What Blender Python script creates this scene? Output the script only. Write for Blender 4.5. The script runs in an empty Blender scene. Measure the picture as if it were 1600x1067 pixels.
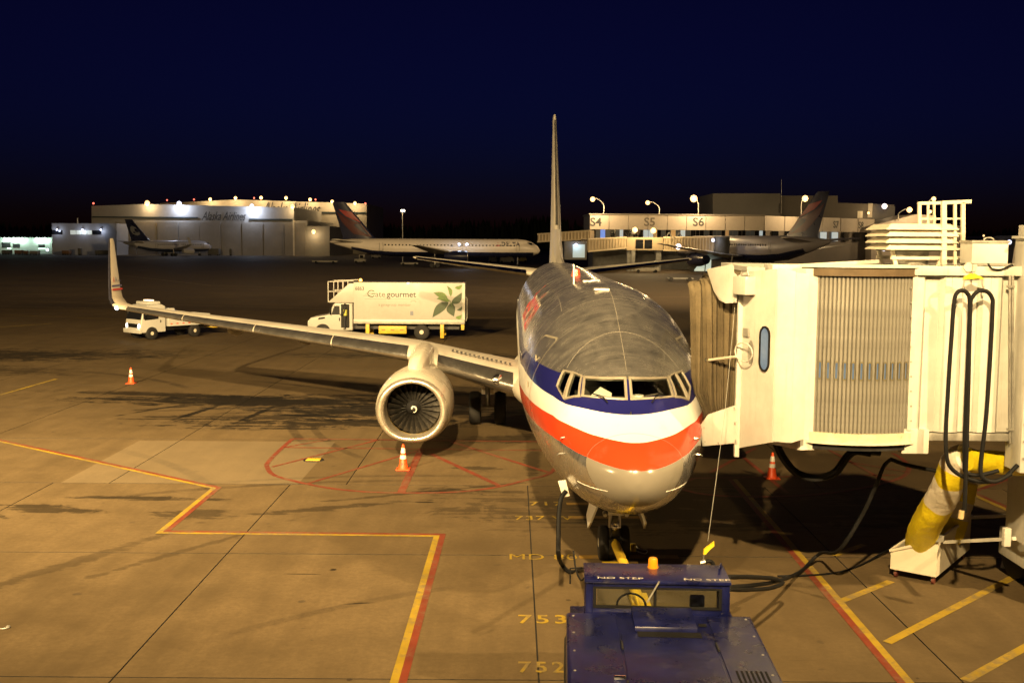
import bpy, bmesh, math, random
from mathutils import Vector as V, Matrix as Mx
random.seed(7)
R = math.radians
SC = bpy.context.scene
COL = SC.collection

# ------------------------------------------------------------------ camera
CAM_H, PITCH, YAW, ROLL, FPX = 6.266, 0.0940911, 0.000571, 0.0065726, 1668.43
cam = bpy.data.cameras.new('camera')
cam.sensor_fit = 'HORIZONTAL'; cam.sensor_width = 36.0
cam.lens = 36.0 * FPX / 1600.0
cam.clip_start = 0.1; cam.clip_end = 6000
camo = bpy.data.objects.new('camera', cam); COL.objects.link(camo)
CM = Mx.Translation((0, 0, CAM_H)) @ Mx.Rotation(YAW, 4, 'Z') @ Mx.Rotation(math.pi/2 - PITCH, 4, 'X') @ Mx.Rotation(ROLL, 4, 'Z')
camo.matrix_world = CM
SC.camera = camo

# ------------------------------------------------------------------ night sky
world = bpy.data.worlds.new('World'); SC.world = world; world.use_nodes = True
wn = world.node_tree.nodes; wl = world.node_tree.links
bg = wn['Background']
sky = wn.new('ShaderNodeTexSky'); sky.sky_type = 'NISHITA'; sky.sun_disc = False
sky.sun_elevation = R(-3.4); sky.sun_rotation = R(0); sky.altitude = 100
sky.air_density = 1.0; sky.dust_density = 0.6; sky.ozone_density = 6.0
tint = wn.new('ShaderNodeMix'); tint.data_type = 'RGBA'; tint.blend_type = 'MULTIPLY'; tint.inputs['Factor'].default_value = 1.0; tint.inputs[7].default_value = (.85, .60, 1.0, 1)
wl.new(sky.outputs[0], tint.inputs[6]); wl.new(tint.outputs[2], bg.inputs[0]); bg.inputs[1].default_value = 0.13
SC.view_settings.view_transform = 'Standard'; SC.view_settings.look = 'None'
SC.view_settings.exposure = -0.12; SC.view_settings.gamma = 1.0
SC.render.engine = 'CYCLES'
SC.cycles.use_denoising = True
SC.cycles.max_bounces = 6; SC.cycles.diffuse_bounces = 2; SC.cycles.glossy_bounces = 4
SC.cycles.transmission_bounces = 4; SC.cycles.transparent_max_bounces = 8
SC.cycles.sample_clamp_indirect = 4.0; SC.cycles.caustics_reflective = False; SC.cycles.caustics_refractive = False

SODIUM = (1.0, 0.685, 0.30)
WARM = (1.0, 0.68, 0.32)
COOL = (0.72, 0.80, 1.0)

# ------------------------------------------------------------------ helpers
def ray(px, py):
    d = V(((px - 800) / FPX, -(py - 533.5) / FPX, -1.0))
    return (CM.to_3x3() @ d)
def at(px, py, Y):            # point of the place at depth Y
    d = ray(px, py); return V((0, 0, CAM_H)) + d * (Y / d.y)
def gp(px, py, z=0.0):        # point of the ground
    d = ray(px, py); return V((0, 0, CAM_H)) + d * ((z - CAM_H) / d.z)

class MB:
    def __init__(s): s.v = []; s.f = []; s.m = []
    def add(s, vs, fs, m=0):
        b = len(s.v); s.v += [tuple(p) for p in vs]
        s.f += [tuple(b + i for i in f) for f in fs]; s.m += [m] * len(fs); return s
    def box(s, x0, x1, y0, y1, z0, z1, m=0, M=None):
        p = [V((x, y, z)) for z in (z0, z1) for y in (y0, y1) for x in (x0, x1)]
        if M: p = [M @ q for q in p]
        return s.hexa(p, m)
    def hexa(s, p, m=0):      # order: z0(y0 x0,x1; y1 x0,x1), z1(...)
        return s.add(p, [(0, 2, 3, 1), (4, 5, 7, 6), (0, 1, 5, 4), (2, 6, 7, 3), (0, 4, 6, 2), (1, 3, 7, 5)], m)
    def bar(s, a, b, w, h, m=0):   # rectangular bar from a to b
        a, b = V(a), V(b); d = (b - a).normalized()
        up = V((0, 0, 1)) if abs(d.z) < .95 else V((0, 1, 0))
        e = d.cross(up).normalized(); u = e.cross(d).normalized()
        e, u = e * w / 2, u * h / 2
        return s.hexa([a - e - u, a + e - u, b - e - u, b + e - u, a - e + u, a + e + u, b - e + u, b + e + u], m)
    def cyl(s, a, b, r0, r1=None, n=14, m=0, cap=True):
        r1 = r0 if r1 is None else r1
        return s.lathe([(0, r0), (1, r1)], a, V(b) - V(a), n, m, cap, unit=False)
    def lathe(s, prof, o, ax, n=24, m=0, cap=True, unit=True, sy=1.0):
        o, ax = V(o), V(ax); d = ax.normalized(); L = ax if not unit else d
        up = V((0, 0, 1)) if abs(d.z) < .9 else V((1, 0, 0))
        e = d.cross(up).normalized(); u = e.cross(d).normalized()
        rings = [[o + L * a + e * (r * math.cos(t)) + u * (r * sy * math.sin(t)) for t in [2 * math.pi * k / n for k in range(n)]] for a, r in prof]
        return s.loft(rings, m, cap)
    def loft(s, rings, m=0, cap=True, closed=True):
        n = len(rings[0]); vs = [p for r in rings for p in r]; fs = []
        for i in range(len(rings) - 1):
            for j in range(n if closed else n - 1):
                k = (j + 1) % n
                fs.append((i * n + j, i * n + k, (i + 1) * n + k, (i + 1) * n + j))
        if cap and closed:
            fs.append(tuple(reversed(range(n)))); fs.append(tuple(range((len(rings) - 1) * n, len(rings) * n)))
        return s.add(vs, fs, m)
    def tube(s, pts, r, n=8, m=0):
        pts = [V(p) for p in pts]; rings = []; up = None
        for i, p in enumerate(pts):
            d = (pts[min(i + 1, len(pts) - 1)] - pts[max(i - 1, 0)]).normalized()
            if up is None:
                up = d.cross(V((.3, .9, .2)) if abs(d.z) > .8 else V((0, 0, 1))).normalized()
            up = (up - d * up.dot(d)).normalized(); e = d.cross(up)
            rr = r[i] if isinstance(r, (list, tuple)) else r
            rings.append([p + up * (rr * math.cos(t)) + e * (rr * math.sin(t)) for t in [2 * math.pi * k / n for k in range(n)]])
        return s.loft(rings, m)
    def prism(s, poly, vec, m=0):
        a = [V(p) for p in poly]; b = [p + V(vec) for p in a]; n = len(a)
        fs = [tuple(reversed(range(n))), tuple(range(n, 2 * n))] + [(i, (i + 1) % n, n + (i + 1) % n, n + i) for i in range(n)]
        return s.add(a + b, fs, m)
    def quad(s, a, b, c, d, m=0): return s.add([a, b, c, d], [(0, 1, 2, 3)], m)
    def build(s, name, mats, parent=None, bevel=0, wc=False, loc=None, sharp=38, seg=2, kind=None, label=None):
        vs = s.v
        if wc and parent is not None:
            inv = parent.matrix_basis.inverted() if parent.parent is None else (parent.parent.matrix_basis @ parent.matrix_basis).inverted()
            vs = [tuple(inv @ V(p)) for p in vs]
        if loc is not None:
            l = V(loc); vs = [tuple(V(p) - l) for p in vs]
        me = bpy.data.meshes.new(name); me.from_pydata(vs, [], s.f)
        if not isinstance(mats, (list, tuple)): mats = [mats]
        for mt in mats: me.materials.append(mt)
        me.polygons.foreach_set('material_index', s.m)
        bm = bmesh.new(); bm.from_mesh(me)
        bmesh.ops.recalc_face_normals(bm, faces=bm.faces)
        if bevel:
            ed = [e for e in bm.edges if len(e.link_faces) == 2 and e.calc_face_angle(0) > R(30)]
            bmesh.ops.bevel(bm, geom=ed, offset=bevel, segments=seg, affect='EDGES', profile=.6, clamp_overlap=True)
        bm.to_mesh(me); bm.free()
        me.polygons.foreach_set('use_smooth', [True] * len(me.polygons))
        me.set_sharp_from_angle(angle=R(sharp)); me.update()
        return link(name, me, parent, loc, kind, label)

def link(name, me, parent=None, loc=None, kind=None, label=None):
    o = bpy.data.objects.new(name, me); COL.objects.link(o)
    if parent is not None: o.parent = parent
    if loc is not None: o.location = loc
    if kind: o['kind'] = kind
    if label: o['label'] = label
    return o
def tag(o, label, cat, group=None):
    o['label'] = label; o['category'] = cat
    if group: o['group'] = group
    return o
def thing(name, label, cat, loc=(0, 0, 0), rz=0, group=None):
    o = bpy.data.objects.new(name, None); COL.objects.link(o); o.empty_display_size = .3
    o.matrix_basis = Mx.Translation(loc) @ Mx.Rotation(rz, 4, 'Z')
    return tag(o, label, cat, group)
def copy_tree(o, parent=None):
    c = o.copy(); COL.objects.link(c)
    if parent is not None: c.parent = parent
    for ch in list(o.children): copy_tree(ch, c)
    return c
def stamp(name, src, loc, parent=None, rot=None, sc=None):      # another object on the same mesh
    o = link(name, src.data, parent); o.location = loc
    if rot is not None: o.rotation_euler = rot
    if sc is not None: o.scale = sc
    return o

def text_mesh(txt, size, M, ext=0.0, bold=0.0, shear=0.0, space=1.0, ax='CENTER', sx=1.0, stencil=False):
    cu = bpy.data.curves.new('t', 'FONT'); cu.body = txt; cu.size = size; cu.extrude = ext; cu.offset = bold
    cu.shear = shear; cu.space_character = space; cu.align_x = ax; cu.align_y = 'CENTER'; cu.resolution_u = 3
    ob = bpy.data.objects.new('t', cu); COL.objects.link(ob)
    dg = bpy.context.evaluated_depsgraph_get(); dg.update()
    me = bpy.data.meshes.new_from_object(ob.evaluated_get(dg)); bpy.data.objects.remove(ob)
    out = ([V((v.co.x * sx, v.co.y, v.co.z)) for v in me.vertices], [tuple(p.vertices) for p in me.polygons])
    bpy.data.meshes.remove(me)
    b = MB(); b.add([M(p) if callable(M) else M @ p for p in out[0]], out[1]); return b

# ------------------------------------------------------------------ materials
MATS = {}
def nodes(m):
    m.use_nodes = True; nt = m.node_tree
    return nt, nt.nodes['Principled BSDF']
def N(nt, t, **kw):
    n = nt.nodes.new(t)
    for k, v in kw.items():
        if k.startswith('i_'):
            n.inputs[k[2:].replace('_', ' ')].default_value = v
        else: setattr(n, k, v)
    return n
def math_(nt, op, a, b=None, c=None):
    n = nt.nodes.new('ShaderNodeMath'); n.operation = op
    for i, x in enumerate((a, b, c)):
        if x is None: continue
        if hasattr(x, 'is_linked'): nt.links.new(x, n.inputs[i])
        else: n.inputs[i].default_value = x
    return n.outputs[0]
def mix_(nt, fac, a, b, mode='MIX'):
    n = nt.nodes.new('ShaderNodeMix'); n.data_type = 'RGBA'; n.blend_type = mode
    for s, x in ((n.inputs['Factor'], fac), (n.inputs[6], a), (n.inputs[7], b)):
        if hasattr(x, 'is_linked'): nt.links.new(x, s)
        else: s.default_value = x if not isinstance(x, tuple) or len(x) == 4 else (*x, 1)
    return n.outputs[2]
def ramp_(nt, x, lo, hi, a=0.0, b=1.0):
    n = nt.nodes.new('ShaderNodeMapRange'); n.clamp = True
    n.interpolation_type = 'SMOOTHSTEP' if (a, b) in ((0.0, 1.0), (1.0, 0.0)) else 'LINEAR'
    nt.links.new(x, n.inputs[0])
    for i, v in zip((1, 2, 3, 4), (lo, hi, a, b)): n.inputs[i].default_value = v
    return n.outputs[0]
def noise_(nt, vec, scale, detail=4, rough=.55, dist=0.0):
    n = N(nt, 'ShaderNodeTexNoise', i_Scale=scale, i_Detail=detail, i_Roughness=rough, i_Distortion=dist)
    if vec is not None: nt.links.new(vec, n.inputs['Vector'])
    return n.outputs['Fac']
def mapv_(nt, vec, loc=(0, 0, 0), rot=(0, 0, 0), scale=(1, 1, 1), vt='POINT'):
    n = nt.nodes.new('ShaderNodeMapping'); n.vector_type = vt
    nt.links.new(vec, n.inputs[0]); n.inputs[1].default_value = loc; n.inputs[2].default_value = rot; n.inputs[3].default_value = scale
    return n.outputs[0]

def mat(name, col, rough=.5, metal=0.0, var=.12, scale=1.5, bump=0.0, grime=0.0, coat=0.0, emit=None, estr=0, spec=.5, grimecol=(.09, .07, .05), gs=(1, 1, .45)):
    """painted / plain surface: base colour with soft mottling, uneven gloss and grime blotches"""
    if name in MATS: return MATS[name]
    m = bpy.data.materials.new(name); MATS[name] = m
    nt, b = nodes(m); L = nt.links
    tc = N(nt, 'ShaderNodeTexCoord').outputs['Object']
    n1 = noise_(nt, tc, scale, 5, .6); n2 = noise_(nt, tc, scale * 7.3, 3, .6)
    f = math_(nt, 'ADD', math_(nt, 'MULTIPLY', n1, .7), math_(nt, 'MULTIPLY', n2, .3))
    dark = tuple(c * (1 - var * 1.6) for c in col); lite = tuple(min(1, c * (1 + var)) for c in col)
    c = mix_(nt, ramp_(nt, f, .3, .7), dark, lite)
    if grime:
        g = ramp_(nt, noise_(nt, mapv_(nt, tc, (3, 7, 1), (0, 0, 0), gs), scale * 2.1, 6, .7), .55, .8)
        c = mix_(nt, math_(nt, 'MULTIPLY', g, grime), c, grimecol)
    L.new(c, b.inputs['Base Color'])
    L.new(ramp_(nt, n1, .25, .75, max(.03, rough - .1), min(1, rough + .1)), b.inputs['Roughness'])
    b.inputs['Metallic'].default_value = metal; b.inputs['Specular IOR Level'].default_value = spec
    if coat: b.inputs['Coat Weight'].default_value = coat; b.inputs['Coat Roughness'].default_value = .08
    if bump:
        bp = N(nt, 'ShaderNodeBump', i_Strength=bump, i_Distance=.02); L.new(n2, bp.inputs['Height']); L.new(bp.outputs[0], b.inputs['Normal'])
    if emit: b.inputs['Emission Color'].default_value = (*emit, 1); b.inputs['Emission Strength'].default_value = estr
    return m
def glow(name, col, s): return mat(name, col, .5, emit=col, estr=s, var=0)

M_white = mat('white_paint', (.74, .72, .66), .42, grime=.22, var=.04)
M_bridge = mat('bridge_paint', (.56, .555, .52), .5, grime=.42, var=.09, scale=.9, bump=.02, gs=(4, 4, .22), grimecol=(.22, .17, .10))
M_cream = mat('cream_paint', (.66, .61, .50), .5, grime=.25, var=.08)
M_black = mat('black_rubber', (.009, .009, .010), .7, var=.3, spec=.2)
M_tyre = mat('tyre_rubber', (.014, .013, .013), .75, var=.3, scale=6, bump=.2)
M_dark = mat('dark_steel', (.045, .044, .045), .5, .6, var=.2, grime=.3)
M_steel = mat('bare_steel', (.42, .41, .40), .35, .9, var=.15, scale=5)
M_galv = mat('galvanised', (.40, .39, .36), .5, .55, var=.15, scale=4, grime=.25)
M_chrome = mat('polished_metal', (.75, .75, .75), .12, 1.0, var=.05)
M_yellow = mat('yellow_paint', (.62, .42, .03), .45, grime=.35, var=.12, scale=3)
M_orange = mat('cone_orange', (.75, .085, .015), .5, var=.08, scale=5, grime=.12)
M_blue = mat('tug_blue', (.0055, .008, .062), .30, grime=.7, var=.35, scale=1.6, grimecol=(.065, .058, .075), bump=.015)
M_amber = mat('amber_lens', (.75, .26, .01), .2, var=.05, emit=(1, .36, .02), estr=.15)
M_print = mat('print_black', (.02, .02, .02), .5, var=0)
M_textgrey = mat('sign_grey', (.06, .06, .06), .6, var=.1)
M_glass_dark = mat('dark_glass', (.012, .013, .016), .06, var=.1, spec=.7)
def clear_glass(name, tint=(.75, .8, .78), rough=.0):
    m = bpy.data.materials.new(name); nt, b = nodes(m)
    tr = N(nt, 'ShaderNodeBsdfTransparent'); tr.inputs[0].default_value = (*tint, 1)
    gl = N(nt, 'ShaderNodeBsdfGlossy'); gl.inputs['Roughness'].default_value = .03 + rough
    fr = N(nt, 'ShaderNodeFresnel', i_IOR=1.5); mx = N(nt, 'ShaderNodeMixShader')
    nt.links.new(math_(nt, 'ADD', fr.outputs[0], .02), mx.inputs[0]); nt.links.new(tr.outputs[0], mx.inputs[1]); nt.links.new(gl.outputs[0], mx.inputs[2])
    nt.links.new(mx.outputs[0], nt.nodes['Material Output'].inputs[0]); return m
M_glass = clear_glass('window_glass')

# ------------------------------------------------------------------ apron floodlights on the terminal side
def lamp(kind, name, loc, power, col, target=None, size=.35, cone=100, blend=1.0, parent=None):
    l = bpy.data.lights.new(name, kind); l.energy = power; l.color = col; l.shadow_soft_size = size
    if kind == 'SPOT': l.spot_size = R(cone); l.spot_blend = blend
    o = bpy.data.objects.new(name, l); COL.objects.link(o)
    if parent is not None: o.parent = parent
    o.location = loc
    if target is not None:
        o.rotation_euler = (V(target) - (V(loc) + (parent.location if parent is not None else V()))).to_track_quat('-Z', 'Y').to_euler()
    return o
M_lampface = glow('flood_lens', (1.0, .72, .36), 12)
def flood_mast(x, y, h, target, power, label, cone=100, col=SODIUM, size=.3):
    t = thing('floodlight_mast', label, 'floodlight', (x, y, 0), 0, 'apron floodlights on the terminal side')
    b = MB(); b.cyl((0, 0, 0), (0, 0, h), .16, .09, 12); b.build('pole', M_galv, t)
    d = (V(target) - V((x, y, h))); d.normalize(); e = d.cross(V((0, 0, 1))).normalized(); u = e.cross(d)
    c = V((0, 0, h + .05))
    b = MB(); bk = c - d * .35
    b.hexa([bk - e * .25 - u * .2, bk + e * .25 - u * .2, c - e * .42 - u * .32, c + e * .42 - u * .32, bk - e * .25 + u * .2, bk + e * .25 + u * .2, c - e * .42 + u * .32, c + e * .42 + u * .32])
    b.build('lamp_housing', M_dark, t)
    b = MB(); c2 = c + d * .012; b.quad(c2 - e * .38 - u * .28, c2 + e * .38 - u * .28, c2 + e * .38 + u * .28, c2 - e * .38 + u * .28); b.build('lens', M_lampface, t)
    lamp('SPOT', 'flood_lamp', c + d * .4, power, col, target, size, cone, 1.0, t)
flood_mast(-1.2, -5, 18.5, (0, 48, 0), 120000, 'middle floodlight mast behind the viewpoint', 74)
flood_mast(-8.6, -4, 21, (-10, 58, 0), 140000, 'floodlight mast behind the viewpoint towards the left wing', 74)
flood_mast(-24, -4, 20, (-18, 76, 0), 320000, 'leftmost floodlight mast behind the viewpoint', 78)
flood_mast(21, 4, 17, (4, 26, 0), 42000, 'floodlight mast beside the jet bridge out of view', 80)
flood_mast(78, 92, 26, (-34, 172, 0), 1000000, 'tall floodlight mast on the apron to the right out of view', 74, WARM, .5)
flood_mast(-36, 8, 15, (-2, 24, 0), 30000, 'unseen floodlight mast far to the left added as fill', 70)  # added fill lamp to lighten the shade around the nose gear
# ------------------------------------------------------------------ ground
def ground_mat(name, base, far=False):
    m = bpy.data.materials.new(name); nt, b = nodes(m); L = nt.links
    P = N(nt, 'ShaderNodeNewGeometry').outputs['Position']
    n_big = noise_(nt, P, .11, 4, .6, .4); n_mid = noise_(nt, P, .9, 5, .62); n_fine = noise_(nt, P, 9, 6, .78)
    streak = noise_(nt, mapv_(nt, P, scale=(2.2, .22, 1)), 1.0, 5, .6, .3)
    f = math_(nt, 'ADD', math_(nt, 'MULTIPLY', n_big, .40), math_(nt, 'ADD', math_(nt, 'MULTIPLY', n_mid, .34), math_(nt, 'MULTIPLY', streak, .26)))
    c = mix_(nt, ramp_(nt, f, .36, .64), tuple(x * .66 for x in base), tuple(x * 1.16 for x in base))
    c = mix_(nt, ramp_(nt, n_fine, .35, .7, 0, .55), c, tuple(x * .5 for x in base))
    # broad wear haze and small oil spots
    spots = ramp_(nt, noise_(nt, P, 2.3, 2, .4, .2), .72, .77)
    c = mix_(nt, math_(nt, 'MULTIPLY', spots, .55), c, (.05, .04, .03))
    if not far:
        info = N(nt, 'ShaderNodeObjectInfo').outputs['Random']
        c = mix_(nt, 1.0, c, (1, 1, 1), 'MULTIPLY') if False else mix_(nt, ramp_(nt, info, 0, 1, 0, .42), c, tuple(x * .62 for x in base))
    # stains and painted-in shadow, each with its own shape: (centre x, y, half length, half width, turn, darkness, raggedness)
    stains_shade = [(-9.5, 41.0, 9.0, 1.9, -4, .95, .5), (-4.5, 38.9, 6.0, 2.6, 0, .93, .55), (-6.5, 36.2, 5.5, 1.2, 3, .85, .9), (-3.0, 35.0, 1.6, .25, -50, .7, .4), (-4.4, 43.0, 5, .5, 5, .8, .7), (-14, 42.6, 6.0, .8, -10, .8, .5), (-8.2, 37.4, 5.0, 1.0, 6, .75, .8), (-11.4, 38.4, 3.0, .2, 78, .9, .22), (-9.2, 38.0, 3.0, .2, 82, .9, .22), (-13.1, 39.0, 2.4, .16, 60, .8, .3),  # under the wing: rubber and oil dirt with some wing shadow painted in
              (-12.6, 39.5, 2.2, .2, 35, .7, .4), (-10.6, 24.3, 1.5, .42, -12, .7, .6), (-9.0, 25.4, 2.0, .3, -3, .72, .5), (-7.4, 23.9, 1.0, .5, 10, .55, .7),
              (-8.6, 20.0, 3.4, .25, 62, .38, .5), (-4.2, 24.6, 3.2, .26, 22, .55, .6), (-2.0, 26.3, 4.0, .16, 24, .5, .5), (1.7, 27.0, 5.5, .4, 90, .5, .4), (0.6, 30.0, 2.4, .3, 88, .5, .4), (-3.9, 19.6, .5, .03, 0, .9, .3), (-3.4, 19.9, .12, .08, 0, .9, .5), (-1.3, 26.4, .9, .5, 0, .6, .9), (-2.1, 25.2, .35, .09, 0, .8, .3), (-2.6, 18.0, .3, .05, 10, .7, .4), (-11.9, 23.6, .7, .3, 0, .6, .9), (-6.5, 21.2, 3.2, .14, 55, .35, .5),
              (-30, 56, 14, 4, 8, .85, .6), (-26, 50, 6, 2.2, -4, .5, .7), (0.5, 33.5, 3.0, .9, 8, .6, .7), (-1.0, 29.0, .7, .35, 0, .6, .8), (8.6, 15.3, .55, .13, 10, .6, .4), (10.5, 24.0, 4, .3, 16, .4, .5),  # first entry: service truck's cast shadow painted into the concrete colour
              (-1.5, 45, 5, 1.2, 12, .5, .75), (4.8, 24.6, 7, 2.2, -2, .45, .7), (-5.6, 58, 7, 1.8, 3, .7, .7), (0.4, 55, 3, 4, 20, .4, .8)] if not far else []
    rag = noise_(nt, P, 1.1, 9, .74, .9); rag2 = noise_(nt, mapv_(nt, P, (5, 3, 0), (0, 0, .12), (.30, 2.6, 1)), 1.5, 8, .72, .5)
    rr = math_(nt, 'ADD', math_(nt, 'MULTIPLY', rag, .45), math_(nt, 'MULTIPLY', rag2, .55))
    rr = math_(nt, 'MULTIPLY', math_(nt, 'SUBTRACT', rr, .5), 9.5)
    for cx, cy, a, w, t, k, g in stains_shade:
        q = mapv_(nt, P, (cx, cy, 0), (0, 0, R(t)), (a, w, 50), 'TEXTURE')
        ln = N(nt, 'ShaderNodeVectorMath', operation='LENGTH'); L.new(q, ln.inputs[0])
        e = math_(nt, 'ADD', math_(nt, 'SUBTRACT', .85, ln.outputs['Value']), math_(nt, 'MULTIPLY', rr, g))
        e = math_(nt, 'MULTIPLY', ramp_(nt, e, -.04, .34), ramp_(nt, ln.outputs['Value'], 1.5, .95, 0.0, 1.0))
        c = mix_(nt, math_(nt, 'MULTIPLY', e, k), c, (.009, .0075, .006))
    # curved rubber marks left by turning wheels: circle (x, y, r), half width, centre and size of the stretch that shows, darkness
    for cx, cy, rad, w, mx, my, ms, k in (() if far else ((-2, 12, 15.5, .14, -6, 26.5, 5.5, .5), (-2, 12, 16.1, .12, -4, 27.5, 5, .4), (10, 40, 18, .16, -6, 34, 4.5, .6), (10, 40, 17.3, .14, -5.4, 33, 4, .55), (-20, 20, 14, .18, -9, 28.5, 5, .35), (-14, 46, 7.5, .13, -11, 39.4, 3.4, .8), (-11.5, 46.5, 7.5, .13, -8.6, 39.8, 3.4, .8), (4, 8, 12, .12, -3, 17.8, 3.2, .3), (-26, 36, 15, .2, -17, 47, 6, .55), (-20, 30, 19, .2, -8, 45, 6, .6))):
        dv = N(nt, 'ShaderNodeVectorMath', operation='DISTANCE'); L.new(P, dv.inputs[0]); dv.inputs[1].default_value = (cx, cy, 0)
        mk = N(nt, 'ShaderNodeVectorMath', operation='DISTANCE'); L.new(P, mk.inputs[0]); mk.inputs[1].default_value = (mx, my, 0)
        e = ramp_(nt, math_(nt, 'ABSOLUTE', math_(nt, 'SUBTRACT', dv.outputs['Value'], rad)), w * 1.25, w * .6, 0.0, 1.0)
        e = math_(nt, 'MULTIPLY', e, ramp_(nt, mk.outputs['Value'], ms, ms * .35, 0.0, 1.0))
        c = mix_(nt, math_(nt, 'MULTIPLY', math_(nt, 'MULTIPLY', e, ramp_(nt, rag, .36, .62, .25, 1.1)), k), c, (.014, .011, .009))
    # hairline scuffs and scattered dark specks
    sc_ = ramp_(nt, noise_(nt, mapv_(nt, P, (1, 2, 0), (0, 0, .5), (.5, 9, 1)), 1.3, 4, .6, .8), .69, .75)
    c = mix_(nt, math_(nt, 'MULTIPLY', sc_, .38), c, tuple(x * .35 for x in base))
    vo = N(nt, 'ShaderNodeTexVoronoi', i_Scale=.85); L.new(mapv_(nt, P, scale=(1, 1, 0)), vo.inputs['Vector'])
    sp_ = math_(nt, 'MULTIPLY', math_(nt, 'LESS_THAN', math_(nt, 'ADD', vo.outputs['Distance'], math_(nt, 'MULTIPLY', n_fine, .09)), .085), ramp_(nt, noise_(nt, P, .35, 2), .5, .56))
    c = mix_(nt, math_(nt, 'MULTIPLY', sp_, .7), c, (.03, .02, .014))
    if not far:   # newer, paler slab repair
        q = mapv_(nt, P, (-8.55, 29.9, 0), (0, 0, 0), (3.05, 2.9, 50), 'TEXTURE')
        s = N(nt, 'ShaderNodeSeparateXYZ'); L.new(q, s.inputs[0])
        ins = math_(nt, 'MULTIPLY', math_(nt, 'LESS_THAN', math_(nt, 'ABSOLUTE', s.outputs[0]), 1.0), math_(nt, 'LESS_THAN', math_(nt, 'ABSOLUTE', s.outputs[1]), 1.0))
        c = mix_(nt, math_(nt, 'MULTIPLY', ins, .14), c, (.42, .36, .26))
    L.new(c, b.inputs['Base Color'])
    L.new(ramp_(nt, f, .3, .7, .62, .85), b.inputs['Roughness']); b.inputs['Specular IOR Level'].default_value = .14
    bp = N(nt, 'ShaderNodeBump', i_Strength=.25, i_Distance=.01); L.new(n_fine, bp.inputs['Height']); L.new(bp.outputs[0], b.inputs['Normal'])
    return m
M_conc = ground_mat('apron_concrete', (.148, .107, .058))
M_far = ground_mat('worn_taxiway', (.105, .078, .05), True)
M_seal = mat('joint_sealant', (.018, .016, .014), .8, var=.2)

b = MB(); b.quad((-2500, -60, -.034), (2500, -60, -.034), (2500, 4000, -.034), (-2500, 4000, -.034))
b.build('ground', M_far, kind='structure')
Y0, S6 = 14.796, 6.096
apron = MB(); apron.quad((-62, 2.4, -.022), (62, 2.4, -.022), (62, 94.1, -.022), (-62, 94.1, -.022))
apron = apron.build('apron', M_seal, kind='structure')
sl = MB(); h = S6 / 2 - .013
sl.box(-h, h, -h, h, -.05, 0); slab_src = None
sl.m = [1, 0, 1, 1, 1, 1]
for k in range(-2, 13):
    y = Y0 + S6 * k; lim = .5 * (y + S6) + 3
    off = .408 if k < 2 else -10.35 + S6 * 2
    n0 = int(math.floor((-lim - off) / S6)); n1 = int(math.ceil((lim - off) / S6))
    for i in range(n0, n1):
        loc = (off + S6 * (i + .5), y + S6 / 2, random.uniform(-.002, .0))
        if slab_src is None:
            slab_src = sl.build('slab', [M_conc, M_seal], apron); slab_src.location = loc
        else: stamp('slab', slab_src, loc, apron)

# ------------------------------------------------------------------ painted markings
def paint(name, col, wear=.5):
    m = bpy.data.materials.new(name); nt, b = nodes(m); L = nt.links
    P = N(nt, 'ShaderNodeNewGeometry').outputs['Position']
    w = ramp_(nt, math_(nt, 'ADD', math_(nt, 'MULTIPLY', noise_(nt, P, 5, 6, .75), .6), math_(nt, 'MULTIPLY', noise_(nt, P, .5, 3, .6), .4)), .46, .62)
    c = mix_(nt, ramp_(nt, noise_(nt, P, 1.3, 4, .6), .3, .7), tuple(x * .75 for x in col), tuple(x * 1.1 for x in col))
    L.new(mix_(nt, math_(nt, 'MULTIPLY', w, wear), c, (.15, .118, .07)), b.inputs['Base Color']); b.inputs['Roughness'].default_value = .7
    return m
P_yel = paint('line_yellow', (.33, .225, .016), .85); P_red = paint('line_red', (.17, .030, .012), .55); P_pale = paint('line_pale', (.34, .27, .14), .6)
def strip(b, pts, w, z=.004, side=0):
    pts = [V((p[0], p[1], 0)) for p in pts]; L_, R_ = [], []
    for i, p in enumerate(pts):
        d0 = (p - pts[i - 1]).normalized() if i else None; d1 = (pts[i + 1] - p).normalized() if i < len(pts) - 1 else None
        n0 = V((-d0.y, d0.x, 0)) if d0 else None; n1 = V((-d1.y, d1.x, 0)) if d1 else None
        n = n0 or n1
        if n0 and n1:
            n = (n0 + n1).normalized(); n = n / max(.35, n.dot(n1))
        a, c = (side + 1) / 2, (side - 1) / 2
        L_.append(p + n * w * (a if side else .5) + V((0, 0, z))); R_.append(p + n * w * (c if side else -.5) + V((0, 0, z)))
    for i in range(len(pts) - 1): b.quad(R_[i], R_[i + 1], L_[i + 1], L_[i])
def line(name, pix, w, m, z=.004, side=0, label=None, pts=None):
    b = MB(); pts = pts or [gp(*p) for p in pix]
    fine = [pts[0]]
    for p, q in zip(pts, pts[1:]):
        fine.append(q)
    strip(b, fine, w, z, side); o = b.build(name, m, kind='structure'); return o
def smooth(pts, n=6, closed=False):
    out = []; P = [V(p) for p in pts]; m = len(P)
    for i in range(m - 1):
        p0 = P[max(i - 1, 0)]; p1 = P[i]; p2 = P[i + 1]; p3 = P[min(i + 2, m - 1)]
        for k in range(n):
            t = k / n
            out.append(.5 * ((2 * p1) + (p2 - p0) * t + (2 * p0 - 5 * p1 + 4 * p2 - p3) * t * t + (3 * p1 - p0 - 3 * p2 + p3) * t ** 3))
    out.append(P[-1]); return out
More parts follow.
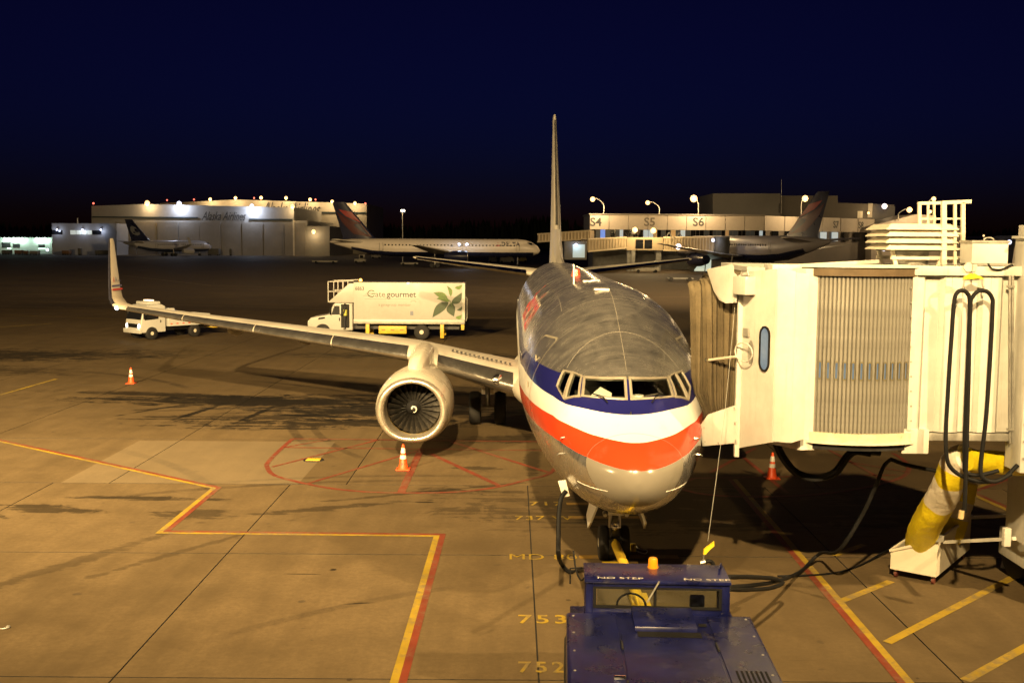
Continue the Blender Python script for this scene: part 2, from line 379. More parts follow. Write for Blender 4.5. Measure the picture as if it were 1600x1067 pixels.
# envelope line: red outside, yellow inside
env = [gp(-140, 653), gp(0, 688.5), gp(338, 762), gp(254, 831), gp(687, 836), gp(622, 1067), gp(590, 1180)]
for o_, m_, z_ in ((0.075, P_red, .004), (-.085, P_yel, .0045)):
    b = MB(); q = [V((p.x, p.y, 0)) for p in env]; strip(b, q, .122, z_, side=1 if o_ > 0 else -1); b.build('envelope_line', m_, kind='structure')
env2 = [gp(1212, 828), gp(1420, 1072)]; d = (env2[1] - env2[0]).normalized(); env2 = [env2[0] - d * 5, env2[1] + d * 4]
for m_, s_ in ((P_red, -1), (P_yel, 1)):
    b = MB(); strip(b, env2, .125, .004, s_); b.build('envelope_line', m_, kind='structure')
for a_, c_ in (((1314, 939), (1392, 908)), ((1302, 868), (1350, 851)), ((1386, 1004), (1590, 898)), ((1508, 1063), (1640, 990))):
    line('hatch_line', [a_, c_], .16, P_yel, .0065)
b = MB(); strip(b, [gp(1600, 738), gp(1514, 768), gp(1640, 824)], .14, .004, 1); b.build('envelope_line', P_red, kind='structure')
b = MB(); strip(b, [gp(1600, 738), gp(1514, 768), gp(1640, 824)], .14, .0045, -1); b.build('envelope_line', P_yel, kind='structure')
# engine safety rings (image-left and image-right) with spokes
def danger(pix, spokes, wide):
    pts = smooth([gp(*p) for p in pix], 7); line('danger_ring', None, .13, P_red, .005, pts=pts)
    for a_, c_, w_ in spokes: line('danger_spoke', [a_, c_], w_, P_red, .0055)
danger([(457, 685.5), (434, 706), (419, 722), (417.5, 730), (430, 743), (480, 756), (530, 764.5), (600, 769.5), (700, 769), (770, 762), (830, 748), (858, 740), (875, 722)],
       [((457, 685.5), (845, 690), .12), ((443, 699), (860, 704), .1), ((443, 699), (515, 686.5), .09), ((425, 729.5), (592, 687), .1), ((482, 755), (660, 702), .1), ((657, 704), (627, 769), .2), ((673, 709), (780, 758.5), .16), ((705, 690), (856, 738), .14)], 0)
danger([(1085, 747), (1060, 760), (1100, 772), (1180, 776), (1280, 772), (1360, 760), (1410, 745), (1420, 730), (1408, 716), (1395, 708)],
       [((1085, 747), (1400, 742), .1), ((1110, 738), (1180, 700), .12), ((1230, 770), (1150, 705), .12), ((1290, 700), (1385, 752), .1), ((1305, 718), (1416, 737), .1)], 0)
for pix, w in (([(0, 617), (88, 592)], .16), ([(0, 511), (80, 505.5)], .3), ([(0, 492), (200, 499)], .12)): line('taxi_line', pix, w, P_yel)
for pix, w in (([(0, 469), (540, 483)], .14), ([(0, 478), (500, 490)], .12), ([(190, 430), (330, 446), (480, 450)], .18), ([(0, 457), (90, 460)], .14), ([(980, 463), (1090, 464)], .14), ([(730, 496), (800, 498)], .1), ([(300, 425), (500, 420)], .25)):
    line('taxi_line', pix, w, P_pale, -.026 if gp(*pix[0]).y > 94 else .004)
# stop marks: painted stencil lettering and bars
for txt, px, py, s, w in (('752', 846, 1043, .56, .72), ('753', 848, 968, .56, .86), ('MD 80', 848, 870.5, .52, .92), ('737 W', 849, 809.5, .5, .92), ('717', 853, 787, .5, .92)):
    g = gp(px, py)
    M_ = Mx.Translation((g.x, g.y, .0065))
    b = text_mesh(txt, s, M_, bold=.009 if txt.isdigit() else 0, space=1.25 if len(txt) < 5 else 1.05, sx=w)
    b.build('stop_mark', P_yel, kind='structure')
for x0, x1, y in ((885, 1010, 787), (888, 1010, 808), (905, 1060, 870), (920, 1030, 968)):
    line('stop_bar', [(x0, y), (x1, y)], .22, paint('bar_yellow', (.26, .15, .02), .8) if 'bar_yellow' not in bpy.data.materials else bpy.data.materials['bar_yellow'], .006)
# fuel pit lid inside the ring and dark patches
g = gp(490, 718.5)
t = thing('hydrant_pit', 'yellow square hydrant lid set in the concrete inside the left red ring', 'pit lid', (g.x, g.y, 0))
b = MB(); b.cyl((0, 0, 0), (0, 0, .012), .3, .29, 24); b.build('rim', M_dark, t)
b = MB(); b.box(-.2, .2, -.16, .16, .012, .03); b.build('lid', M_yellow, t, bevel=.008)
g = gp(6, 982)
b = MB(); b.tube(smooth([(g.x - .07, g.y - .02, .012), (g.x, g.y - .03, .015), (g.x + .07, g.y + .02, .02), (g.x + .05, g.y + .08, .02), (g.x, g.y + .07, .012)], 4), .014, 7)
tag(b.build('litter', M_galv, loc=(g.x, g.y, 0)), 'scrap of white litter on bare concrete at the left edge', 'litter')
# ------------------------------------------------------------------ the polished airliner at the gate
AX, AY = 2.0218, 16.65
plane = thing('airliner', 'polished bare metal twin-engine airliner with blue white and red nose stripes at the gate', 'airplane', (AX, AY, 0), math.pi / 2)
ST = [(0, .02, 2.47, 2.43, 2.45), (.02, .13, 2.58, 2.33, 2.455), (.06, .24, 2.67, 2.24, 2.46), (.2, .44, 2.80, 2.08, 2.48), (.5, .71, 2.95, 1.89, 2.52), (.86, .93, 3.08, 1.74, 2.58),
      (1.31, 1.10, 3.3, 1.61, 2.66), (1.65, 1.22, 3.53, 1.53, 2.72), (1.95, 1.315, 3.86, 1.48, 2.79), (2.61, 1.465, 4.22, 1.41, 2.92), (3.4, 1.61, 4.57, 1.37, 3.05), (4.3, 1.73, 4.92, 1.34, 3.16),
      (5.3, 1.82, 5.19, 1.33, 3.24), (6.5, 1.88, 5.33, 1.33, 3.3), (7.6, 1.88, 5.36, 1.33, 3.3), (24.5, 1.88, 5.36, 1.33, 3.3), (27, 1.86, 5.36, 1.45, 3.33), (29.5, 1.76, 5.35, 1.8, 3.5), (32, 1.52, 5.31, 2.4, 3.8),
      (34.5, 1.14, 5.22, 3.15, 4.15), (36.5, .74, 5.08, 3.75, 4.4), (38.2, .36, 4.9, 4.28, 4.6), (38.6, .2, 4.82, 4.45, 4.63)]
def pchip(x, i):
    xs = [s[0] for s in ST]; ys = [s[i] for s in ST]
    if x <= xs[0]: return ys[0]
    if x >= xs[-1]: return ys[-1]
    k = max(j for j in range(len(xs) - 1) if xs[j] <= x)
    h = [xs[j + 1] - xs[j] for j in range(len(xs) - 1)]; d = [(ys[j + 1] - ys[j]) / h[j] for j in range(len(h))]
    def sl(j):
        if j == 0: return d[0]
        if j == len(xs) - 1: return d[-1]
        if d[j - 1] * d[j] <= 0: return 0
        w1, w2 = 2 * h[j] + h[j - 1], h[j] + 2 * h[j - 1]
        return (w1 + w2) / (w1 / d[j - 1] + w2 / d[j])
    t = (x - xs[k]) / h[k]
    return ys[k] * (1 + 2 * t) * (1 - t) ** 2 + h[k] * sl(k) * t * (1 - t) ** 2 + ys[k + 1] * t * t * (3 - 2 * t) + h[k] * sl(k + 1) * t * t * (t - 1)
def sect(x): return [pchip(x, i) for i in (1, 2, 3, 4)]
def fus_y(x, z):               # half width of the skin at station x, height z
    hw, t, bo, zm = sect(x); hh = (t - zm) if z > zm else (zm - bo)
    return hw * math.sqrt(max(0, 1 - ((z - zm) / hh) ** 2))
def fus_pt(x, a, off=0):       # a = 0 at the crown, + towards the right side
    hw, t, bo, zm = sect(x); hh = (t - zm) if math.cos(a) > 0 else (zm - bo)
    return V((x, (hw + off) * math.sin(a), zm + (hh + off) * math.cos(a)))

def fuselage_mat():
    m = bpy.data.materials.new('polished_skin'); nt, b = nodes(m); L = nt.links
    tc = N(nt, 'ShaderNodeTexCoord').outputs['Object']; s = N(nt, 'ShaderNodeSeparateXYZ'); L.new(tc, s.inputs[0])
    x, y, z = s.outputs; GT = lambda p, q: math_(nt, 'GREATER_THAN', p, q)
    def curve(pts):
        out = None
        for (x0, z0), (x1, z1) in zip(pts, pts[1:]):
            r_ = ramp_(nt, x, x0, x1, z0 if out is None else 0.0001, z1 if out is None else z1 - z0)
            out = r_ if out is None else math_(nt, 'ADD', out, r_)
        return out
    b1 = curve([(.05, 2.638), (.73, 2.73), (1.9, 2.84), (5, 2.86)]); b2 = curve([(.6, 2.986), (1.14, 3.04), (2.13, 3.18), (6, 3.21)])
    b3 = curve([(1.35, 3.325), (1.75, 3.39), (2.5, 3.47), (5.5, 3.64)]); b4 = ramp_(nt, x, 2.8, 6, 3.855, 3.98)
    above1, above2, above3, above4 = GT(z, b1), GT(z, b2), GT(z, b3), GT(z, b4)
    # the blue also runs under the windscreen
    n1 = noise_(nt, mapv_(nt, tc, scale=(.8, 1.2, 1.2)), 1.5, 9, .7, 1.1); n2 = noise_(nt, mapv_(nt, tc, rot=(0, 0, .3), scale=(2.2, .3, .3)), 4, 6, .65, .8)
    mot = math_(nt, 'ADD', math_(nt, 'MULTIPLY', n1, .5), math_(nt, 'MULTIPLY', n2, .5))
    metal = mix_(nt, ramp_(nt, mot, .34, .66), (.44, .425, .41), (.70, .695, .70))
    # skin lap joints along fixed frames and stringers
    seam = math_(nt, 'LESS_THAN', math_(nt, 'ABSOLUTE', math_(nt, 'SUBTRACT', math_(nt, 'SUBTRACT', x, math_(nt, 'MULTIPLY', math_(nt, 'SUBTRACT', z, 4.56), .95)), 3.39)), .005)
    seam = math_(nt, 'MULTIPLY', seam, GT(z, 3.95))
    for c_, w_ in ((4.95, .005), (7.9, .006), (11.0, .006), (14.2, .006), (17.5, .006), (21, .006), (25, .006), (29, .006)):
        seam = math_(nt, 'MAXIMUM', seam, math_(nt, 'LESS_THAN', math_(nt, 'ABSOLUTE', math_(nt, 'SUBTRACT', x, c_)), w_))
    for c_ in (0.0, 1.02, -1.02):
        q = math_(nt, 'MULTIPLY', math_(nt, 'LESS_THAN', math_(nt, 'ABSOLUTE', math_(nt, 'SUBTRACT', y, c_)), .004), math_(nt, 'MULTIPLY', GT(z, 4.0), GT(x, 1.9)))
        if c_: q = math_(nt, 'MULTIPLY', q, GT(x, 5.2))
        seam = math_(nt, 'MAXIMUM', seam, q)
    metal = mix_(nt, math_(nt, 'MULTIPLY', seam, .8), metal, (.36, .33, .28))
    blue, white, red = (.010, .011, .095), (.66, .66, .655), (.50, .042, .012)
    grime = ramp_(nt, noise_(nt, tc, 2.5, 6, .7), .55, .85)
    c = mix_(nt, above1, metal, red); c = mix_(nt, above2, c, white); c = mix_(nt, above3, c, blue); c = mix_(nt, above4, c, metal)
    rx = math_(nt, 'SUBTRACT', math_(nt, 'SUBTRACT', x, math_(nt, 'MULTIPLY', math_(nt, 'SUBTRACT', z, 2.72), .5)), .7)
    radome = math_(nt, 'MULTIPLY', math_(nt, 'LESS_THAN', rx, 0.0), math_(nt, 'SUBTRACT', 1.0, above1))
    c = mix_(nt, radome, c, (.19, .175, .15))
    rim = math_(nt, 'LESS_THAN', math_(nt, 'ABSOLUTE', rx), .006)
    c = mix_(nt, math_(nt, 'MULTIPLY', rim, .45), c, (.2, .18, .15))
    c = mix_(nt, math_(nt, 'MULTIPLY', grime, .22), c, (.16, .13, .09))
    L.new(c, b.inputs['Base Color'])
    painted = math_(nt, 'MAXIMUM', math_(nt, 'MULTIPLY', above1, math_(nt, 'SUBTRACT', 1.0, above4)), radome)
    L.new(math_(nt, 'MULTIPLY', math_(nt, 'MULTIPLY', math_(nt, 'SUBTRACT', 1.0, painted), math_(nt, 'SUBTRACT', 1.0, math_(nt, 'MULTIPLY', seam, .6))), ramp_(nt, mot, .36, .64, .80, .96)), b.inputs['Metallic'])
    rm = ramp_(nt, mot, .34, .66, .36, .13); rp = ramp_(nt, n1, .3, .7, .16, .26)
    mixr = nt.nodes.new('ShaderNodeMix'); mixr.data_type = 'FLOAT'; L.new(painted, mixr.inputs[0]); L.new(rm, mixr.inputs[2]); L.new(rp, mixr.inputs[3]); L.new(mixr.outputs[0], b.inputs['Roughness'])
    bp = N(nt, 'ShaderNodeBump', i_Strength=.03, i_Distance=.03)
    L.new(math_(nt, 'ADD', noise_(nt, mapv_(nt, tc, scale=(.8, 1.4, 1.4)), 1.3, 2, .5), math_(nt, 'MULTIPLY', seam, -.25)), bp.inputs['Height']); L.new(bp.outputs[0], b.inputs['Normal'])
    return m
M_skin = fuselage_mat()
M_wing = mat('wing_grey', (.50, .47, .41), .38, .05, var=.08, grime=.25, scale=1.1)
M_polish = mat('leading_edge_metal', (.62, .60, .57), .2, .95, var=.12, scale=2.2, grime=.15)
M_nac = mat('nacelle_paint', (.55, .51, .43), .3, .0, var=.05, grime=.15, coat=.3)
M_frame = mat('window_frame_metal', (.30, .275, .23), .38, .35, var=.08, scale=6)
M_hull_in = mat('cockpit_grey', (.09, .085, .08), .7, var=.2)

# fuselage skin with real openings for the cockpit windows
xs = [0, .008, .02, .04, .06, .1, .15, .2, .28, .38, .5, .62, .75, .86, 1.0, 1.15, 1.31, 1.42, 1.54, 1.65, 1.75, 1.85, 1.95, 2.1, 2.3, 2.5, 2.7, 3.0, 3.3, 3.7, 4.1, 4.6, 5.1, 5.6, 6.2, 6.9, 7.6, 9, 11, 14, 17, 20, 22.5, 24.5, 25.5, 26.5, 27.5, 28.5, 29.5, 30.5, 31.5, 32.5, 33.5, 34.5, 35.5, 36.5, 37.4, 38.2, 38.6]
NA = 72
def skin_mb(off=0, x_from=0):
    b = MB(); b.loft([[fus_pt(x, 2 * math.pi * k / NA, off) for k in range(NA)] for x in xs if x >= x_from]); return b
# window panes: corners measured on the skin (right side; mirrored for the left)
PANES = {'front': [(2.227, .735, 3.85), (1.975, .05, 3.872), (1.675, .055, 3.555), (1.87, .785, 3.575)],
         'side': [(2.534, .93, 3.905), (2.30, .785, 3.868), (1.90, .85, 3.56), (2.075, 1.09, 3.50)],
         'quarter': [(2.80, 1.09, 3.905), (2.56, .955, 3.895), (2.14, 1.125, 3.515), (2.58, 1.235, 3.66)]}
def push(p, off):     # onto the skin, moved outwards
    x, y, z = p; hw, t, bo, zm = sect(x); a = math.atan2(y / hw, (z - zm) / (t - zm)); return fus_pt(x, a, off)
cut = MB()
for nm, cs in PANES.items():
    for sgn in (1, -1):
        c4 = [V((p[0], p[1] * sgn, p[2])) for p in cs]; cen = sum(c4, V()) / 4
        n = (c4[1] - c4[0]).cross(c4[3] - c4[0]).normalized()
        if n.x > 0: n = -n
        cut.prism([p + n * .3 for p in c4], n * -.75)
fo = skin_mb().build('fuselage', M_skin, plane, sharp=60)
co = cut.build('cutter', M_hull_in)
co.matrix_world = plane.matrix_basis
bpy.context.view_layer.update()
md = fo.modifiers.new('cut', 'BOOLEAN'); md.operation = 'DIFFERENCE'; md.solver = 'EXACT'; md.use_self = True; md.object = co
dg = bpy.context.evaluated_depsgraph_get(); dg.update(); me = bpy.data.meshes.new_from_object(fo.evaluated_get(dg))
fo.modifiers.clear(); fo.data = me; bpy.data.objects.remove(co)
bm = bmesh.new(); bm.from_mesh(me)       # drop the reveal walls the cut left behind, keep the outer skin
dead = [f for f in bm.faces if f.material_index > 0]
for f in bm.faces:
    c = f.calc_center_median()
    if 1.5 < c.x < 3.2 and c.z > 3.3 and f not in dead:
        hw, t, bo, zm = sect(c.x)
        if (c.y / hw) ** 2 + ((c.z - zm) / (t - zm)) ** 2 < .9: dead.append(f)
bmesh.ops.delete(bm, geom=dead, context='FACES'); bm.to_mesh(me); bm.free()
while len(me.materials) > 1: me.materials.pop()
me.polygons.foreach_set('material_index', [0] * len(me.polygons)); me.polygons.foreach_set('use_smooth', [True] * len(me.polygons))
me.set_sharp_from_angle(angle=R(60))
def push_x(p, off):   # along the length of the aircraft onto the skin
    lo, hi = .3, 4.5
    for _ in range(40):
        m_ = (lo + hi) / 2; hw, t, bo, zm = sect(m_)
        if (p.y / hw) ** 2 + ((p.z - zm) / (t - zm)) ** 2 > 1: lo = m_
        else: hi = m_
    return V((lo - off * .7, p.y, p.z + off * .7))
def bil(c4, u, v): return (c4[0] * (1 - u) + c4[1] * u) * (1 - v) + (c4[3] * (1 - u) + c4[2] * u) * v
for nm, cs in PANES.items():
    for sgn in (1, -1):
        c4 = [V((p[0], p[1] * sgn, p[2])) for p in cs]
        def edge_loop(g):
            us = [i / 8 for i in range(9)]; uv = [(u, 0) for u in us] + [(1, v) for v in us[1:]] + [(u, 1) for u in reversed(us[:-1])] + [(0, v) for v in reversed(us[1:-1])]
            wd = (c4[1] - c4[0]).length + (c4[2] - c4[3]).length; ht = (c4[3] - c4[0]).length + (c4[2] - c4[1]).length
            gu, gv = 2 * g / wd, 2 * g / ht
            return [bil(c4, -gu + u * (1 + 2 * gu), -gv + v * (1 + 2 * gv)) for u, v in uv]
        wide = .034 if nm == 'front' else .026; psh = push_x if nm == 'front' else push
        rings = [[psh(p, o_) for p in edge_loop(g)] for g, o_ in ((wide, -.01), (wide, .016), (wide - .012, .022), (-.008, .02), (-.016, .012), (-.016, -.05))]
        w = MB(); w.loft(rings, cap=False); fr = w.build('window_frame', M_frame, plane)
        w = MB(); G = 8; w.loft([[psh(bil(c4, i / G, j / G), -.008) for i in range(G + 1)] for j in range(G + 1)], closed=False, cap=False); w.build('pane', M_glass, fr)
# cockpit interior
w = MB(); w.box(1.5, 3.3, -1.02, 1.02, 2.5, 2.55); w.box(3.28, 3.32, -1.05, 1.05, 2.5, 4.15); w.build('cockpit_floor', M_hull_in, plane)
w = MB(); w.prism([(1.74, -.62, 3.4), (1.74, .62, 3.4), (2.35, .9, 3.5), (2.35, -.9, 3.5)], (0, 0, -.12)); w.box(2.28, 2.36, -.9, .9, 2.9, 3.42); w.build('glareshield', mat('glareshield_black', (.045, .043, .042), .8), plane)
for sy in (.53, -.53):
    w = MB(); w.box(2.75, 2.9, sy - .24, sy + .24, 2.9, 3.62); w.box(2.78, 2.88, sy - .13, sy + .13, 3.6, 3.85); w.build('pilot_seat', mat('seat_cloth', (.16, .14, .12), .9), plane, bevel=.04)
w = MB(); w.add([(1.9, .6, 3.44), (1.98, .28, 3.45), (2.2, .25, 3.58), (2.25, .45, 3.68), (2.1, .62, 3.56), (2.05, .42, 3.5)], [(0, 1, 5), (1, 2, 5), (2, 3, 5), (3, 4, 5), (4, 0, 5)]); w.build('paper_chart', M_white, plane)
w = MB(); w.lathe([(0, .15), (.02, .16), (.05, .12), (.1, .1)], (2.05, -.2, 3.47), (0, 0, 1), 16); w.build('pilot_cap', M_white, plane)
for sy in (1, -1):   # wipers
    w = MB(); w.tube([(1.56, .38 * sy, 3.51), (1.64, .46 * sy, 3.60), (1.74, .62 * sy, 3.63)], .011, 6); w.build('wiper', M_black, plane)
w = MB(); w.tube([(1.36, -.0, 3.33), (1.33, 0, 3.38)], .012, 6); w.build('drain_probe', M_dark, plane)
# probes on the side, seen just outside the radome
for sy in (1, -1):
    for z_ in (2.9, 2.62):
        x_ = 1.5; y_ = fus_y(x_, z_); w = MB(); w.tube([(x_, y_ * sy, z_), (x_ - .02, (y_ + .06) * sy, z_), (x_ - .12, (y_ + .075) * sy, z_)], [.02, .014, .009], 6); w.build('air_probe', M_steel, plane)
for sy in (1, -1):   # lightning strips on the radome
    w = MB(); w.tube([fus_pt(x_, sy * a_, .004) for x_, a_ in ((1.0, 1.97), (.75, 1.99), (.5, 2.03), (.3, 2.09))], .007, 5); w.build('lightning_strip', M_white, plane)

# service door outline, cabin windows, title lettering
def side_strip(pts, wd, off=.006):
    b = MB(); P3 = []
    for x_, z_ in pts: P3.append((x_, z_))
    n = len(P3); out, inn = [], []
    cx = sum(p[0] for p in P3) / n; cz = sum(p[1] for p in P3) / n
    for x_, z_ in P3:
        L_ = math.hypot(x_ - cx, z_ - cz); k = (L_ - wd) / L_
        for lst, q in ((out, 1), (inn, k)):
            xx, zz = cx + (x_ - cx) * q, cz + (z_ - cz) * q; lst.append(V((xx, fus_y(xx, zz) + off, zz)))
    for i in range(n):
        j = (i + 1) % n; b.quad(out[i], out[j], inn[j], inn[i])
    return b
def rounded(x0, x1, z0, z1, r, k=4, mid=8):
    pts = []
    for cx, cz, a0 in ((x1 - r, z1 - r, 0), (x0 + r, z1 - r, 90), (x0 + r, z0 + r, 180), (x1 - r, z0 + r, 270)):
        arc = [(cx + r * math.cos(R(a0 + 90 * i / k)), cz + r * math.sin(R(a0 + 90 * i / k))) for i in range(k + 1)]
        if pts:
            (xa, za), (xb, zb) = pts[-1], arc[0]; pts += [(xa + (xb - xa) * i / mid, za + (zb - za) * i / mid) for i in range(1, mid)]
        pts += arc
    (xa, za), (xb, zb) = pts[-1], pts[0]; pts += [(xa + (xb - xa) * i / mid, za + (zb - za) * i / mid) for i in range(1, mid)]
    return pts
def mirror(b): b.v = [(p[0], -p[1], p[2]) for p in b.v]; return b
for mir in (0, 1):
    b = side_strip(rounded(3.95, 4.8, 2.62, 4.4, .13), .035)
    d_ = (mirror(b) if mir else b).build('service_door', M_frame, plane)
    b = MB(); y_ = fus_y(4.35, 3.45) + .012; b.box(4.2, 4.5, y_ - .02, y_, 3.4, 3.5)
    (mirror(b) if mir else b).build('door_handle', M_frame, d_)
    b = MB(); b.box(4.3, 4.46, fus_y(4.4, 3.95) - .02, fus_y(4.4, 3.95) + .008, 3.85, 4.02); (mirror(b) if mir else b).build('door_window', M_frame, d_)
M_cabwin = mat('cabin_window', (.03, .03, .035), .15, var=.1)
ws = MB(); ws.prism([(math.cos(t) * .115, .0, math.sin(t) * .165) for t in [2 * math.pi * k / 12 for k in range(12)]], (0, .012, 0))
src = None
for i in range(44):
    x_ = 6.2 + i * .508
    if 21.6 < x_ < 22: continue
    for sy in (1, -1):
        loc = (x_, sy * (fus_y(x_, 3.78) - .001), 3.78)
        rot = (R(-8) * sy, 0, 0)
        if src is None: src = ws.build('cabin_window', M_cabwin, plane); src.location = loc; src.rotation_euler = rot
        else: stamp('cabin_window', src, loc, plane, (rot[0] + (math.pi if sy < 0 else 0), 0, 0))
def on_right(x0, z0, off):
    def f(p):
        x_, z_ = x0 - p.x, z0 + p.y; return V((x_, fus_y(x_, z_) + off, z_))
    return f
def on_left(x0, z0, off):
    def f(p):
        x_, z_ = x0 + p.x, z0 + p.y; return V((x_, -fus_y(x_, z_) - off, z_))
    return f
M_titleo = mat('title_white', (.70, .66, .58), .3, var=0); M_titler = mat('title_red', (.55, .03, .015), .3, var=.05)
for fn in (on_right, on_left):
    g_ = text_mesh('American', 1.25, fn(11.6, 4.5, .006), bold=.055, sx=1.25); g_.build('title_outline', M_titleo, plane)
    g_ = text_mesh('American', 1.25, fn(11.6, 4.5, .011), bold=.012, sx=1.25); g_.build('title_letters', M_titler, plane)
# crown fittings
for x_, y_, sx_, sy_ in ((5.8, .16, .12, .16), (8.3, .31, .14, .08), (8.1, .12, .07, .1), (7.9, .22, .06, .08)):
    w = MB(); z_ = [z for z in (sect(x_)[3] + (sect(x_)[1] - sect(x_)[3]) * math.sqrt(1 - (y_ / sect(x_)[0]) ** 2),)][0]; w.box(x_ - sx_, x_ + sx_, y_ - sy_, y_ + sy_, z_ - .02, z_ + .022); w.build('crown_antenna', M_white, plane, bevel=.012)
w = MB(); w.prism([(8.4, .58, 5.2), (8.75, .58, 5.2), (8.7, .58, 5.72), (8.58, .58, 5.72)], (0, .025, 0)); w.build('blade_antenna', M_white, plane)
w = MB(); w.cyl((12.6, .3, 5.3), (12.6, .3, 5.50), .13, .09, 12); w.build('beacon', mat('beacon_red', (.6, .05, .01), .25, emit=(1, .12, .02), estr=.5), plane)
# ground power panel
w = MB(); w.hexa([V(p) for p in ((1.68, 1.0, 1.83), (1.68, 1.13, 1.80), (1.72, 1.0, 1.83), (1.72, 1.13, 1.80), (1.62, 1.08, 2.13), (1.62, 1.22, 2.11), (1.66, 1.08, 2.13), (1.66, 1.22, 2.11))]); w.build('power_panel', M_white, plane, bevel=.02)

# ---- wings
def airfoil(n=14, t=.11):
    up, lo = [], []
    for i in range(n + 1):
        c = .5 * (1 - math.cos(math.pi * i / n)); th_ = 5 * t * (.2969 * math.sqrt(c) - .126 * c - .3516 * c ** 2 + .2843 * c ** 3 - .1036 * c ** 4)
        cam_ = .018 * 4 * c * (1 - c); up.append((c, cam_ + th_)); lo.append((c, cam_ - th_))
    return list(reversed(lo)) + up[1:]      # trailing edge (lower) -> nose -> trailing edge (upper)
def wing_sec(xle, y, z, ch, t, cant=0, inc=.0):
    out = []
    for c, h_ in airfoil(14, t):
        hh = h_ * ch; out.append(V((xle + c * ch, y - math.sin(cant) * hh, z + math.cos(cant) * hh - c * ch * inc)))
    return out
WS = [(13.9, 1.2, 1.72, 7.8, .13, 0, .02), (14.55, 1.9, 1.92, 7.1, .13, 0, .02), (15.55, 3.4, 2.22, 6.1, .125, 0, .015), (16.75, 5.2, 2.60, 4.95, .115, 0, .01), (19.2, 9.3, 2.95, 3.75, .105, 0, 0), (21.6, 13.4, 3.3, 2.65, .10, 0, 0), (23.6, 16.75, 3.6, 1.72, .10, .02, 0)]
WL = [(23.75, 17.0, 3.625, 1.66, .095, .12, 0), (24.0, 17.3, 3.72, 1.55, .09, .5, 0), (24.25, 17.5, 3.95, 1.4, .085, 1.05, 0), (24.5, 17.6, 4.35, 1.2, .08, 1.3, 0), (24.95, 17.75, 5.2, .9, .08, 1.4, 0), (25.4, 17.88, 6.1, .55, .08, 1.42, 0), (25.5, 17.9, 6.25, .4, .07, 1.42, 0)]
def flip(v, s): return V((v.x, v.y * s, v.z))
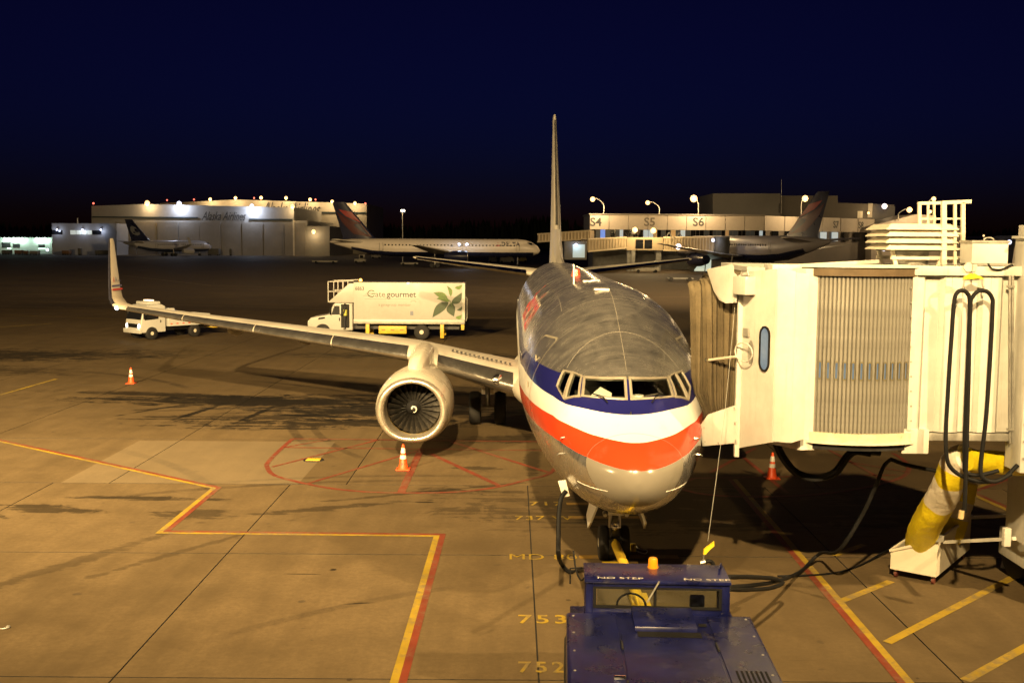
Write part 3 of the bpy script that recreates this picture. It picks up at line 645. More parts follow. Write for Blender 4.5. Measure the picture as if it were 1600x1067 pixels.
for s in (1, -1):
    secs = [[flip(p, s) for p in wing_sec(*q)] for q in WS]
    b = MB(); b.loft(secs)
    wing = b.build('wing', M_wing, plane, sharp=50)
    # polished slats: a shell wrapped on the first part of the chord
    def le(q, c0=.11, off=.012):
        xle, y, z, ch, t, cant, inc = q; out = []
        for c, h_ in airfoil(26, t):
            if c <= c0 * (4.4 / ch) ** .35:
                k = 1 if h_ >= 0 else -1; out.append(V((xle + c * ch - off, (y) * s, z + h_ * ch + k * off * .6 - c * ch * inc)))
        return out
    def lerp_q(a, c, t): return tuple(a[i] + (c[i] - a[i]) * t for i in range(7))
    def at_y(y):
        for a, c in zip(WS, WS[1:]):
            if a[1] <= y <= c[1]: return lerp_q(a, c, (y - a[1]) / (c[1] - a[1]))
        return WS[-1]
    for y0, y1 in ((2.0, 4.35), (5.35, 8.0), (8.04, 11.0), (11.04, 14.0), (14.04, 16.6)):
        rows = []
        for k in range(5):
            q = list(at_y(y0 + (y1 - y0) * k / 4)); r_ = []
            for c, h_ in airfoil(26, q[4]):
                lim = .13 if y1 > 5 else .12
                if c <= lim: r_.append(V((q[0] + c * q[3] - .012, q[1] * s, q[2] + h_ * q[3] + (.012 if h_ > 0 else -.012) - c * q[3] * q[6])))
            rows.append(r_)
        b = MB(); b.loft(rows, closed=False, cap=False); b.build('slat', M_polish, wing, sharp=70)
        q = at_y(y1); b = MB()
    # dark gap stripe below the slats (anti-ice shadow line) and flap track fairings
    for y_ in (6.6, 9.6, 12.4):
        q = at_y(y_); b = MB(); xe = q[0] + q[3]
        b.lathe([(0, .02), (.4, .17), (1.2, .24), (2.0, .17), (2.6, .03)], (xe - 1.7, y_ * s, q[2] - .22), (1, 0, -.05), 12, sy=1.3); b.build('flap_fairing', M_wing, wing)
    # rows of screw heads / vortex tabs along the inboard upper skin
    b = MB()
    for k in range(14):
        y_ = 2.1 + k * .14; q = at_y(y_); b.box(q[0] + 1.15, q[0] + 1.27, y_ * s - .035, y_ * s + .035, q[2] + q[3] * .075, q[2] + q[3] * .075 + .05)
    b.build('vortex_tabs', M_dark, wing, kind='stuff')
    b = MB(); q = at_y(2.5); b.lathe([(0, .17), (.03, .16), (.06, .1)], (q[0] + .02, 2.45 * s, q[2] + .1), (-1, -.15 * s, .35), 16); b.build('landing_light', M_chrome, wing)
    b = MB(); b.loft([[flip(p, s) for p in wing_sec(*q)] for q in [WS[-1]] + WL]); wl_ = b.build('winglet', mat('winglet_paint', (.62, .56, .47), .33, var=.05, grime=.1), plane, sharp=50)
    # dark leading band, coloured cuff stripes and the small mark on the inner face
    b = MB(); rows = []
    for q in WL[1:]:
        r_ = []
        for c, h_ in airfoil(26, q[4]):
            if c < .09: r_.append(flip(V((q[0] + c * q[3] - .02, q[1] - math.sin(q[5]) * h_ * q[3] * 1.5, q[2] + math.cos(q[5]) * h_ * q[3] * 1.5)), s))
        rows.append(r_)
    b.loft(rows, closed=False, cap=False); b.build('leading_band', mat('winglet_dark', (.02, .02, .03), .3), wl_, sharp=70)
    def inner(z_, c):   # inner face of the winglet
        for a, d_ in zip(WL, WL[1:]):
            if a[2] <= z_ <= d_[2]:
                q = lerp_q(a, d_, (z_ - a[2]) / (d_[2] - a[2])); return V((q[0] + c * q[3], (q[1] - .07 * q[3] - .004) * s, z_ + .02))
        q = WL[-1]; return V((q[0] + c * q[3], (q[1] - .05) * s, z_))
    for z0, z1, cl in ((4.36, 4.43, (.02, .02, .12)), (4.22, 4.29, (.5, .03, .02))):
        b = MB(); b.loft([[inner(z0, c), inner(z1, c)] for c in (.1, .25, .4, .55, .7, .85, .95)], closed=False, cap=False); b.build('cuff_stripe', mat('stripe_%d' % int(z0 * 100), cl, .35, var=0), wl_)
    for i, (c0, cl) in enumerate(((.28, (.5, .03, .02)), (.5, (.02, .02, .12)))):
        b = text_mesh('A', .3, lambda p: inner(4.62 + p.y, c0 + p.x / 1.2)); b.build('winglet_mark', mat('stripe_%d' % (422 if i == 0 else 436), cl, .35), wl_)
    b = text_mesh('AA.com', .14, lambda p: inner(4.58 + p.y, .8 + p.x / 1.6)); b.build('winglet_mark', mat('stripe_436', (.02, .02, .12), .35), wl_)
    b = MB(); b.lathe([(0, .01), (.05, .06), (.14, .08), (.25, .05)], (23.72, 17.05 * s, 3.62), (1, .2 * s, 0), 10); b.build('position_light', glow('tip_light', (.75, .85, 1), 6), wl_)
# ---- tail
def surf(b, secs): b.loft([wing_sec(*q) for q in secs])
def vsec(xle, z, ch, t, half=None):
    return [V((xle + c * ch, h_ * ch, z)) for c, h_ in [(c, h_ - .018 * 4 * c * (1 - c)) for c, h_ in airfoil(14, t)]]
b = MB(); b.loft([vsec(30.0, 4.9, 7.6, .09), vsec(31.6, 5.3, 6.1, .105), vsec(32.4, 6.0, 5.3, .105), vsec(33.0, 6.6, 4.9, .10), vsec(36.9, 12.3, 1.85, .095), vsec(37.05, 12.5, 1.7, .06)])
fin = b.build('fin', mat('fin_metal', (.52, .49, .44), .4, .45, var=.08, grime=.2), plane, sharp=50)
b = MB(); b.loft([[V((x_ + a_, y_, z_)) for a_, y_ in ((-.9, .0), (0, .10), (1.4, .17), (1.4, -.17), (0, -.10))] for x_, z_ in ((27.2, 5.31), (29.5, 5.5), (31.2, 5.95), (32.6, 6.8))]); b.build('dorsal_fillet', MATS['fin_metal'], fin)
b = MB(); b.loft([[V((x_ - .03, -.055 * k, z_)), V((x_ - .055, 0, z_)), V((x_ - .03, .055 * k, z_)), V((x_ + .3, .13 * k, z_)), V((x_ + .3, .11 * k, z_)), V((x_, .04 * k, z_))] for x_, z_, k in ((33.3, 7.0, 1.0), (36.85, 12.2, .6))], closed=False, cap=False)
b.build('leading_edge', M_polish, fin)
b = MB(); b.prism([(36.3, -.07, 11.0), (38.6, -.07, 11.0), (38.5, -.07, 11.2), (36.5, -.07, 11.2)], (0, .01, 0)); b.build('fin_band', M_polish, fin)
for s in (1, -1):
    b = MB(); b.loft([[flip(p, s) for p in wing_sec(*q)] for q in [(33.8, .5, 4.62, 4.3, .10, 0, 0), (34.4, 1.3, 4.7, 3.9, .10, 0, 0), (38.2, 7.0, 5.34, 1.5, .09, 0, 0), (38.45, 7.17, 5.37, 1.2, .05, 0, 0)]]); tp = b.build('tailplane', M_wing, plane, sharp=50)
    b = MB(); rows = []
    for q in [(34.4, 1.4, 4.71, 3.85, .10), (36.3, 4.2, 5.025, 2.7, .10), (38.2, 7.0, 5.34, 1.5, .09)]:
        rows.append([V((q[0] + c * q[3] - .012, q[1] * s, q[2] + h_ * q[3] + (.01 if h_ > 0 else -.01))) for c, h_ in airfoil(22, q[4]) if c <= .09])
    b.loft(rows, closed=False, cap=False); b.build('leading_edge', M_chrome, tp, sharp=70)

# ---- engines
M_lip = mat('inlet_lip_metal', (.66, .61, .53), .3, .8, var=.06, scale=3)
M_blade = mat('fan_blade_metal', (.10, .095, .09), .36, .8, var=.15, scale=8)
M_duct = mat('duct_grey', (.30, .27, .22), .45, .1, var=.1)
bl = MB()
def blade_mesh():
    rows = []
    for k in range(6):
        r_ = .2 + .545 * k / 5; tw = R(28 + 30 * k / 5); ch = .13 + .09 * k / 5
        c_, s_ = math.cos(tw) * ch / 2, math.sin(tw) * ch / 2
        sk = .05 * (k / 5) ** 2
        rows.append([V((sk - c_, -s_, r_)), V((sk + .006, .012, r_)), V((sk + c_, s_, r_)), V((sk - .006, -.012, r_))])
    b = MB(); b.loft(rows); return b
blade_src = None
for s in (1, -1):
    cx, cz, ox = 4.83 * s, 1.51, 12.85
    def ring(x_, ry, rt, rb, n=40):   # nacelle cut: width, top and bottom radii differ (flattened keel)
        out = []
        for k in range(n):
            t = 2 * math.pi * k / n; c_, s_ = math.cos(t), math.sin(t)
            e = 1.0 if s_ > 0 else .86
            yy = ry * (1 if c_ >= 0 else -1) * abs(c_) ** e; zz = (rt if s_ > 0 else rb) * (1 if s_ >= 0 else -1) * abs(s_) ** (1 if s_ > 0 else 1.0)
            out.append(V((ox + x_, cx + yy, cz + zz)))
        return out
    b = MB(); b.loft([ring(.12, 1.0, .93, .91), ring(.4, 1.06, 1.0, .96), ring(.9, 1.1, 1.06, 1.0), ring(1.7, 1.1, 1.08, 1.0), ring(2.8, 1.03, 1.02, .95), ring(3.6, .9, .9, .88), ring(3.62, .82, .82, .8), ring(3.0, .82, .82, .8)], cap=False)
    nac = b.build('engine_nacelle', M_nac, plane, sharp=50)
    b = MB(); b.loft([ring(.14, 1.002, .932, .912), ring(.05, .975, .905, .885), ring(.0, .92, .855, .835), ring(.0, .87, .81, .79), ring(.04, .825, .775, .755), ring(.14, .79, .755, .74)], cap=False); b.build('inlet_lip', M_lip, nac, sharp=70)
    b = MB(); b.loft([ring(.14, .79, .755, .74), ring(.5, .775, .77, .77), ring(.78, .775, .775, .775)], cap=False); b.build('inlet_duct', M_duct, nac, sharp=70)
    fx = ox + .72
    b = MB(); b.lathe([(0, .78), (.02, .78)], (fx + .2, cx, cz), (1, 0, 0), 36); b.build('fan_back', mat('fan_dark', (.012, .012, .012), .7), nac)
    b = MB(); b.lathe([(0, .775), (.07, .775)], (fx - .06, cx, cz), (1, 0, 0), 36, cap=False); b.build('wear_strip', mat('abradable', (.42, .31, .12), .6), nac)
    b = MB(); b.lathe([(0, .003), (.03, .05), (.12, .11), (.26, .18), (.34, .215)], (fx - .34, cx, cz), (1, 0, 0), 24); sp = b.build('spinner', mat('spinner_black', (.02, .02, .022), .3), nac)
    pts = []
    for k in range(22):
        a_ = k / 21 * 4.6; rr = .025 + .095 * k / 21; xx = fx - .34 + .03 + (rr - .05) / .06 * .09 - .012
        pts.append((min(xx, fx - .21), cx + rr * math.cos(a_), cz + rr * math.sin(a_)))
    b = MB(); b.tube(pts, [.012 + .012 * math.sin(math.pi * k / 21) for k in range(22)], 6); b.build('spinner_spiral', M_white, sp)
    for k in range(24):
        if blade_src is None:
            blade_src = blade_mesh().build('fan_blade', M_blade, nac); o = blade_src
        else: o = stamp('fan_blade', blade_src, (0, 0, 0), nac)
        o.location = (fx, cx, cz); o.rotation_euler = (2 * math.pi * k / 24 + .05, 0, 0)
    b = MB(); b.lathe([(0, .62), (.8, .5), (1.3, .36), (1.5, .3), (1.9, .02)], (ox + 3.3, cx, cz), (1, 0, 0), 28); b.build('exhaust_nozzle', M_dark, nac)
    # pylon
    b = MB()
    def psec(x_, w_, z0, z1): return [V((x_, cx - w_, z0)), V((x_ + .0, cx + w_, z0)), V((x_, cx + w_ * .8, z1 - .12)), V((x_, cx + w_ * .35, z1)), V((x_, cx - w_ * .35, z1)), V((x_, cx - w_ * .8, z1 - .12))]
    b.loft([psec(ox + .95, .1, 2.3, 2.58), psec(ox + 1.25, .27, 2.3, 2.78), psec(ox + 2.2, .34, 2.3, 2.92), psec(ox + 3.2, .36, 2.2, 2.98), psec(ox + 4.3, .36, 2.0, 3.02), psec(ox + 6.2, .2, 2.2, 2.7)])
    b.build('pylon', M_nac, plane, bevel=.05, sharp=60)
# wing to body fairing
b = MB(); b.loft([[V((x_, w_ * math.sin(2 * math.pi * k / 28), 1.9 + (h_ if math.cos(2 * math.pi * k / 28) > 0 else d_) * math.cos(2 * math.pi * k / 28))) for k in range(28)] for x_, w_, h_, d_ in ((12.2, 1.3, .3, .45), (13.2, 1.75, .6, .7), (14.6, 2.02, .75, .82), (17, 2.1, .8, .85), (20, 2.1, .8, .85), (22.5, 1.9, .6, .7), (24.2, 1.4, .3, .45))])
b.build('body_fairing', M_wing, plane, sharp=60)
# ---- landing gear
def wheel(parent, c, r, w, name='wheel'):
    b = MB(); b.lathe([(-w / 2, r * .55), (-w / 2, r * .84), (-w * .42, r * .95), (-w * .25, r), (w * .25, r), (w * .42, r * .95), (w / 2, r * .84), (w / 2, r * .55)], c, (0, 1, 0), 30)
    t_ = b.build('tyre', M_tyre, parent)
    b = MB(); b.lathe([(-w / 2 - .005, r * .2), (-w * .4, r * .52), (w * .4, r * .52), (w / 2 + .005, r * .2)], c, (0, 1, 0), 20); b.build('rim', M_cream, t_)
for s in (1, -1):
    for dy in (-.43, .43): wheel(plane, (19.6, (2.86 + dy) * s, .565), .565, .40)
    b = MB(); y_ = 2.86 * s; b.cyl((19.6, y_, .5), (19.55, y_, 1.35), .075, n=12); b.cyl((19.55, y_, 1.25), (19.4, y_ - .05 * s, 2.4), .115, n=14); b.cyl((19.6, y_ - .3, .565), (19.6, y_ + .3, .565), .09, n=12)
    b.bar((19.7, y_, .65), (19.95, y_, 1.0), .18, .05); b.bar((19.95, y_, 1.0), (19.62, y_, 1.4), .18, .05); b.cyl((19.45, y_, 1.7), (19.5, y_ - 1.3 * s, 2.2), .05, n=8)
    b.build('main_gear_strut', M_galv, plane)
    for dy in (-.14, .14):
        b = MB(); b.box(19.3, 19.42, y_ + dy - .06, y_ + dy + .06, 1.06, 1.28); b.build('brake_box', M_white, plane, bevel=.01)
    b = MB(); b.box(19.2, 20.1, y_ + .25 * s - .02, y_ + .25 * s + .02, 1.4, 2.1); b.build('gear_door', M_wing, plane)
for dy in (-.2, .2): wheel(plane, (4.0, dy, .345), .345, .2)
b = MB(); b.cyl((4.0, 0, .33), (3.98, 0, .95), .045, n=12); b.cyl((3.98, 0, .8), (3.9, 0, 1.6), .085, n=14); b.cyl((4.0, -.22, .345), (4.0, .22, .345), .05, n=10); b.bar((3.85, 0, .45), (3.7, 0, .68), .12, .035); b.bar((3.7, 0, .68), (3.88, 0, .95), .12, .035)
b.cyl((3.8, -.09, .7), (3.8, -.09, 1.1), .035, n=8); b.cyl((3.8, .09, .7), (3.8, .09, 1.1), .035, n=8); b.build('nose_gear_strut', M_steel, plane)
b = MB(); b.box(3.62, 3.8, -.16, .16, .98, 1.14); b.cyl((3.6, -.21, 1.0), (3.78, -.21, 1.0), .045, n=8); b.cyl((3.6, .21, 1.0), (3.78, .21, 1.0), .045, n=8); b.box(3.64, 3.74, -.1, .1, 1.14, 1.26); b.build('steering_unit', M_steel, plane, bevel=.015)
b = MB(); b.lathe([(0, .02), (.04, .075), (.09, .085)], (3.58, 0, .76), (1, 0, 0), 16); b.build('taxi_light', M_chrome, plane)
for s in (1, -1):
    b = MB(); b.prism([(3.05, .34 * s, 1.42), (3.1, .5 * s, .98), (3.45, .52 * s, .78), (4.15, .5 * s, .86), (4.3, .36 * s, 1.42)], (0, .035 * s, .0)); gd = b.build('nose_gear_door', M_white, plane)
# ------------------------------------------------------------------ jet bridge at the front left door
YN = 17.2                                           # near wall of the tunnel
br = thing('jet_bridge', 'cream passenger boarding bridge with slatted grey drum and pleated canopy against the airliner', 'jet bridge', (7.0, 18.6, 0))
def X(px, Y, py=560): return at(px, py, Y).x
def Z(py, Y, px=1400): return at(px, py, Y).z
zt, zb = Z(430, YN), Z(676, YN)
xL, xR = X(1421, YN), 13.5
b = MB(); b.box(xL, xR, YN + .1, YN + 2.9, zb, zt); b.build('tunnel', M_bridge, br, wc=True)
pw = .62; prof = [(0, 0), (.17, 0), (.23, .075), (.45, .075), (.51, 0), (pw, 0)]
pb = MB(); poly = [(u, d, 0) for u, d in prof] + [(pw, .1, 0), (0, .1, 0)]; pb.prism(poly, (0, 0, zt - zb - .03))
psrc = None; x = xL + .012
while x < 10.5:
    loc = (x - 7.0, YN - 18.6 - .012, zb + .015)
    if psrc is None: psrc = pb.build('wall_panel', M_bridge, br); psrc.location = loc
    else: stamp('wall_panel', psrc, loc, br)
    x += pw + .004
b = MB(); b.box(xL - .02, xR, YN - .07, YN + .12, zt, Z(415, YN)); b.build('top_beam', M_bridge, br, wc=True, bevel=.012)
b = MB(); b.box(xL, xR, YN + .13, YN + 2.95, zt + .02, Z(416, YN)); b.build('roof', M_bridge, br, wc=True)
b = MB(); b.box(X(1455, YN), xR, YN + .0, YN + .18, Z(688, YN), zb - .002); b.build('bottom_channel', M_galv, br, wc=True, bevel=.01)
b = MB(); b.box(X(1414, YN), X(1456, YN), YN - .03, YN + .3, Z(708, YN), zb + .07); b.build('skirt_plate', M_bridge, br, wc=True, bevel=.012)
b = MB(); b.box(X(1420, YN), X(1427, YN), YN - .05, YN - .014, zb + .05, zt - .01); b.build('edge_strip', M_bridge, br, wc=True)
for i in range(10):
    p = at(1423.5, 450 + i * 23, YN - .05); b = MB(); b.cyl(p, p + V((0, -.012, 0)), .013, n=8); b.build('bolt', M_galv, br, wc=True)
# slatted drum
xa, xb = X(1261, YN), X(1421, YN); RD = 1.7; cxd = (xa + xb) / 2 + .12; cyd = YN + .02 + RD - .17
def drum(a, r): return V((cxd + r * math.sin(a), cyd - r * math.cos(a), 0))
a0 = math.asin((xa - .03 - cxd) / RD); a1 = math.asin((xb + .02 - cxd) / RD)
zs0, zs1 = Z(677, YN - .1), Z(432, YN - .1)
NS = 28; da = (a1 - a0) / NS; hw_ = RD * da / 2
M_slat = mat('slat_aluminium', (.30, .29, .265), .42, .5, var=.1, scale=2.5, grime=.25)
sb = MB(); sb.prism([(-hw_ * .96, 0, 0), (-hw_ * .55, -.018, 0), (hw_ * .45, -.018, 0), (hw_ * .8, .0, 0), (hw_ * .96, .004, 0), (hw_ * .96, .02, 0), (-hw_ * .96, .02, 0)], (0, 0, zs1 - zs0))
sl_full = None; low = MB(); zwin0, zwin1 = Z(593, YN - .1), Z(567, YN - .1)
def slat_part(za, zb_): 
    q = MB(); q.prism([(-hw_ * .96, 0, za), (-hw_ * .55, -.018, za), (hw_ * .45, -.018, za), (hw_ * .8, .0, za), (hw_ * .96, .004, za), (hw_ * .96, .02, za), (-hw_ * .96, .02, za)], (0, 0, zb_ - za)); return q
src_a = src_b = None
for k in range(NS):
    a = a0 + da * (k + .5); p = drum(a, RD); loc = (p.x - 7.0, p.y - 18.6, 0); rot = (0, 0, a)
    if k % 2 == 0:       # slats with a little window: two lengths and a glazed slot
        if src_a is None:
            src_a = (slat_part(zs0, zwin0).build('slat', M_slat, br), slat_part(zwin1, zs1).build('slat', M_slat, br), slat_part(zwin0, zwin1))
            fr = MB(); fr.box(-hw_ * .9, -hw_ * .55, -.02, .018, zwin0 - .01, zwin1 + .01); fr.box(hw_ * .55, hw_ * .9, -.02, .018, zwin0 - .01, zwin1 + .01); fr.box(-hw_ * .54, hw_ * .54, -.02, .018, zwin0 - .02, zwin0 + .008); fr.box(-hw_ * .54, hw_ * .54, -.02, .018, zwin1 - .008, zwin1 + .02)
            gl_ = MB(); gl_.box(-hw_ * .54, hw_ * .54, .0, .006, zwin0, zwin1)
            M_slot = mat('lit_slot_glass', (.05, .06, .07), .2, var=.5, scale=3, emit=(.36, .47, .52), estr=.42)
            src_a += (fr.build('slot_frame', mat('slot_brass', (.24, .21, .13), .4, .5), br), gl_.build('slot_window', M_slot, br))
            obs = [src_a[0], src_a[1], src_a[3], src_a[4]]
        else: obs = [stamp(n_, s_, loc, br) for n_, s_ in (('slat', src_a[0]), ('slat', src_a[1]), ('slot_frame', src_a[3]), ('slot_window', src_a[4]))]
    else:
        if src_b is None: src_b = slat_part(zs0, zs1).build('slat', M_slat, br); obs = [src_b]
        else: obs = [stamp('slat', src_b, loc, br)]
    for o in obs: o.location = loc; o.rotation_euler = rot
def arc_band(r0, r1, z0, z1, ea=.02, n=24):
    b = MB(); q = [a0 - ea + (a1 - a0 + 2 * ea) * i / n for i in range(n + 1)]
    rings = []
    for a in q:
        i_, o_ = drum(a, r0), drum(a, r1); rings.append([V((i_.x, i_.y, z0)), V((o_.x, o_.y, z0)), V((o_.x, o_.y, z1)), V((i_.x, i_.y, z1))])
    b.loft(rings); return b
arc_band(RD - .1, RD + .07, zs1 + .0, Z(419, YN - .1)).build('drum_lintel', mat('brown_steel', (.12, .085, .05), .5, .3, var=.2, grime=.3), br, wc=True)
arc_band(RD - .3, RD + .10, Z(419, YN - .1) + .003, Z(414, YN - .1)).build('drum_cap', M_bridge, br, wc=True)
arc_band(RD - .1, RD + .06, Z(690, YN - .1), zs0 - .003).build('drum_sill', mat('stained_cream', (.6, .55, .4), .5, grime=.8, scale=4, grimecol=(.05, .04, .03)), br, wc=True)
arc_band(RD - .4, RD + .10, Z(694, YN - .1), Z(690, YN - .1) - .002).build('drum_ledge', M_cream, br, wc=True)
arc_band(RD - .5, RD + .02, Z(704, YN - .1), Z(694, YN - .1) - .002).build('drum_base', M_dark, br, wc=True)
b = MB(); b.cyl((cxd, cyd, zs0 - .05), (cxd, cyd, zs1), 1.45, n=30); b.build('drum_core', M_dark, br, wc=True)
b = MB(); b.box(xb + .03, cxd + 1.3, YN + .3, YN + 2.8, zb + .02, zt - .02); b.build('drum_link', M_dark, br, wc=True)
# cab walls
pC0, pC1 = at(1260, 560, YN - .2), at(1212, 560, YN - .12); pB1 = at(1156, 560, YN + .95)
def wall(a, c, z0a, z0c, z1a, z1c, th=.06):
    d = (c - a); n = V((d.y, -d.x, 0)).normalized()
    if n.y > 0: n = -n
    A, C_ = V((a.x, a.y, 0)), V((c.x, c.y, 0)); k = n * -th
    P = [A + V((0, 0, z0a)), C_ + V((0, 0, z0c)), A + k + V((0, 0, z0a)), C_ + k + V((0, 0, z0c)), A + V((0, 0, z1a)), C_ + V((0, 0, z1c)), A + k + V((0, 0, z1a)), C_ + k + V((0, 0, z1c))]
    return MB().hexa(P), n
pm_ = at(1240, 560, YN - .24)
b, n_ = wall(pm_, pC0, Z(692, pm_.y, 1240), Z(686, pC0.y, 1258), Z(426, pm_.y, 1240), Z(428, pC0.y, 1258)); b.build('cab_panel', M_bridge, br, wc=True, bevel=.008)
b, n_ = wall(pC1, pm_ - V((.004, 0, 0)), Z(690, pC1.y, 1212), Z(692, pm_.y, 1240), Z(420, pC1.y, 1212), Z(424, pm_.y, 1240)); b.build('cab_panel', M_bridge, br, wc=True, bevel=.008)
pB0 = pC1 + V((-.01, .05, 0))
b, nB = wall(pB1, pB0, Z(700, pB1.y, 1156), Z(691, pB0.y, 1211), Z(426, pB1.y, 1156), Z(420, pB0.y, 1211)); b.build('cab_panel', M_bridge, br, wc=True, bevel=.008)
# inner shell of the cab so that nothing shows through
b = MB(); b.prism([(pB1.x + .1, pB1.y + .1, Z(690, 18)), (pC0.x, YN + .0, Z(690, 18)), (xb + .3, YN + .3, Z(690, 18)), (xb + .3, YN + 3.4, Z(690, 18)), (pB1.x + .35, YN + 4.6, Z(690, 18))], (0, 0, Z(420, YN + .3) - Z(690, 18))); b.build('cab_shell', M_bridge, br, wc=True)
# small pill-shaped window in the oblique wall
def on_B(u, z, off): return V((pB1.x + (pB0.x - pB1.x) * u, pB1.y + (pB0.y - pB1.y) * u, z)) + nB * off
uw, zw0, zw1 = .735, Z(578, YN + .3), Z(513, YN + .3); rw = .125; LB = (pB0 - pB1).length
def pill(rr, off, n=10):
    out = []
    for k in range(2 * n + 2):
        t = math.pi * k / n if k <= n else math.pi * (k - 1) / n
        c_, s_ = rr * math.cos(t), rr * math.sin(t); out.append(on_B(uw + c_ / LB, (zw1 - rw if k <= n else zw0 + rw) + s_, off))
    return out
b = MB(); b.loft([pill(rw + .03, 0), pill(rw + .03, .025), pill(rw, .025), pill(rw, .004)], cap=False); pf = b.build('cab_window_frame', M_black, br, wc=True)
b = MB(); b.add(pill(rw, .006), [tuple(range(22))]); b.build('glass', mat('lit_cab_glass', (.06, .07, .08), .08, var=.5, scale=2.2, emit=(.42, .55, .62), estr=.45), pf, wc=True)
# fittings on the oblique wall: junction box, switch plate, round bracket hole and hoop
b = MB(); b.hexa([on_B(.04, Z(461, 18), 0), on_B(.42, Z(461, 18), 0), on_B(.04, Z(461, 18), .2), on_B(.42, Z(461, 18), .2), on_B(.04, Z(433, 18), 0), on_B(.42, Z(433, 18), 0), on_B(.04, Z(433, 18), .2), on_B(.42, Z(433, 18), .2)]); jb = b.build('junction_box', M_bridge, br, wc=True, bevel=.01)
b = MB(); b.tube([on_B(.12, Z(431, 18), .1), on_B(.16, Z(424, 18), .1), on_B(.32, Z(424, 18), .1), on_B(.36, Z(431, 18), .1)], .014, 6); b.build('box_handle', M_galv, jb, wc=True)
b = MB(); b.hexa([on_B(.1, Z(527, 18), 0), on_B(.28, Z(527, 18), 0), on_B(.1, Z(527, 18), .03), on_B(.28, Z(527, 18), .03), on_B(.1, Z(514, 18), 0), on_B(.28, Z(514, 18), 0), on_B(.1, Z(514, 18), .03), on_B(.28, Z(514, 18), .03)]); b.build('switch_plate', M_galv, br, wc=True, bevel=.005)
b = MB(); cz_ = Z(550, 18)
b.add([on_B(.33 + .09 * math.cos(t), cz_ + .2 * math.sin(t), .006) for t in [2 * math.pi * k / 20 for k in range(20)]], [tuple(range(20))]); b.build('cable_reel', M_galv, br, wc=True)
b = MB(); b.tube([on_B(.3 + .26 * math.cos(t), cz_ + .16 * math.sin(t), .12) for t in [2 * math.pi * k / 20 for k in range(21)]], .012, 6); b.build('hoop', M_bridge, br, wc=True)
b = MB(); b.box(pB1.x - .06, pB1.x + .02, pB1.y - .06, pB1.y + .06, Z(713, pB1.y, 1152), Z(430, pB1.y, 1152)); b.build('corner_post', M_bridge, br, wc=True, bevel=.01)
# canopy hood and lower wing plate in front of the bellows
def plate(pix, Y0_, Y1_, x0=1095, x1=1152, th=.05):
    P = []
    for px, py in pix:
        P.append(at(px, py, Y0_ + (Y1_ - Y0_) * (px - x1) / (x0 - x1)))
    b = MB(); b.prism(P, (0, th, 0)); return b
plate([(1151, 473), (1134, 474), (1124, 469), (1116, 455), (1105, 421), (1143, 413), (1147, 416), (1147, 426), (1152, 430)], 18.05, 18.9).build('canopy_hood', M_bridge, br, wc=True)
plate([(1151, 692), (1098, 697), (1095, 665), (1107, 648), (1151, 633)], 18.02, 18.75).build('wing_plate', M_bridge, br, wc=True)
for px, py, Y_ in ((1147, 637, 18.03), (1148, 660, 18.03), (1149, 688, 18.03), (1102, 690, 18.68), (1122, 692, 18.4), (1100, 668, 18.7), (1147, 468, 18.05), (1147, 440, 18.05), (1113, 424, 18.78)):
    p = at(px, py, Y_ - .012); b = MB(); b.cyl(p, p + V((0, -.012, 0)), .014, n=8); b.build('bolt', M_galv, br, wc=True)
# pleated canopy: an arch lofted from the cab mouth to the aircraft skin
def fus_edge(z, Y): return AX + fus_y(Y - AY, z)
rings = []; NP = 46
Yn0, Yn1, Yf0, Yf1 = 18.25, 19.15, 22.4, 22.6
random.seed(5)
for i in range(NP + 1):
    t = i / NP; amp = (.045 if i % 2 else -.02) * random.uniform(.6, 1.25); ring_ = []
    yn = Yn0 + (Yn1 - Yn0) * t; yf = Yf0 + (Yf1 - Yf0) * t; lean = random.uniform(-.012, .012)
    z0 = Z(640, 18.2) + (Z(656, 19.9) - Z(640, 18.2)) * t; z1 = Z(426, 18.3) + (Z(443, 19.9) - Z(426, 18.3)) * t
    for (y_, z_, ny, nz) in [(yn, z0 + (z1 - .22 - z0) * k / 8, -1, 0) for k in range(9)] + [(yn + .07, z1 - .07, -.7, .7), (yn + .22, z1, 0, 1)] + [(yn + .25 + (yf - yn - .5) * k / 4, z1, 0, 1) for k in range(1, 4)] + [(yf, z1 - .25, 1, 0), (yf, z0, 1, 0)]:
        xe = max(3.20 + .03 * (z1 - z_), fus_edge(z_, max(19.1 - .2 * (z1 - z_), y_)) + .04) if z_ < 4.6 else 3.2 + .03 * (z1 - z_)
        if y_ > yn + .3: xe = max(xe, .176 * y_)
        ring_.append(V((4.10 * (1 - t) + xe * t + lean * (z_ - z0) * 2, y_ + ny * amp + .012 * math.sin(z_ * 2.2 + i * .4), z_ + nz * amp * .7)))
    rings.append(ring_)
b = MB(); b.loft(rings, closed=False, cap=False)
M_canvas = mat('canopy_canvas', (.115, .09, .052), .85, var=.2, scale=3, bump=.3, grime=.35)
b.build('canopy_bellows', M_canvas, br, wc=True, sharp=75)
b = MB(); b.tube([at(1151, 557, 18.0), at(1120, 561, 18.6), at(1105, 563, 18.95)], .025, 8); b.tube([at(1105, 562, 18.95), at(1092, 566, 19.25)], .045, 8, 1); b.build('canopy_strut', [M_cream, M_dark], br, wc=True)
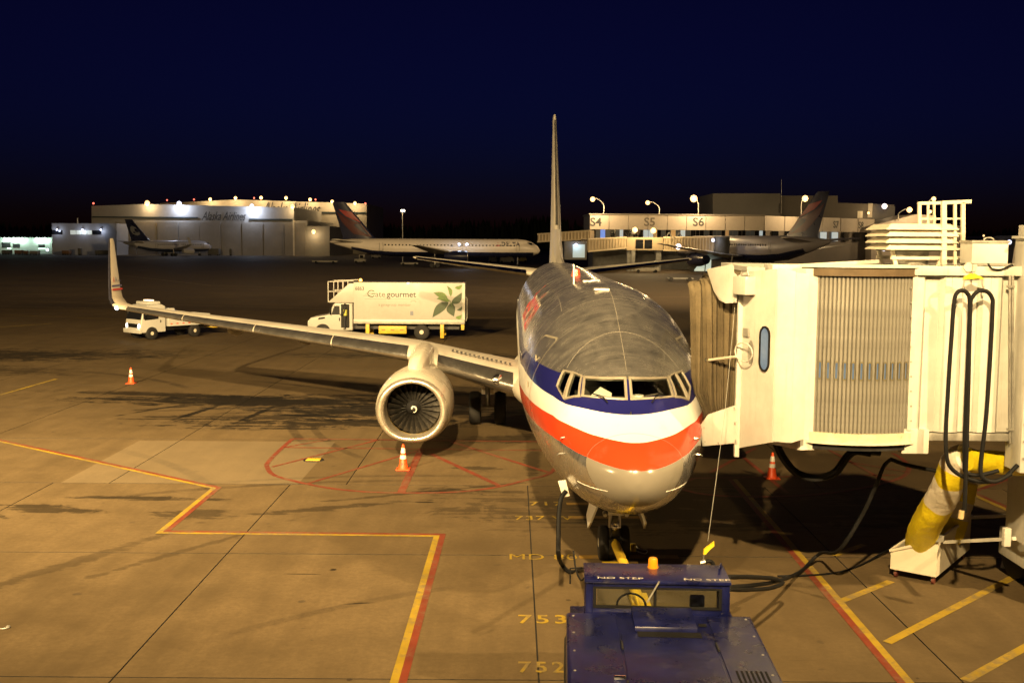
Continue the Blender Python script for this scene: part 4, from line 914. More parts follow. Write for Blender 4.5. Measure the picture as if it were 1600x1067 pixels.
# roof things: rail, blower with louvres, ladder cage, hoist box
b = MB(); b.bar(at(1203, 418, 17.6), at(1372, 408.5, 18.6), .05, .06); b.build('roof_rail', M_bridge, br, wc=True)
b = MB(); b.box(X(1196, 17.7), X(1240, 17.7), 17.4, 18.0, Z(428, 17.6), Z(414, 17.6)); b.build('roof_hatch', M_bridge, br, wc=True, bevel=.02)
YH = 18.5; hx0, hx1 = X(1368, YH, 370), X(1478, YH, 370); hxc = (hx0 + hx1) / 2; hwid = (hx1 - hx0) / 2
for i in range(4):
    zc0 = Z(390 - i * 10.2, YH); zc1 = Z(381 - i * 10.2, YH); w0, w1 = hwid, hwid - .11
    q = lambda w, z: [V((hxc - w, YH - w * .9, z)), V((hxc + w, YH - w * .9, z)), V((hxc + w, YH + w * .9, z)), V((hxc - w, YH + w * .9, z))]
    b = MB(); b.loft([q(w0, zc0), q(w0, zc0 + .012), q(w1, zc1)], cap=True); b.build('louvre', M_cream, br, wc=True)
b = MB(); b.box(hxc - hwid + .13, hxc + hwid - .13, YH - .35, YH + .35, Z(392, YH), Z(352, YH) - .02); b.build('blower_core', M_dark, br, wc=True)
b = MB(); b.cyl((hxc, YH, Z(412, YH)), (hxc, YH, Z(391, YH)), .3, n=20); b.build('blower_duct', M_galv, br, wc=True)
for dx in (-.36, .36):
    for dy in (-.34, .34):
        b = MB(); b.bar((hxc + dx, YH + dy, Z(414, YH)), (hxc + dx * 1.2, YH + dy, Z(390, YH)), .06, .06); b.build('blower_leg', M_cream, br, wc=True)
for dy in (-.36, .36):
    b = MB(); b.box(hxc - hwid + .15, hxc + hwid + .1, YH + dy - .03, YH + dy + .03, Z(405, YH), Z(400, YH)); b.build('blower_rail', M_cream, br, wc=True)
YC = 18.0
b = MB()
for px, t_ in ((1436.5, .05), (1450, .035), (1459.5, .035)): b.bar(at(px, 354, YC + .15), at(px, 318, YC + .15), t_, t_)
b.bar(at(1434, 318, YC + .15), at(1474, 317, YC + .15), .05, .05); b.bar(at(1434, 342, YC + .15), at(1472, 342, YC + .15), .03, .03); b.build('cage_side', M_cream, br, wc=True)
for px, t_, top in ((1474.5, .075, 315), (1492, .045, 318), (1504.5, .06, 317)):
    b = MB(); b.bar(at(px, 414, YC), at(px, top, YC), t_, t_); b.build('ladder_rail', M_cream, br, wc=True)
for py in (342, 365.5, 389.5, 404):
    b = MB(); b.bar(at(1472, py, YC + .03), at(1508, py - .3, YC + .03), .03, .03); b.build('rung', M_cream, br, wc=True)
b = MB(); b.bar(at(1472, 317, YC), at(1517, 315, YC), .06, .06); b.build('ladder_top', M_cream, br, wc=True)
bx0, bx1 = at(1513, 411, YN), at(1541, 411, YN)
b = MB(); b.box(bx0.x, X(1562, YN), YN - .12, YN + .35, Z(411, YN - .1), Z(376, YN - .1)); hb = b.build('hoist_box', M_bridge, br, wc=True, bevel=.015)
b = MB(); b.box(bx0.x - .012, X(1562, YN) + .012, YN - .135, YN + .36, Z(379, YN - .1), Z(375, YN - .1)); b.build('hoist_lid', M_galv, hb, wc=True)
b = MB(); b.tube(smooth([at(1537, 375, YN + .1), at(1541, 372, YN + .1), at(1549, 372, YN + .1), at(1553, 375, YN + .1)], 3), .012, 6); b.build('lid_handle', M_galv, hb, wc=True)
b = MB(); P_ = [at(px, py, YN - .1) for px, py in ((1505, 418), (1512, 410), (1522, 410), (1527, 415), (1524, 424), (1510, 425))]; b.prism(P_, (0, .05, 0)); b.build('hoist_bracket', M_bridge, br, wc=True)
b = MB(); b.tube(smooth([at(1544, 412, YN - .1), at(1550, 420, YN - .1), at(1565, 421, YN - .1), at(1580, 414, YN - .1), at(1583, 416, YN - .05)], 4), .014, 6); b.build('roof_cable', M_black, br, wc=True)
# lift column at the right edge
xc0 = X(1586, YN); YCo = YN - .35
b = MB(); b.box(xc0, xc0 + .95, YCo, YCo + .55, Z(738, YCo), Z(372, YCo)); cl = b.build('lift_column', M_bridge, br, wc=True, bevel=.02)
b = MB(); b.box(xc0 - .04, xc0 + 1.0, YCo - .04, YCo + .6, Z(372, YCo) + .002, Z(367, YCo)); b.box(xc0 + .02, xc0 + .9, YCo + .05, YCo + .5, Z(367, YCo) + .002, Z(350, YCo)); b.build('column_cap', M_bridge, cl, wc=True, bevel=.01)
b = MB(); b.box(xc0 + .12, xc0 + .5, YCo + .1, YCo + .4, Z(350, YCo), Z(306, YCo)); b.build('column_top', M_bridge, cl, wc=True, bevel=.01)
for i in range(13):
    zz = Z(715 - i * 27, YCo); b = MB(); b.cyl((xc0 + .05, YCo - .02, zz), (xc0 + .05, YCo, zz), .022, n=8); b.build('bolt', M_galv, cl, wc=True)
for px in (1578, 1582.5):
    b = MB(); b.cyl(at(px, 692, YN - .05), at(px, 415, YN - .05), .02, n=8); b.build('conduit', M_galv, br, wc=True)
for py in (448, 671):
    b = MB(); p = at(1580, py, YN - .08); b.box(p.x - .07, p.x + .05, p.y - .02, p.y + .02, p.z - .02, p.z + .02); b.build('conduit_clamp', M_galv, br, wc=True)
b = MB(); b.box(xc0 + .78, xc0 + 1.5, YN + .9, YN + 1.7, 1.05, zb - .03); b.build('lower_leg', M_bridge, br, wc=True, bevel=.02)
b = MB(); b.box(xc0 + 1.0, xc0 + 1.9, YN + 1.0, YN + 2.4, .5, 1.02); b.build('wheel_bogie', M_bridge, br, wc=True, bevel=.03)
for yy in (YN + .95, YN + 2.45):
    b = MB(); b.lathe([(-.2, .25), (-.2, .4), (-.14, .5), (.14, .5), (.2, .4), (.2, .25)], (xc0 + 1.45, yy, .5), (1, 0, 0), 26); tw = b.build('bogie_tyre', M_tyre, br, wc=True)
b = MB(); p = at(1582, 893, YN + 2.0); gq = gp(1566, 889); b.prism([(gq.x, gq.y, .02), (gq.x + .55, gq.y, .02), (gq.x + .42, gq.y + .3, .6), (gq.x + .25, gq.y + .3, .62)], (0, .08, 0)); b.build('wheel_guard', M_galv, br, wc=True)
b = MB(); b.box(X(1579, YCo + .3), X(1590, YCo + .3), YCo + .2, YCo + .3, Z(850, YCo + .3), Z(822, YCo + .3)); b.build('tow_bracket', M_bridge, br, wc=True, bevel=.01)
for (a_, c_, y_) in (((1470, 847), (1585, 841), 19.4), ((1518, 808), (1600, 804), 21.0)):
    b = MB(); b.bar(at(*a_, y_), at(*c_, 17.4 if y_ < 20 else 20.2), .07, .06); b.build('tow_arm', M_bridge, br, wc=True)

# ------------------------------------------------------------------ hoses, cables and hanger at the bridge
def cable(name, label, pts, r, n=8, k=6, m=M_black, base=None):
    pts = smooth(pts, k); lo = min(pts, key=lambda p: p.z); b = MB(); b.tube(pts, r, n)
    return tag(b.build(name, m, loc=(lo.x, lo.y, lo.z)), label, 'cable')
YK = YN - .3
hg = thing('cable_hanger', 'small yellow spreader hook hanging from the hoist box on the bridge wall', 'hook', at(1519, 436, YK))
b = MB(); b.prism([at(px, py, YK) for px, py in ((1505, 438), (1507, 433), (1517, 427), (1522, 427), (1536, 434), (1537, 437), (1528, 435), (1519, 436), (1512, 436))], (0, .04, 0)); b.build('spreader', mat('safety_yellow', (.75, .55, .03), .45, grime=.1), hg, wc=True)
b = MB(); b.tube([at(1520, 412, YK), at(1519.5, 428, YK)], .012, 6); b.build('chain', M_galv, hg, wc=True)
for px in (1506, 1535):
    b = MB(); b.tube(smooth([at(px, 436, YK), at(px, 446, YK), at(px + 1.5, 450, YK), at(px + 3, 447, YK)], 3), .011, 6); b.build('hook', M_galv, hg, wc=True)
c1 = [at(px, py, YK) for px, py in ((1590, 726), (1565, 748), (1530, 752), (1490, 735), (1478, 700), (1482, 600), (1488, 510), (1491, 470), (1496, 457), (1504, 454), (1511, 458), (1515, 470), (1514, 520), (1509, 640), (1507, 720), (1510, 738), (1530, 742), (1560, 735))]
cable('power_cable', 'left loop of black power cable hanging on the yellow hook', c1, .034)
c2 = [at(px, py, YK - .04) for px, py in ((1507, 800), (1509, 740), (1513, 600), (1516, 480), (1520, 464), (1527, 456), (1535, 454), (1544, 457), (1550, 466), (1551, 480), (1547, 560), (1541, 650), (1533, 720), (1535, 745), (1555, 752), (1580, 740))]
cable('power_cable', 'right loop of black power cable hanging on the yellow hook', c2, .034)
b = MB(); p = at(1503, 800, YK); b.cyl(at(1503, 797, YK - .04), at(1501, 810, YK - .04), .045, n=10); tag(b.build('cable_plug', mat('plug_tan', (.5, .38, .2), .5), loc=p), 'tan plug on the end of the hanging black cable over the cart', 'plug')
cable('cable_bundle', 'thick black cable bundle sagging under the bridge cab', [at(px, py, 18.3) for px, py in ((1211, 688), (1222, 712), (1240, 735), (1262, 745), (1285, 746), (1306, 737), (1325, 712), (1340, 704), (1375, 706))], .07)
cable('cable_bundle', 'thinner black cable beside the thick bundle under the bridge cab', [at(px, py, 18.2) for px, py in ((1213, 690), (1226, 720), (1248, 742), (1272, 750), (1300, 743), (1318, 722), (1330, 708), (1360, 711))], .03)
g1 = [at(1139, 917, 14.3), at(1175, 914, 16.0), at(1212, 908, 17.6), gp(1250, 897) + V((0, 0, .05)), gp(1280, 884) + V((0, 0, .25)), at(1310, 860, 18.8), at(1345, 808, 18.5), at(1368, 760, 18.3), at(1380, 730, 18.2), at(1391, 718, 18.1)]
cable('ground_power_cable', 'black ground power cable rising from the tug to the bridge', g1, .034)
cable('ground_power_cable', 'black cable strung from the bridge clamp towards the lift column', [at(px, py, 18.0) for px, py in ((1391, 717), (1420, 727), (1470, 736), (1510, 737), (1545, 731), (1575, 718), (1590, 705))], .034)
cable('ground_power_cable', 'black cable loop lying right of the tug cab', [at(1139, 901, 14.3), at(1170, 901, 15.6), at(1205, 903, 17.0), at(1219, 907, 17.4), at(1222, 911, 17.3), at(1205, 918, 16.6), at(1170, 921, 15.4), at(1139, 920, 14.3)], .034)
cable('ground_cable', 'thin dark cable trailing over the concrete to the hose cart', [gp(1215, 902) + V((0, 0, .03)), gp(1290, 898) + V((0, 0, .02)), gp(1340, 886) + V((0, 0, .02)), gp(1390, 864) + V((0, 0, .1))], .018)
cable('stay_rope', 'thin pale rope stretched from the bridge cab down to the tug', [at(1148, 480, 17.6), at(1133, 640, 17.0), at(1106, 845, 15.6)], .004, 5, 2, M_galv)

# ------------------------------------------------------------------ hose cart with air hoses
A_, B_ = gp(1390, 902), gp(1462, 916); u_ = (B_ - A_).normalized(); w_ = V((-u_.y, u_.x, 0)); WA = (B_ - A_).length; LC = 2.3
ct = thing('hose_cart', 'white sloping metal cart on casters holding the yellow air hoses', 'cart', A_)
def cp(u, w, z): return A_ + u_ * u + w_ * w + V((0, 0, z))
hL, hR, zB = .52, .86, .17
M_cart = mat('cart_paint', (.70, .65, .54), .5, grime=.25, var=.06)
def cwall(p, q, m=M_cart, nm='side_panel', th=.02):
    (u0, w0, z0, z1), (u1, w1, z2, z3) = p, q; d = V((u1 - u0, w1 - w0, 0)).normalized(); n = V((-d.y, d.x, 0)) * th
    P = [cp(u0, w0, z0), cp(u1, w1, z2), cp(u0 + n.x, w0 + n.y, z0), cp(u1 + n.x, w1 + n.y, z2), cp(u0, w0, z1), cp(u1, w1, z3), cp(u0 + n.x, w0 + n.y, z1), cp(u1 + n.x, w1 + n.y, z3)]
    b = MB(); b.hexa(P); b.build(nm, m, ct, wc=True, bevel=.004, seg=1)
cwall((0, 0, zB, hL), (WA, 0, zB, hR)); cwall((WA, .021, zB, hR), (WA, LC, zB, hR)); cwall((0, LC, zB, hL), (0, .021, zB, hL)); cwall((WA - .021, LC - .02, zB, hR), (.021, LC - .02, zB, hL))
b = MB(); b.hexa([cp(0.02, .02, zB), cp(WA - .02, .02, zB), cp(.02, LC - .03, zB), cp(WA - .02, LC - .03, zB), cp(.02, .02, zB + .03), cp(WA - .02, .02, zB + .03), cp(.02, LC - .03, zB + .03), cp(WA - .02, LC - .03, zB + .03)]); b.build('cart_floor', M_cart, ct, wc=True)
for p, q in ((cp(-.02, -.01, hL), cp(WA, -.01, hR)), (cp(WA, -.02, hR + .001), cp(WA, LC, hR + .001)), (cp(0, 0, hL + .001), cp(0, LC, hL + .001))):
    b = MB(); b.bar(p, q, .05, .05); b.build('rim_bar', M_cart, ct, wc=True, bevel=.008)
for u, w in ((.08, .12), (WA - .08, .12), (.08, LC - .2), (WA - .08, LC - .2)):
    b = MB(); c_ = cp(u, w, .065); b.lathe([(-.025, .03), (-.025, .06), (.025, .06), (.025, .03)], c_, u_, 16); cw = b.build('caster', mat('caster_red', (.12, .03, .02), .6), ct, wc=True)
    b = MB(); b.hexa([cp(u - .04, w - .02, .06), cp(u - .028, w - .02, .06), cp(u - .04, w + .05, .06), cp(u - .028, w + .05, .06), cp(u - .04, w - .02, zB), cp(u + .04, w - .02, zB), cp(u - .04, w + .05, zB), cp(u + .04, w + .05, zB)]); b.build('fork', M_galv, cw, wc=True)
b = MB(); p = cp(WA + .03, -.03, hR + .05); b.box(p.x - .1, p.x + .08, p.y - .03, p.y + .06, p.z - .06, p.z + .06); b.build('hitch', M_galv, ct, wc=True, bevel=.01)
def hose_mat(name, col):
    m = mat(name, col, .5, var=.1, scale=3); nt = m.node_tree; bs = nt.nodes['Principled BSDF']
    tc = N(nt, 'ShaderNodeTexCoord').outputs['Object']; bp = N(nt, 'ShaderNodeBump', i_Strength=.5, i_Distance=.05)
    nt.links.new(noise_(nt, mapv_(nt, tc, scale=(2.5, 2.5, 5)), 1.6, 5, .65, 1.2), bp.inputs['Height']); nt.links.new(bp.outputs[0], bs.inputs['Normal']); return m
M_hose = hose_mat('hose_yellow', (.74, .60, .012)); M_hosew = hose_mat('hose_white', (.70, .65, .55))
def hose(label, pts, radii, bands, base):
    t = thing('air_hose', label, 'hose', base)
    P = smooth(pts, 8); n = len(P); rad = []
    for i in range(n):
        s = i / (n - 1) * (len(radii) - 1); k = min(int(s), len(radii) - 2); rad.append(radii[k] + (radii[k + 1] - radii[k]) * (s - k))
    cuts = [0] + [int(q * (n - 1)) for q, _ in bands[:-1]] + [n - 1]
    for (q, m), i0, i1 in zip(bands, cuts, cuts[1:]):
        rings = []
        for i in range(i0, i1 + 1):
            d = (P[min(i + 1, n - 1)] - P[max(i - 1, 0)]).normalized(); e = d.cross(V((.2, 1, .1))).normalized(); f = e.cross(d)
            rings.append([P[i] + (e * math.cos(a) + f * math.sin(a)) * rad[i] * (1 + .03 * math.sin(3 * a + i * .5) + .025 * math.sin(5 * a - i * .4) + .02 * math.sin(i * 2.3)) for a in [2 * math.pi * j / 28 for j in range(28)]])
        b = MB(); b.loft(rings); b.build('hose_sleeve' if m is M_hose else 'hose_cuff', m, t, wc=True, sharp=75)
    return t
hose('yellow air hose with white cuffs dropping from the bridge into the cart', [at(1510, 716, 17.6), at(1496, 722, 17.75), at(1484, 750, 17.95), at(1466, 788, 18.5), at(1446, 822, 19.1), at(1436, 853, 19.65)], [.24, .27, .25, .26, .27, .27, .26], [(.28, M_hosew), (.42, M_hose), (.58, M_hosew), (1, M_hose)], cp(.3, .5, .3))
hose('rear yellow air hose in shade behind the front hose', [at(1512, 752, 20.4), at(1500, 785, 20.4), at(1490, 815, 20.4), at(1478, 840, 20.3)], [.2, .24, .26, .28], [(.3, M_hose), (.6, M_hosew), (1, M_hose)], cp(.5, 1.4, .3))
hose('yellow air duct slung level under the bridge tunnel', [at(1508, 718, 17.6), at(1530, 721, 17.7), at(1560, 723, 17.8), at(1600, 725, 17.9), at(1660, 724, 18.0)], [.2, .2, .19, .2], [(1, M_hose)], at(1550, 740, 17.7))
hose('end of a yellow air hose lying folded in the cart', [cp(.55, .25, .62), cp(.6, .7, .66), cp(.52, 1.2, .68), cp(.5, 1.6, .62)], [.14, .16, .16, .14], [(1, M_hose)], cp(.5, .8, .4))
# ------------------------------------------------------------------ blue pushback tug under the nose
tg = thing('pushback_tug', 'blue low pushback tug with windowed cab parked before the nose wheel', 'tug', (1.9, 12.6, 0))
def TX(px, Y, py=960): return at(px, py, Y).x
ZH = 1.35; yh0, yh1 = 9.6, 13.77
hx0, hx1 = .685, 3.115
b = MB(); b.box(hx0, hx1, yh0, yh1, .42, ZH); b.build('hood', M_blue, tg, wc=True, bevel=.03)
b = MB(); b.box(hx0 + .06, hx1 - .06, yh1, 15.1, .35, .98); b.build('front_deck', M_blue, tg, wc=True, bevel=.03)
b = MB(); b.box(hx0 + .1, hx1 - .1, 15.102, 15.3, .3, .75); b.build('bumper', M_dark, tg, wc=True, bevel=.02)
for x0, x1, y0, y1 in ((.72, 1.34, 10.3, 13.7), (1.37, 2.50, 10.3, 13.0), (2.53, 3.08, 10.3, 13.7)):
    b = MB(); b.box(x0, x1, y0, y1, ZH + .002, ZH + .012); b.build('hood_panel', M_blue, tg, wc=True, bevel=.004, seg=1)
px0, px1 = TX(987, 13.7) - .05, TX(1080, 13.7) - .05
b = MB(); b.hexa([V((px0, 13.08, ZH + .013)), V((px1, 13.08, ZH + .013)), V((px0 - .0, 13.75, ZH + .013)), V((px1, 13.75, ZH + .013)), V((px0, 13.1, ZH + .07)), V((px1, 13.1, ZH + .07)), V((px0, 13.75, ZH + .10)), V((px1, 13.75, ZH + .10))]); b.build('raised_lid', M_blue, tg, wc=True, bevel=.008)
b = MB(); b.box(px0 + .03, px1 + .04, 12.90, 13.075, ZH + .013, ZH + .019); b.build('lid_slot', M_black, tg, wc=True)
b = MB(); p = gp(1093, 977, ZH); b.box(p.x - .05, p.x + .05, p.y - .05, p.y + .05, ZH + .0125, ZH + .0165); b.build('filler_hole', M_black, tg, wc=True)
b = MB(); p = gp(975, 1063, ZH); b.box(p.x - .07, p.x + .07, p.y - .04, p.y + .02, ZH + .013, ZH + .05); b.build('hood_latch', M_chrome, tg, wc=True, bevel=.01)
for s_, xx in ((-1, hx0), (1, hx1)):
    for yy in (11.2, 14.2):
        b = MB(); b.lathe([(-.14, .25), (-.14, .36), (-.09, .44), (.09, .44), (.14, .36), (.14, .25)], (xx - .12 * s_, yy, .44), (1, 0, 0), 26); b.build('tyre', M_tyre, tg, wc=True)
# cab with glass front and back
cx0, cx1, cy0, cy1 = .94, 2.84, 13.8, 14.5; zr = 1.80
for (x0, x1, y0, y1) in ((cx0, cx0 + .1, cy0, cy0 + .08), (cx1 - .1, cx1, cy0, cy0 + .08), (cx0, cx0 + .07, cy1 - .07, cy1), (cx1 - .07, cx1, cy1 - .07, cy1)):
    b = MB(); b.box(x0, x1, y0, y1, .99, zr - .05); b.build('cab_post', M_blue, tg, wc=True, bevel=.01)
b = MB(); b.box(cx0 + .101, cx1 - .101, cy0 + .0, cy0 + .07, ZH - .3, ZH + .06); b.build('cab_rear_sill', M_blue, tg, wc=True)
b = MB(); b.box(cx0 + .101, cx1 - .101, cy0 + .004, cy0 + .07, zr - .10, zr - .052); b.build('cab_header', M_blue, tg, wc=True)
b = MB(); b.box(cx0 - .02, cx1 + .02, cy0 - .03, cy1 + .04, zr - .05, zr); rf = b.build('cab_roof', M_blue, tg, wc=True, bevel=.018)
b = MB(); b.box(cx0 + .15, cx1 - .15, cy0 + .035, cy0 + .042, ZH + .07, zr - .11); b.build('rear_glass', M_glass, tg, wc=True)
for x0, x1, z0, z1 in ((cx0 + .102, cx1 - .102, ZH + .062, ZH + .09), (cx0 + .102, cx1 - .102, zr - .125, zr - .102), (cx0 + .102, cx0 + .14, ZH + .091, zr - .126), (cx1 - .14, cx1 - .102, ZH + .091, zr - .126)):
    b = MB(); b.box(x0, x1, cy0 - .012, cy0 + .03, z0, z1); b.build('glass_seal', M_black, tg, wc=True)
b = MB(); p = TX(1017, 13.85, 935); b.box(p - .02, p + .015, cy0 + .01, cy0 + .06, ZH + .091, zr - .126); b.build('glass_divider', M_black, tg, wc=True)
b = MB(); b.tube([at(1024, 908, 13.75), at(1005, 941, 13.75)], .012, 6); b.build('rear_wiper', M_galv, tg, wc=True)
b = MB(); c_ = V((TX(978, 14.2), 14.2, 1.3)); b.tube([c_ + V((.2 * math.cos(t), .12 * math.sin(t), .14 * math.sin(t))) for t in [2 * math.pi * k / 20 for k in range(21)]], .016, 6); b.build('steering_wheel', M_black, tg, wc=True)
b = MB(); b.box(cx1 - .55, cx1 - .25, 14.0, 14.35, 1.0, 1.15); b.box(cx1 - .5, cx1 - .3, 13.95, 14.03, 1.16, 1.55); b.build('seat', M_black, tg, wc=True, bevel=.03)
b = MB(); b.box(cx0 + .08, cx1 - .08, cy1 - .06, cy1 - .01, .99, 1.18); b.build('dashboard', M_dark, tg, wc=True)
for x_ in (972, 1098):
    pass
for px in (963, 1098):
    p = at(px, 903.2, cy0 + .03); b = text_mesh('NO STEP', .105, Mx.Translation((p.x, cy0 + .055, zr + .003)), sx=1.5); b.build('roof_lettering', mat('faded_white', (.62, .58, .52), .6, var=.3, scale=12), rf, wc=True)
bp_ = V((TX(1017, 14.35, 880) - .05, 14.36, zr))
b = MB(); b.lathe([(0, .075), (.015, .075), (.016, .066), (.12, .062), (.135, .05)], bp_, (0, 0, 1), 20); b.build('beacon', M_amber, tg, wc=True)
b = MB(); b.tube([(cx1 - .1, 14.1, zr), (cx1 - .1, 14.1, zr + .08), (cx1 - .04, 14.35, zr + .08), (cx1 - .04, 14.35, zr)], .011, 6); b.build('roof_handle', M_blue, tg, wc=True)
b = MB(); b.tube(smooth([at(921, 905, 14.3), at(913, 925, 14.2), at(911, 945, 14.1), at(916, 958, 14.0)], 4), .03, 8); b.build('air_line', M_black, tg, wc=True)

for i, (x_, y_) in enumerate([(hx0 + .09, 10.6 + .6 * k) for k in range(6)] + [(hx1 - .09, 10.6 + .6 * k) for k in range(6)] + [(1.42 + .26 * k, 12.93) for k in range(0)]):
    b = MB(); b.cyl((x_, y_, ZH + .012), (x_, y_, ZH + .02), .016, n=8); b.build('bolt', M_galv, tg, wc=True)
for x_ in (1.36, 2.515):
    for y_ in (11.4, 12.6):
        b = MB(); b.cyl((x_, y_ - .12, ZH + .022), (x_, y_ + .12, ZH + .022), .014, n=8); b.build('hinge', M_dark, tg, wc=True)
for k in range(7):
    b = MB(); b.box(2.62 + .055 * k, 2.645 + .055 * k, 11.3, 11.9, ZH + .0125, ZH + .018); b.build('vent_slot', M_black, tg, wc=True)
for x_ in (hx0 + .25, hx1 - .25):
    b = MB(); b.lathe([(0, .07), (.04, .07), (.05, .05)], (x_, 15.3, .62), (0, 1, 0), 14); b.build('headlight', M_chrome, tg, wc=True)
b = MB(); b.box(cx1 + .021, cx1 + .03, 13.95, 14.3, .99, 1.6); b.build('cab_door', M_blue, tg, wc=True)
b = MB(); b.tube([(cx0 - .03, 14.45, 1.75), (cx0 - .2, 14.5, 1.72), (cx0 - .2, 14.5, 1.5)], .012, 6); b.build('mirror_arm', M_black, tg, wc=True)
tg.rotation_euler = (0, 0, R(-2.6))
# ------------------------------------------------------------------ tow bar, chocks, cables, cones
tb = thing('tow_bar', 'yellow tow bar between the tug and the nose wheel', 'tow bar', (2.02, 17.8, 0))
b = MB(); b.cyl((2.02, 20.35, .42), (2.1, 15.6, .52), .085, n=16); b.build('shaft', M_yellow, tb, wc=True)
b = MB(); b.box(1.9, 2.14, 20.25, 20.6, .3, .5); b.build('head', M_dark, tb, wc=True, bevel=.02)
b = MB(); b.box(2.02, 2.2, 15.45, 15.75, .45, .62); b.build('eye', M_dark, tb, wc=True, bevel=.02)
b = MB(); b.box(1.96, 2.26, 16.5, 17.3, .36, .46); b.build('axle_frame', M_yellow, tb, wc=True, bevel=.02)
for dx in (-.28, .28):
    b = MB(); b.lathe([(-.05, .06), (-.05, .16), (.05, .16), (.05, .06)], (2.1 + dx, 16.9, .16), (1, 0, 0), 18); b.build('tow_wheel', M_tyre, tb, wc=True)
b = MB(); b.tube([(2.0, 16.2, .62), (1.95, 16.6, .75), (1.85, 17.2, .62)], .02, 6); b.build('handle', M_yellow, tb, wc=True)
M_chock = mat('chock_yellow', (.72, .52, .02), .5, grime=.2, scale=5)
for (x0, x1, yy, lab) in ((TX(940, 20.1, 875), TX(996, 20.1, 875), 19.98, 'long yellow wheel chock before the nose wheels'), (TX(984, 21.4, 860), TX(992, 21.4, 860), 21.25, 'small yellow chock behind the nose wheels')):
    b = MB(); b.prism([(x0, yy - .1, .004), (x0, yy + .1, .004), (x0, yy + .06, .15), (x0, yy - .06, .15)], (x1 - x0, 0, 0)); tag(b.build('wheel_chock', M_chock, loc=((x0 + x1) / 2, yy, 0), bevel=.015), lab, 'chock', 'wheel chocks')
cable('chock_rope', 'pale rope tied to the small chock behind the nose wheels', [gp(985, 855) + V((0, 0, .05)), gp(995, 862) + V((0, 0, .02)), gp(1008, 866) + V((0, 0, .02)), gp(1011, 861) + V((0, 0, .02)), gp(1000, 859) + V((0, 0, .02)), gp(988, 853) + V((0, 0, .05))], .012, 5, 4, M_white)
cable('ground_power_cable', 'black power cable hanging from the nose panel to the concrete', [at(885, 766, 18.3), at(877, 778, 18.3), at(873.5, 800, 18.2), at(872.5, 840, 18.0), at(873, 868, 17.9), gp(878, 888) + V((0, 0, .08)), gp(890, 897) + V((0, 0, .05)), gp(905, 895) + V((0, 0, .05)), at(918, 889, 15.6)], .04)
cable('control_lead', 'thin dark lead hanging beside the tug cab corner', [at(896, 860, 16.4), at(900, 890, 16.2), at(908, 906, 16.0), at(916, 898, 15.6)], .014, 6)
hk = thing('ground_hook', 'yellow hook on the end of the pale rope above the tug', 'hook', at(1104, 866, 15.6))
b = MB(); b.prism([at(px, py, 15.6) for px, py in ((1099, 866), (1100, 858), (1108, 852), (1116, 846), (1116, 853), (1109, 859), (1103, 866))], (0, .04, 0)); b.build('hook_body', MATS['safety_yellow'], hk, wc=True)
b = MB(); b.tube([at(1100, 866, 15.6), at(1098.5, 876, 15.6)], .012, 6); b.tube([at(1094, 879, 15.6), at(1102, 877, 15.6)], .035, 8); b.build('shackle', M_steel, hk, wc=True)
cable('power_cable', 'short black cable end curling behind the tug roof', [at(1102, 878, 15.6), at(1108, 876, 15.6), at(1114, 880, 15.6), at(1116, 888, 15.4)], .03)

M_band = mat('cone_band', (.75, .72, .66), .4, var=.05)
def cone(loc, label, letter=False, src=None):
    if src is None:
        t = thing('traffic_cone', label, 'cone', loc, 0, 'traffic cones round the airliner')
        b = MB(); b.box(-.19, .19, -.19, .19, 0, .028); b.build('base', M_orange, t, bevel=.012)
        b = MB(); b.lathe([(.028, .155), (.07, .125), (.69, .03), (.70, .018)], (0, 0, 0), (0, 0, 1), 26); b.build('body', M_orange, t)
        for z0, z1 in ((.30, .40), (.46, .60)):
            rr = lambda z: .125 + (.03 - .125) * (z - .07) / .62 + .004
            b = MB(); b.lathe([(z0, rr(z0)), (z1, rr(z1))], (0, 0, 0), (0, 0, 1), 26, cap=False); b.build('band', M_band, t)
        return t
    c = copy_tree(src); c['label'] = label; c.location = loc; return c
cn = cone(gp(630, 733), 'orange cone standing in the red ring before the engine')
cone(gp(205, 599), 'orange cone alone on open concrete below the wing tip', src=cn)
cone(gp(1206, 747), 'orange cone under the jet bridge cab', src=cn)
g = gp(630, 733); b = text_mesh('F', .09, Mx.Translation((g.x - .02, g.y - .122, .16)) @ Mx.Rotation(R(81), 4, 'X')); b.build('letter', mat('marker_purple', (.1, .02, .1), .6), cn, wc=True)
# ------------------------------------------------------------------ catering truck behind the wing
M_tbody = mat('truck_white', (.45, .44, .41), .4, grime=.3, var=.04, scale=.7)
M_leaf1 = mat('leaf_green', (.12, .21, .04), .5, var=.3, scale=2); M_leaf2 = mat('leaf_dark', (.03, .06, .02), .5, var=.3, scale=2)
ctr = thing('catering_truck', 'white high-lift catering truck with leaf print on its box behind the wing', 'truck', (-8.0, 68.2, 0), math.pi)
def truck_wheel(t, x, y, r, w=.28, rim=M_cream):
    b = MB(); b.lathe([(-w / 2, r * .5), (-w / 2, r * .86), (-w * .36, r), (w * .36, r), (w / 2, r * .86), (w / 2, r * .5)], (x, y, r), (0, 1, 0), 24); ty = b.build('tyre', M_tyre, t)
    b = MB(); b.lathe([(-w * .4, r * .54), (w * .4, r * .54), (w * .46, r * .3), (w * .5, r * .28), (w * .52, r * .1)], (x, y, r), (0, 1 if y > 0 else -1, 0), 20); b.build('rim', rim, ty)
b = MB(); b.box(-4.95, 2.0, -1.2, 1.2, 1.04, 3.6); bx = b.build('box_body', M_tbody, ctr, bevel=.02)
b = MB(); b.box(-4.97, 2.02, -1.22, 1.22, 1.0, 1.28); b.build('box_skirt', M_galv, ctr, bevel=.01)
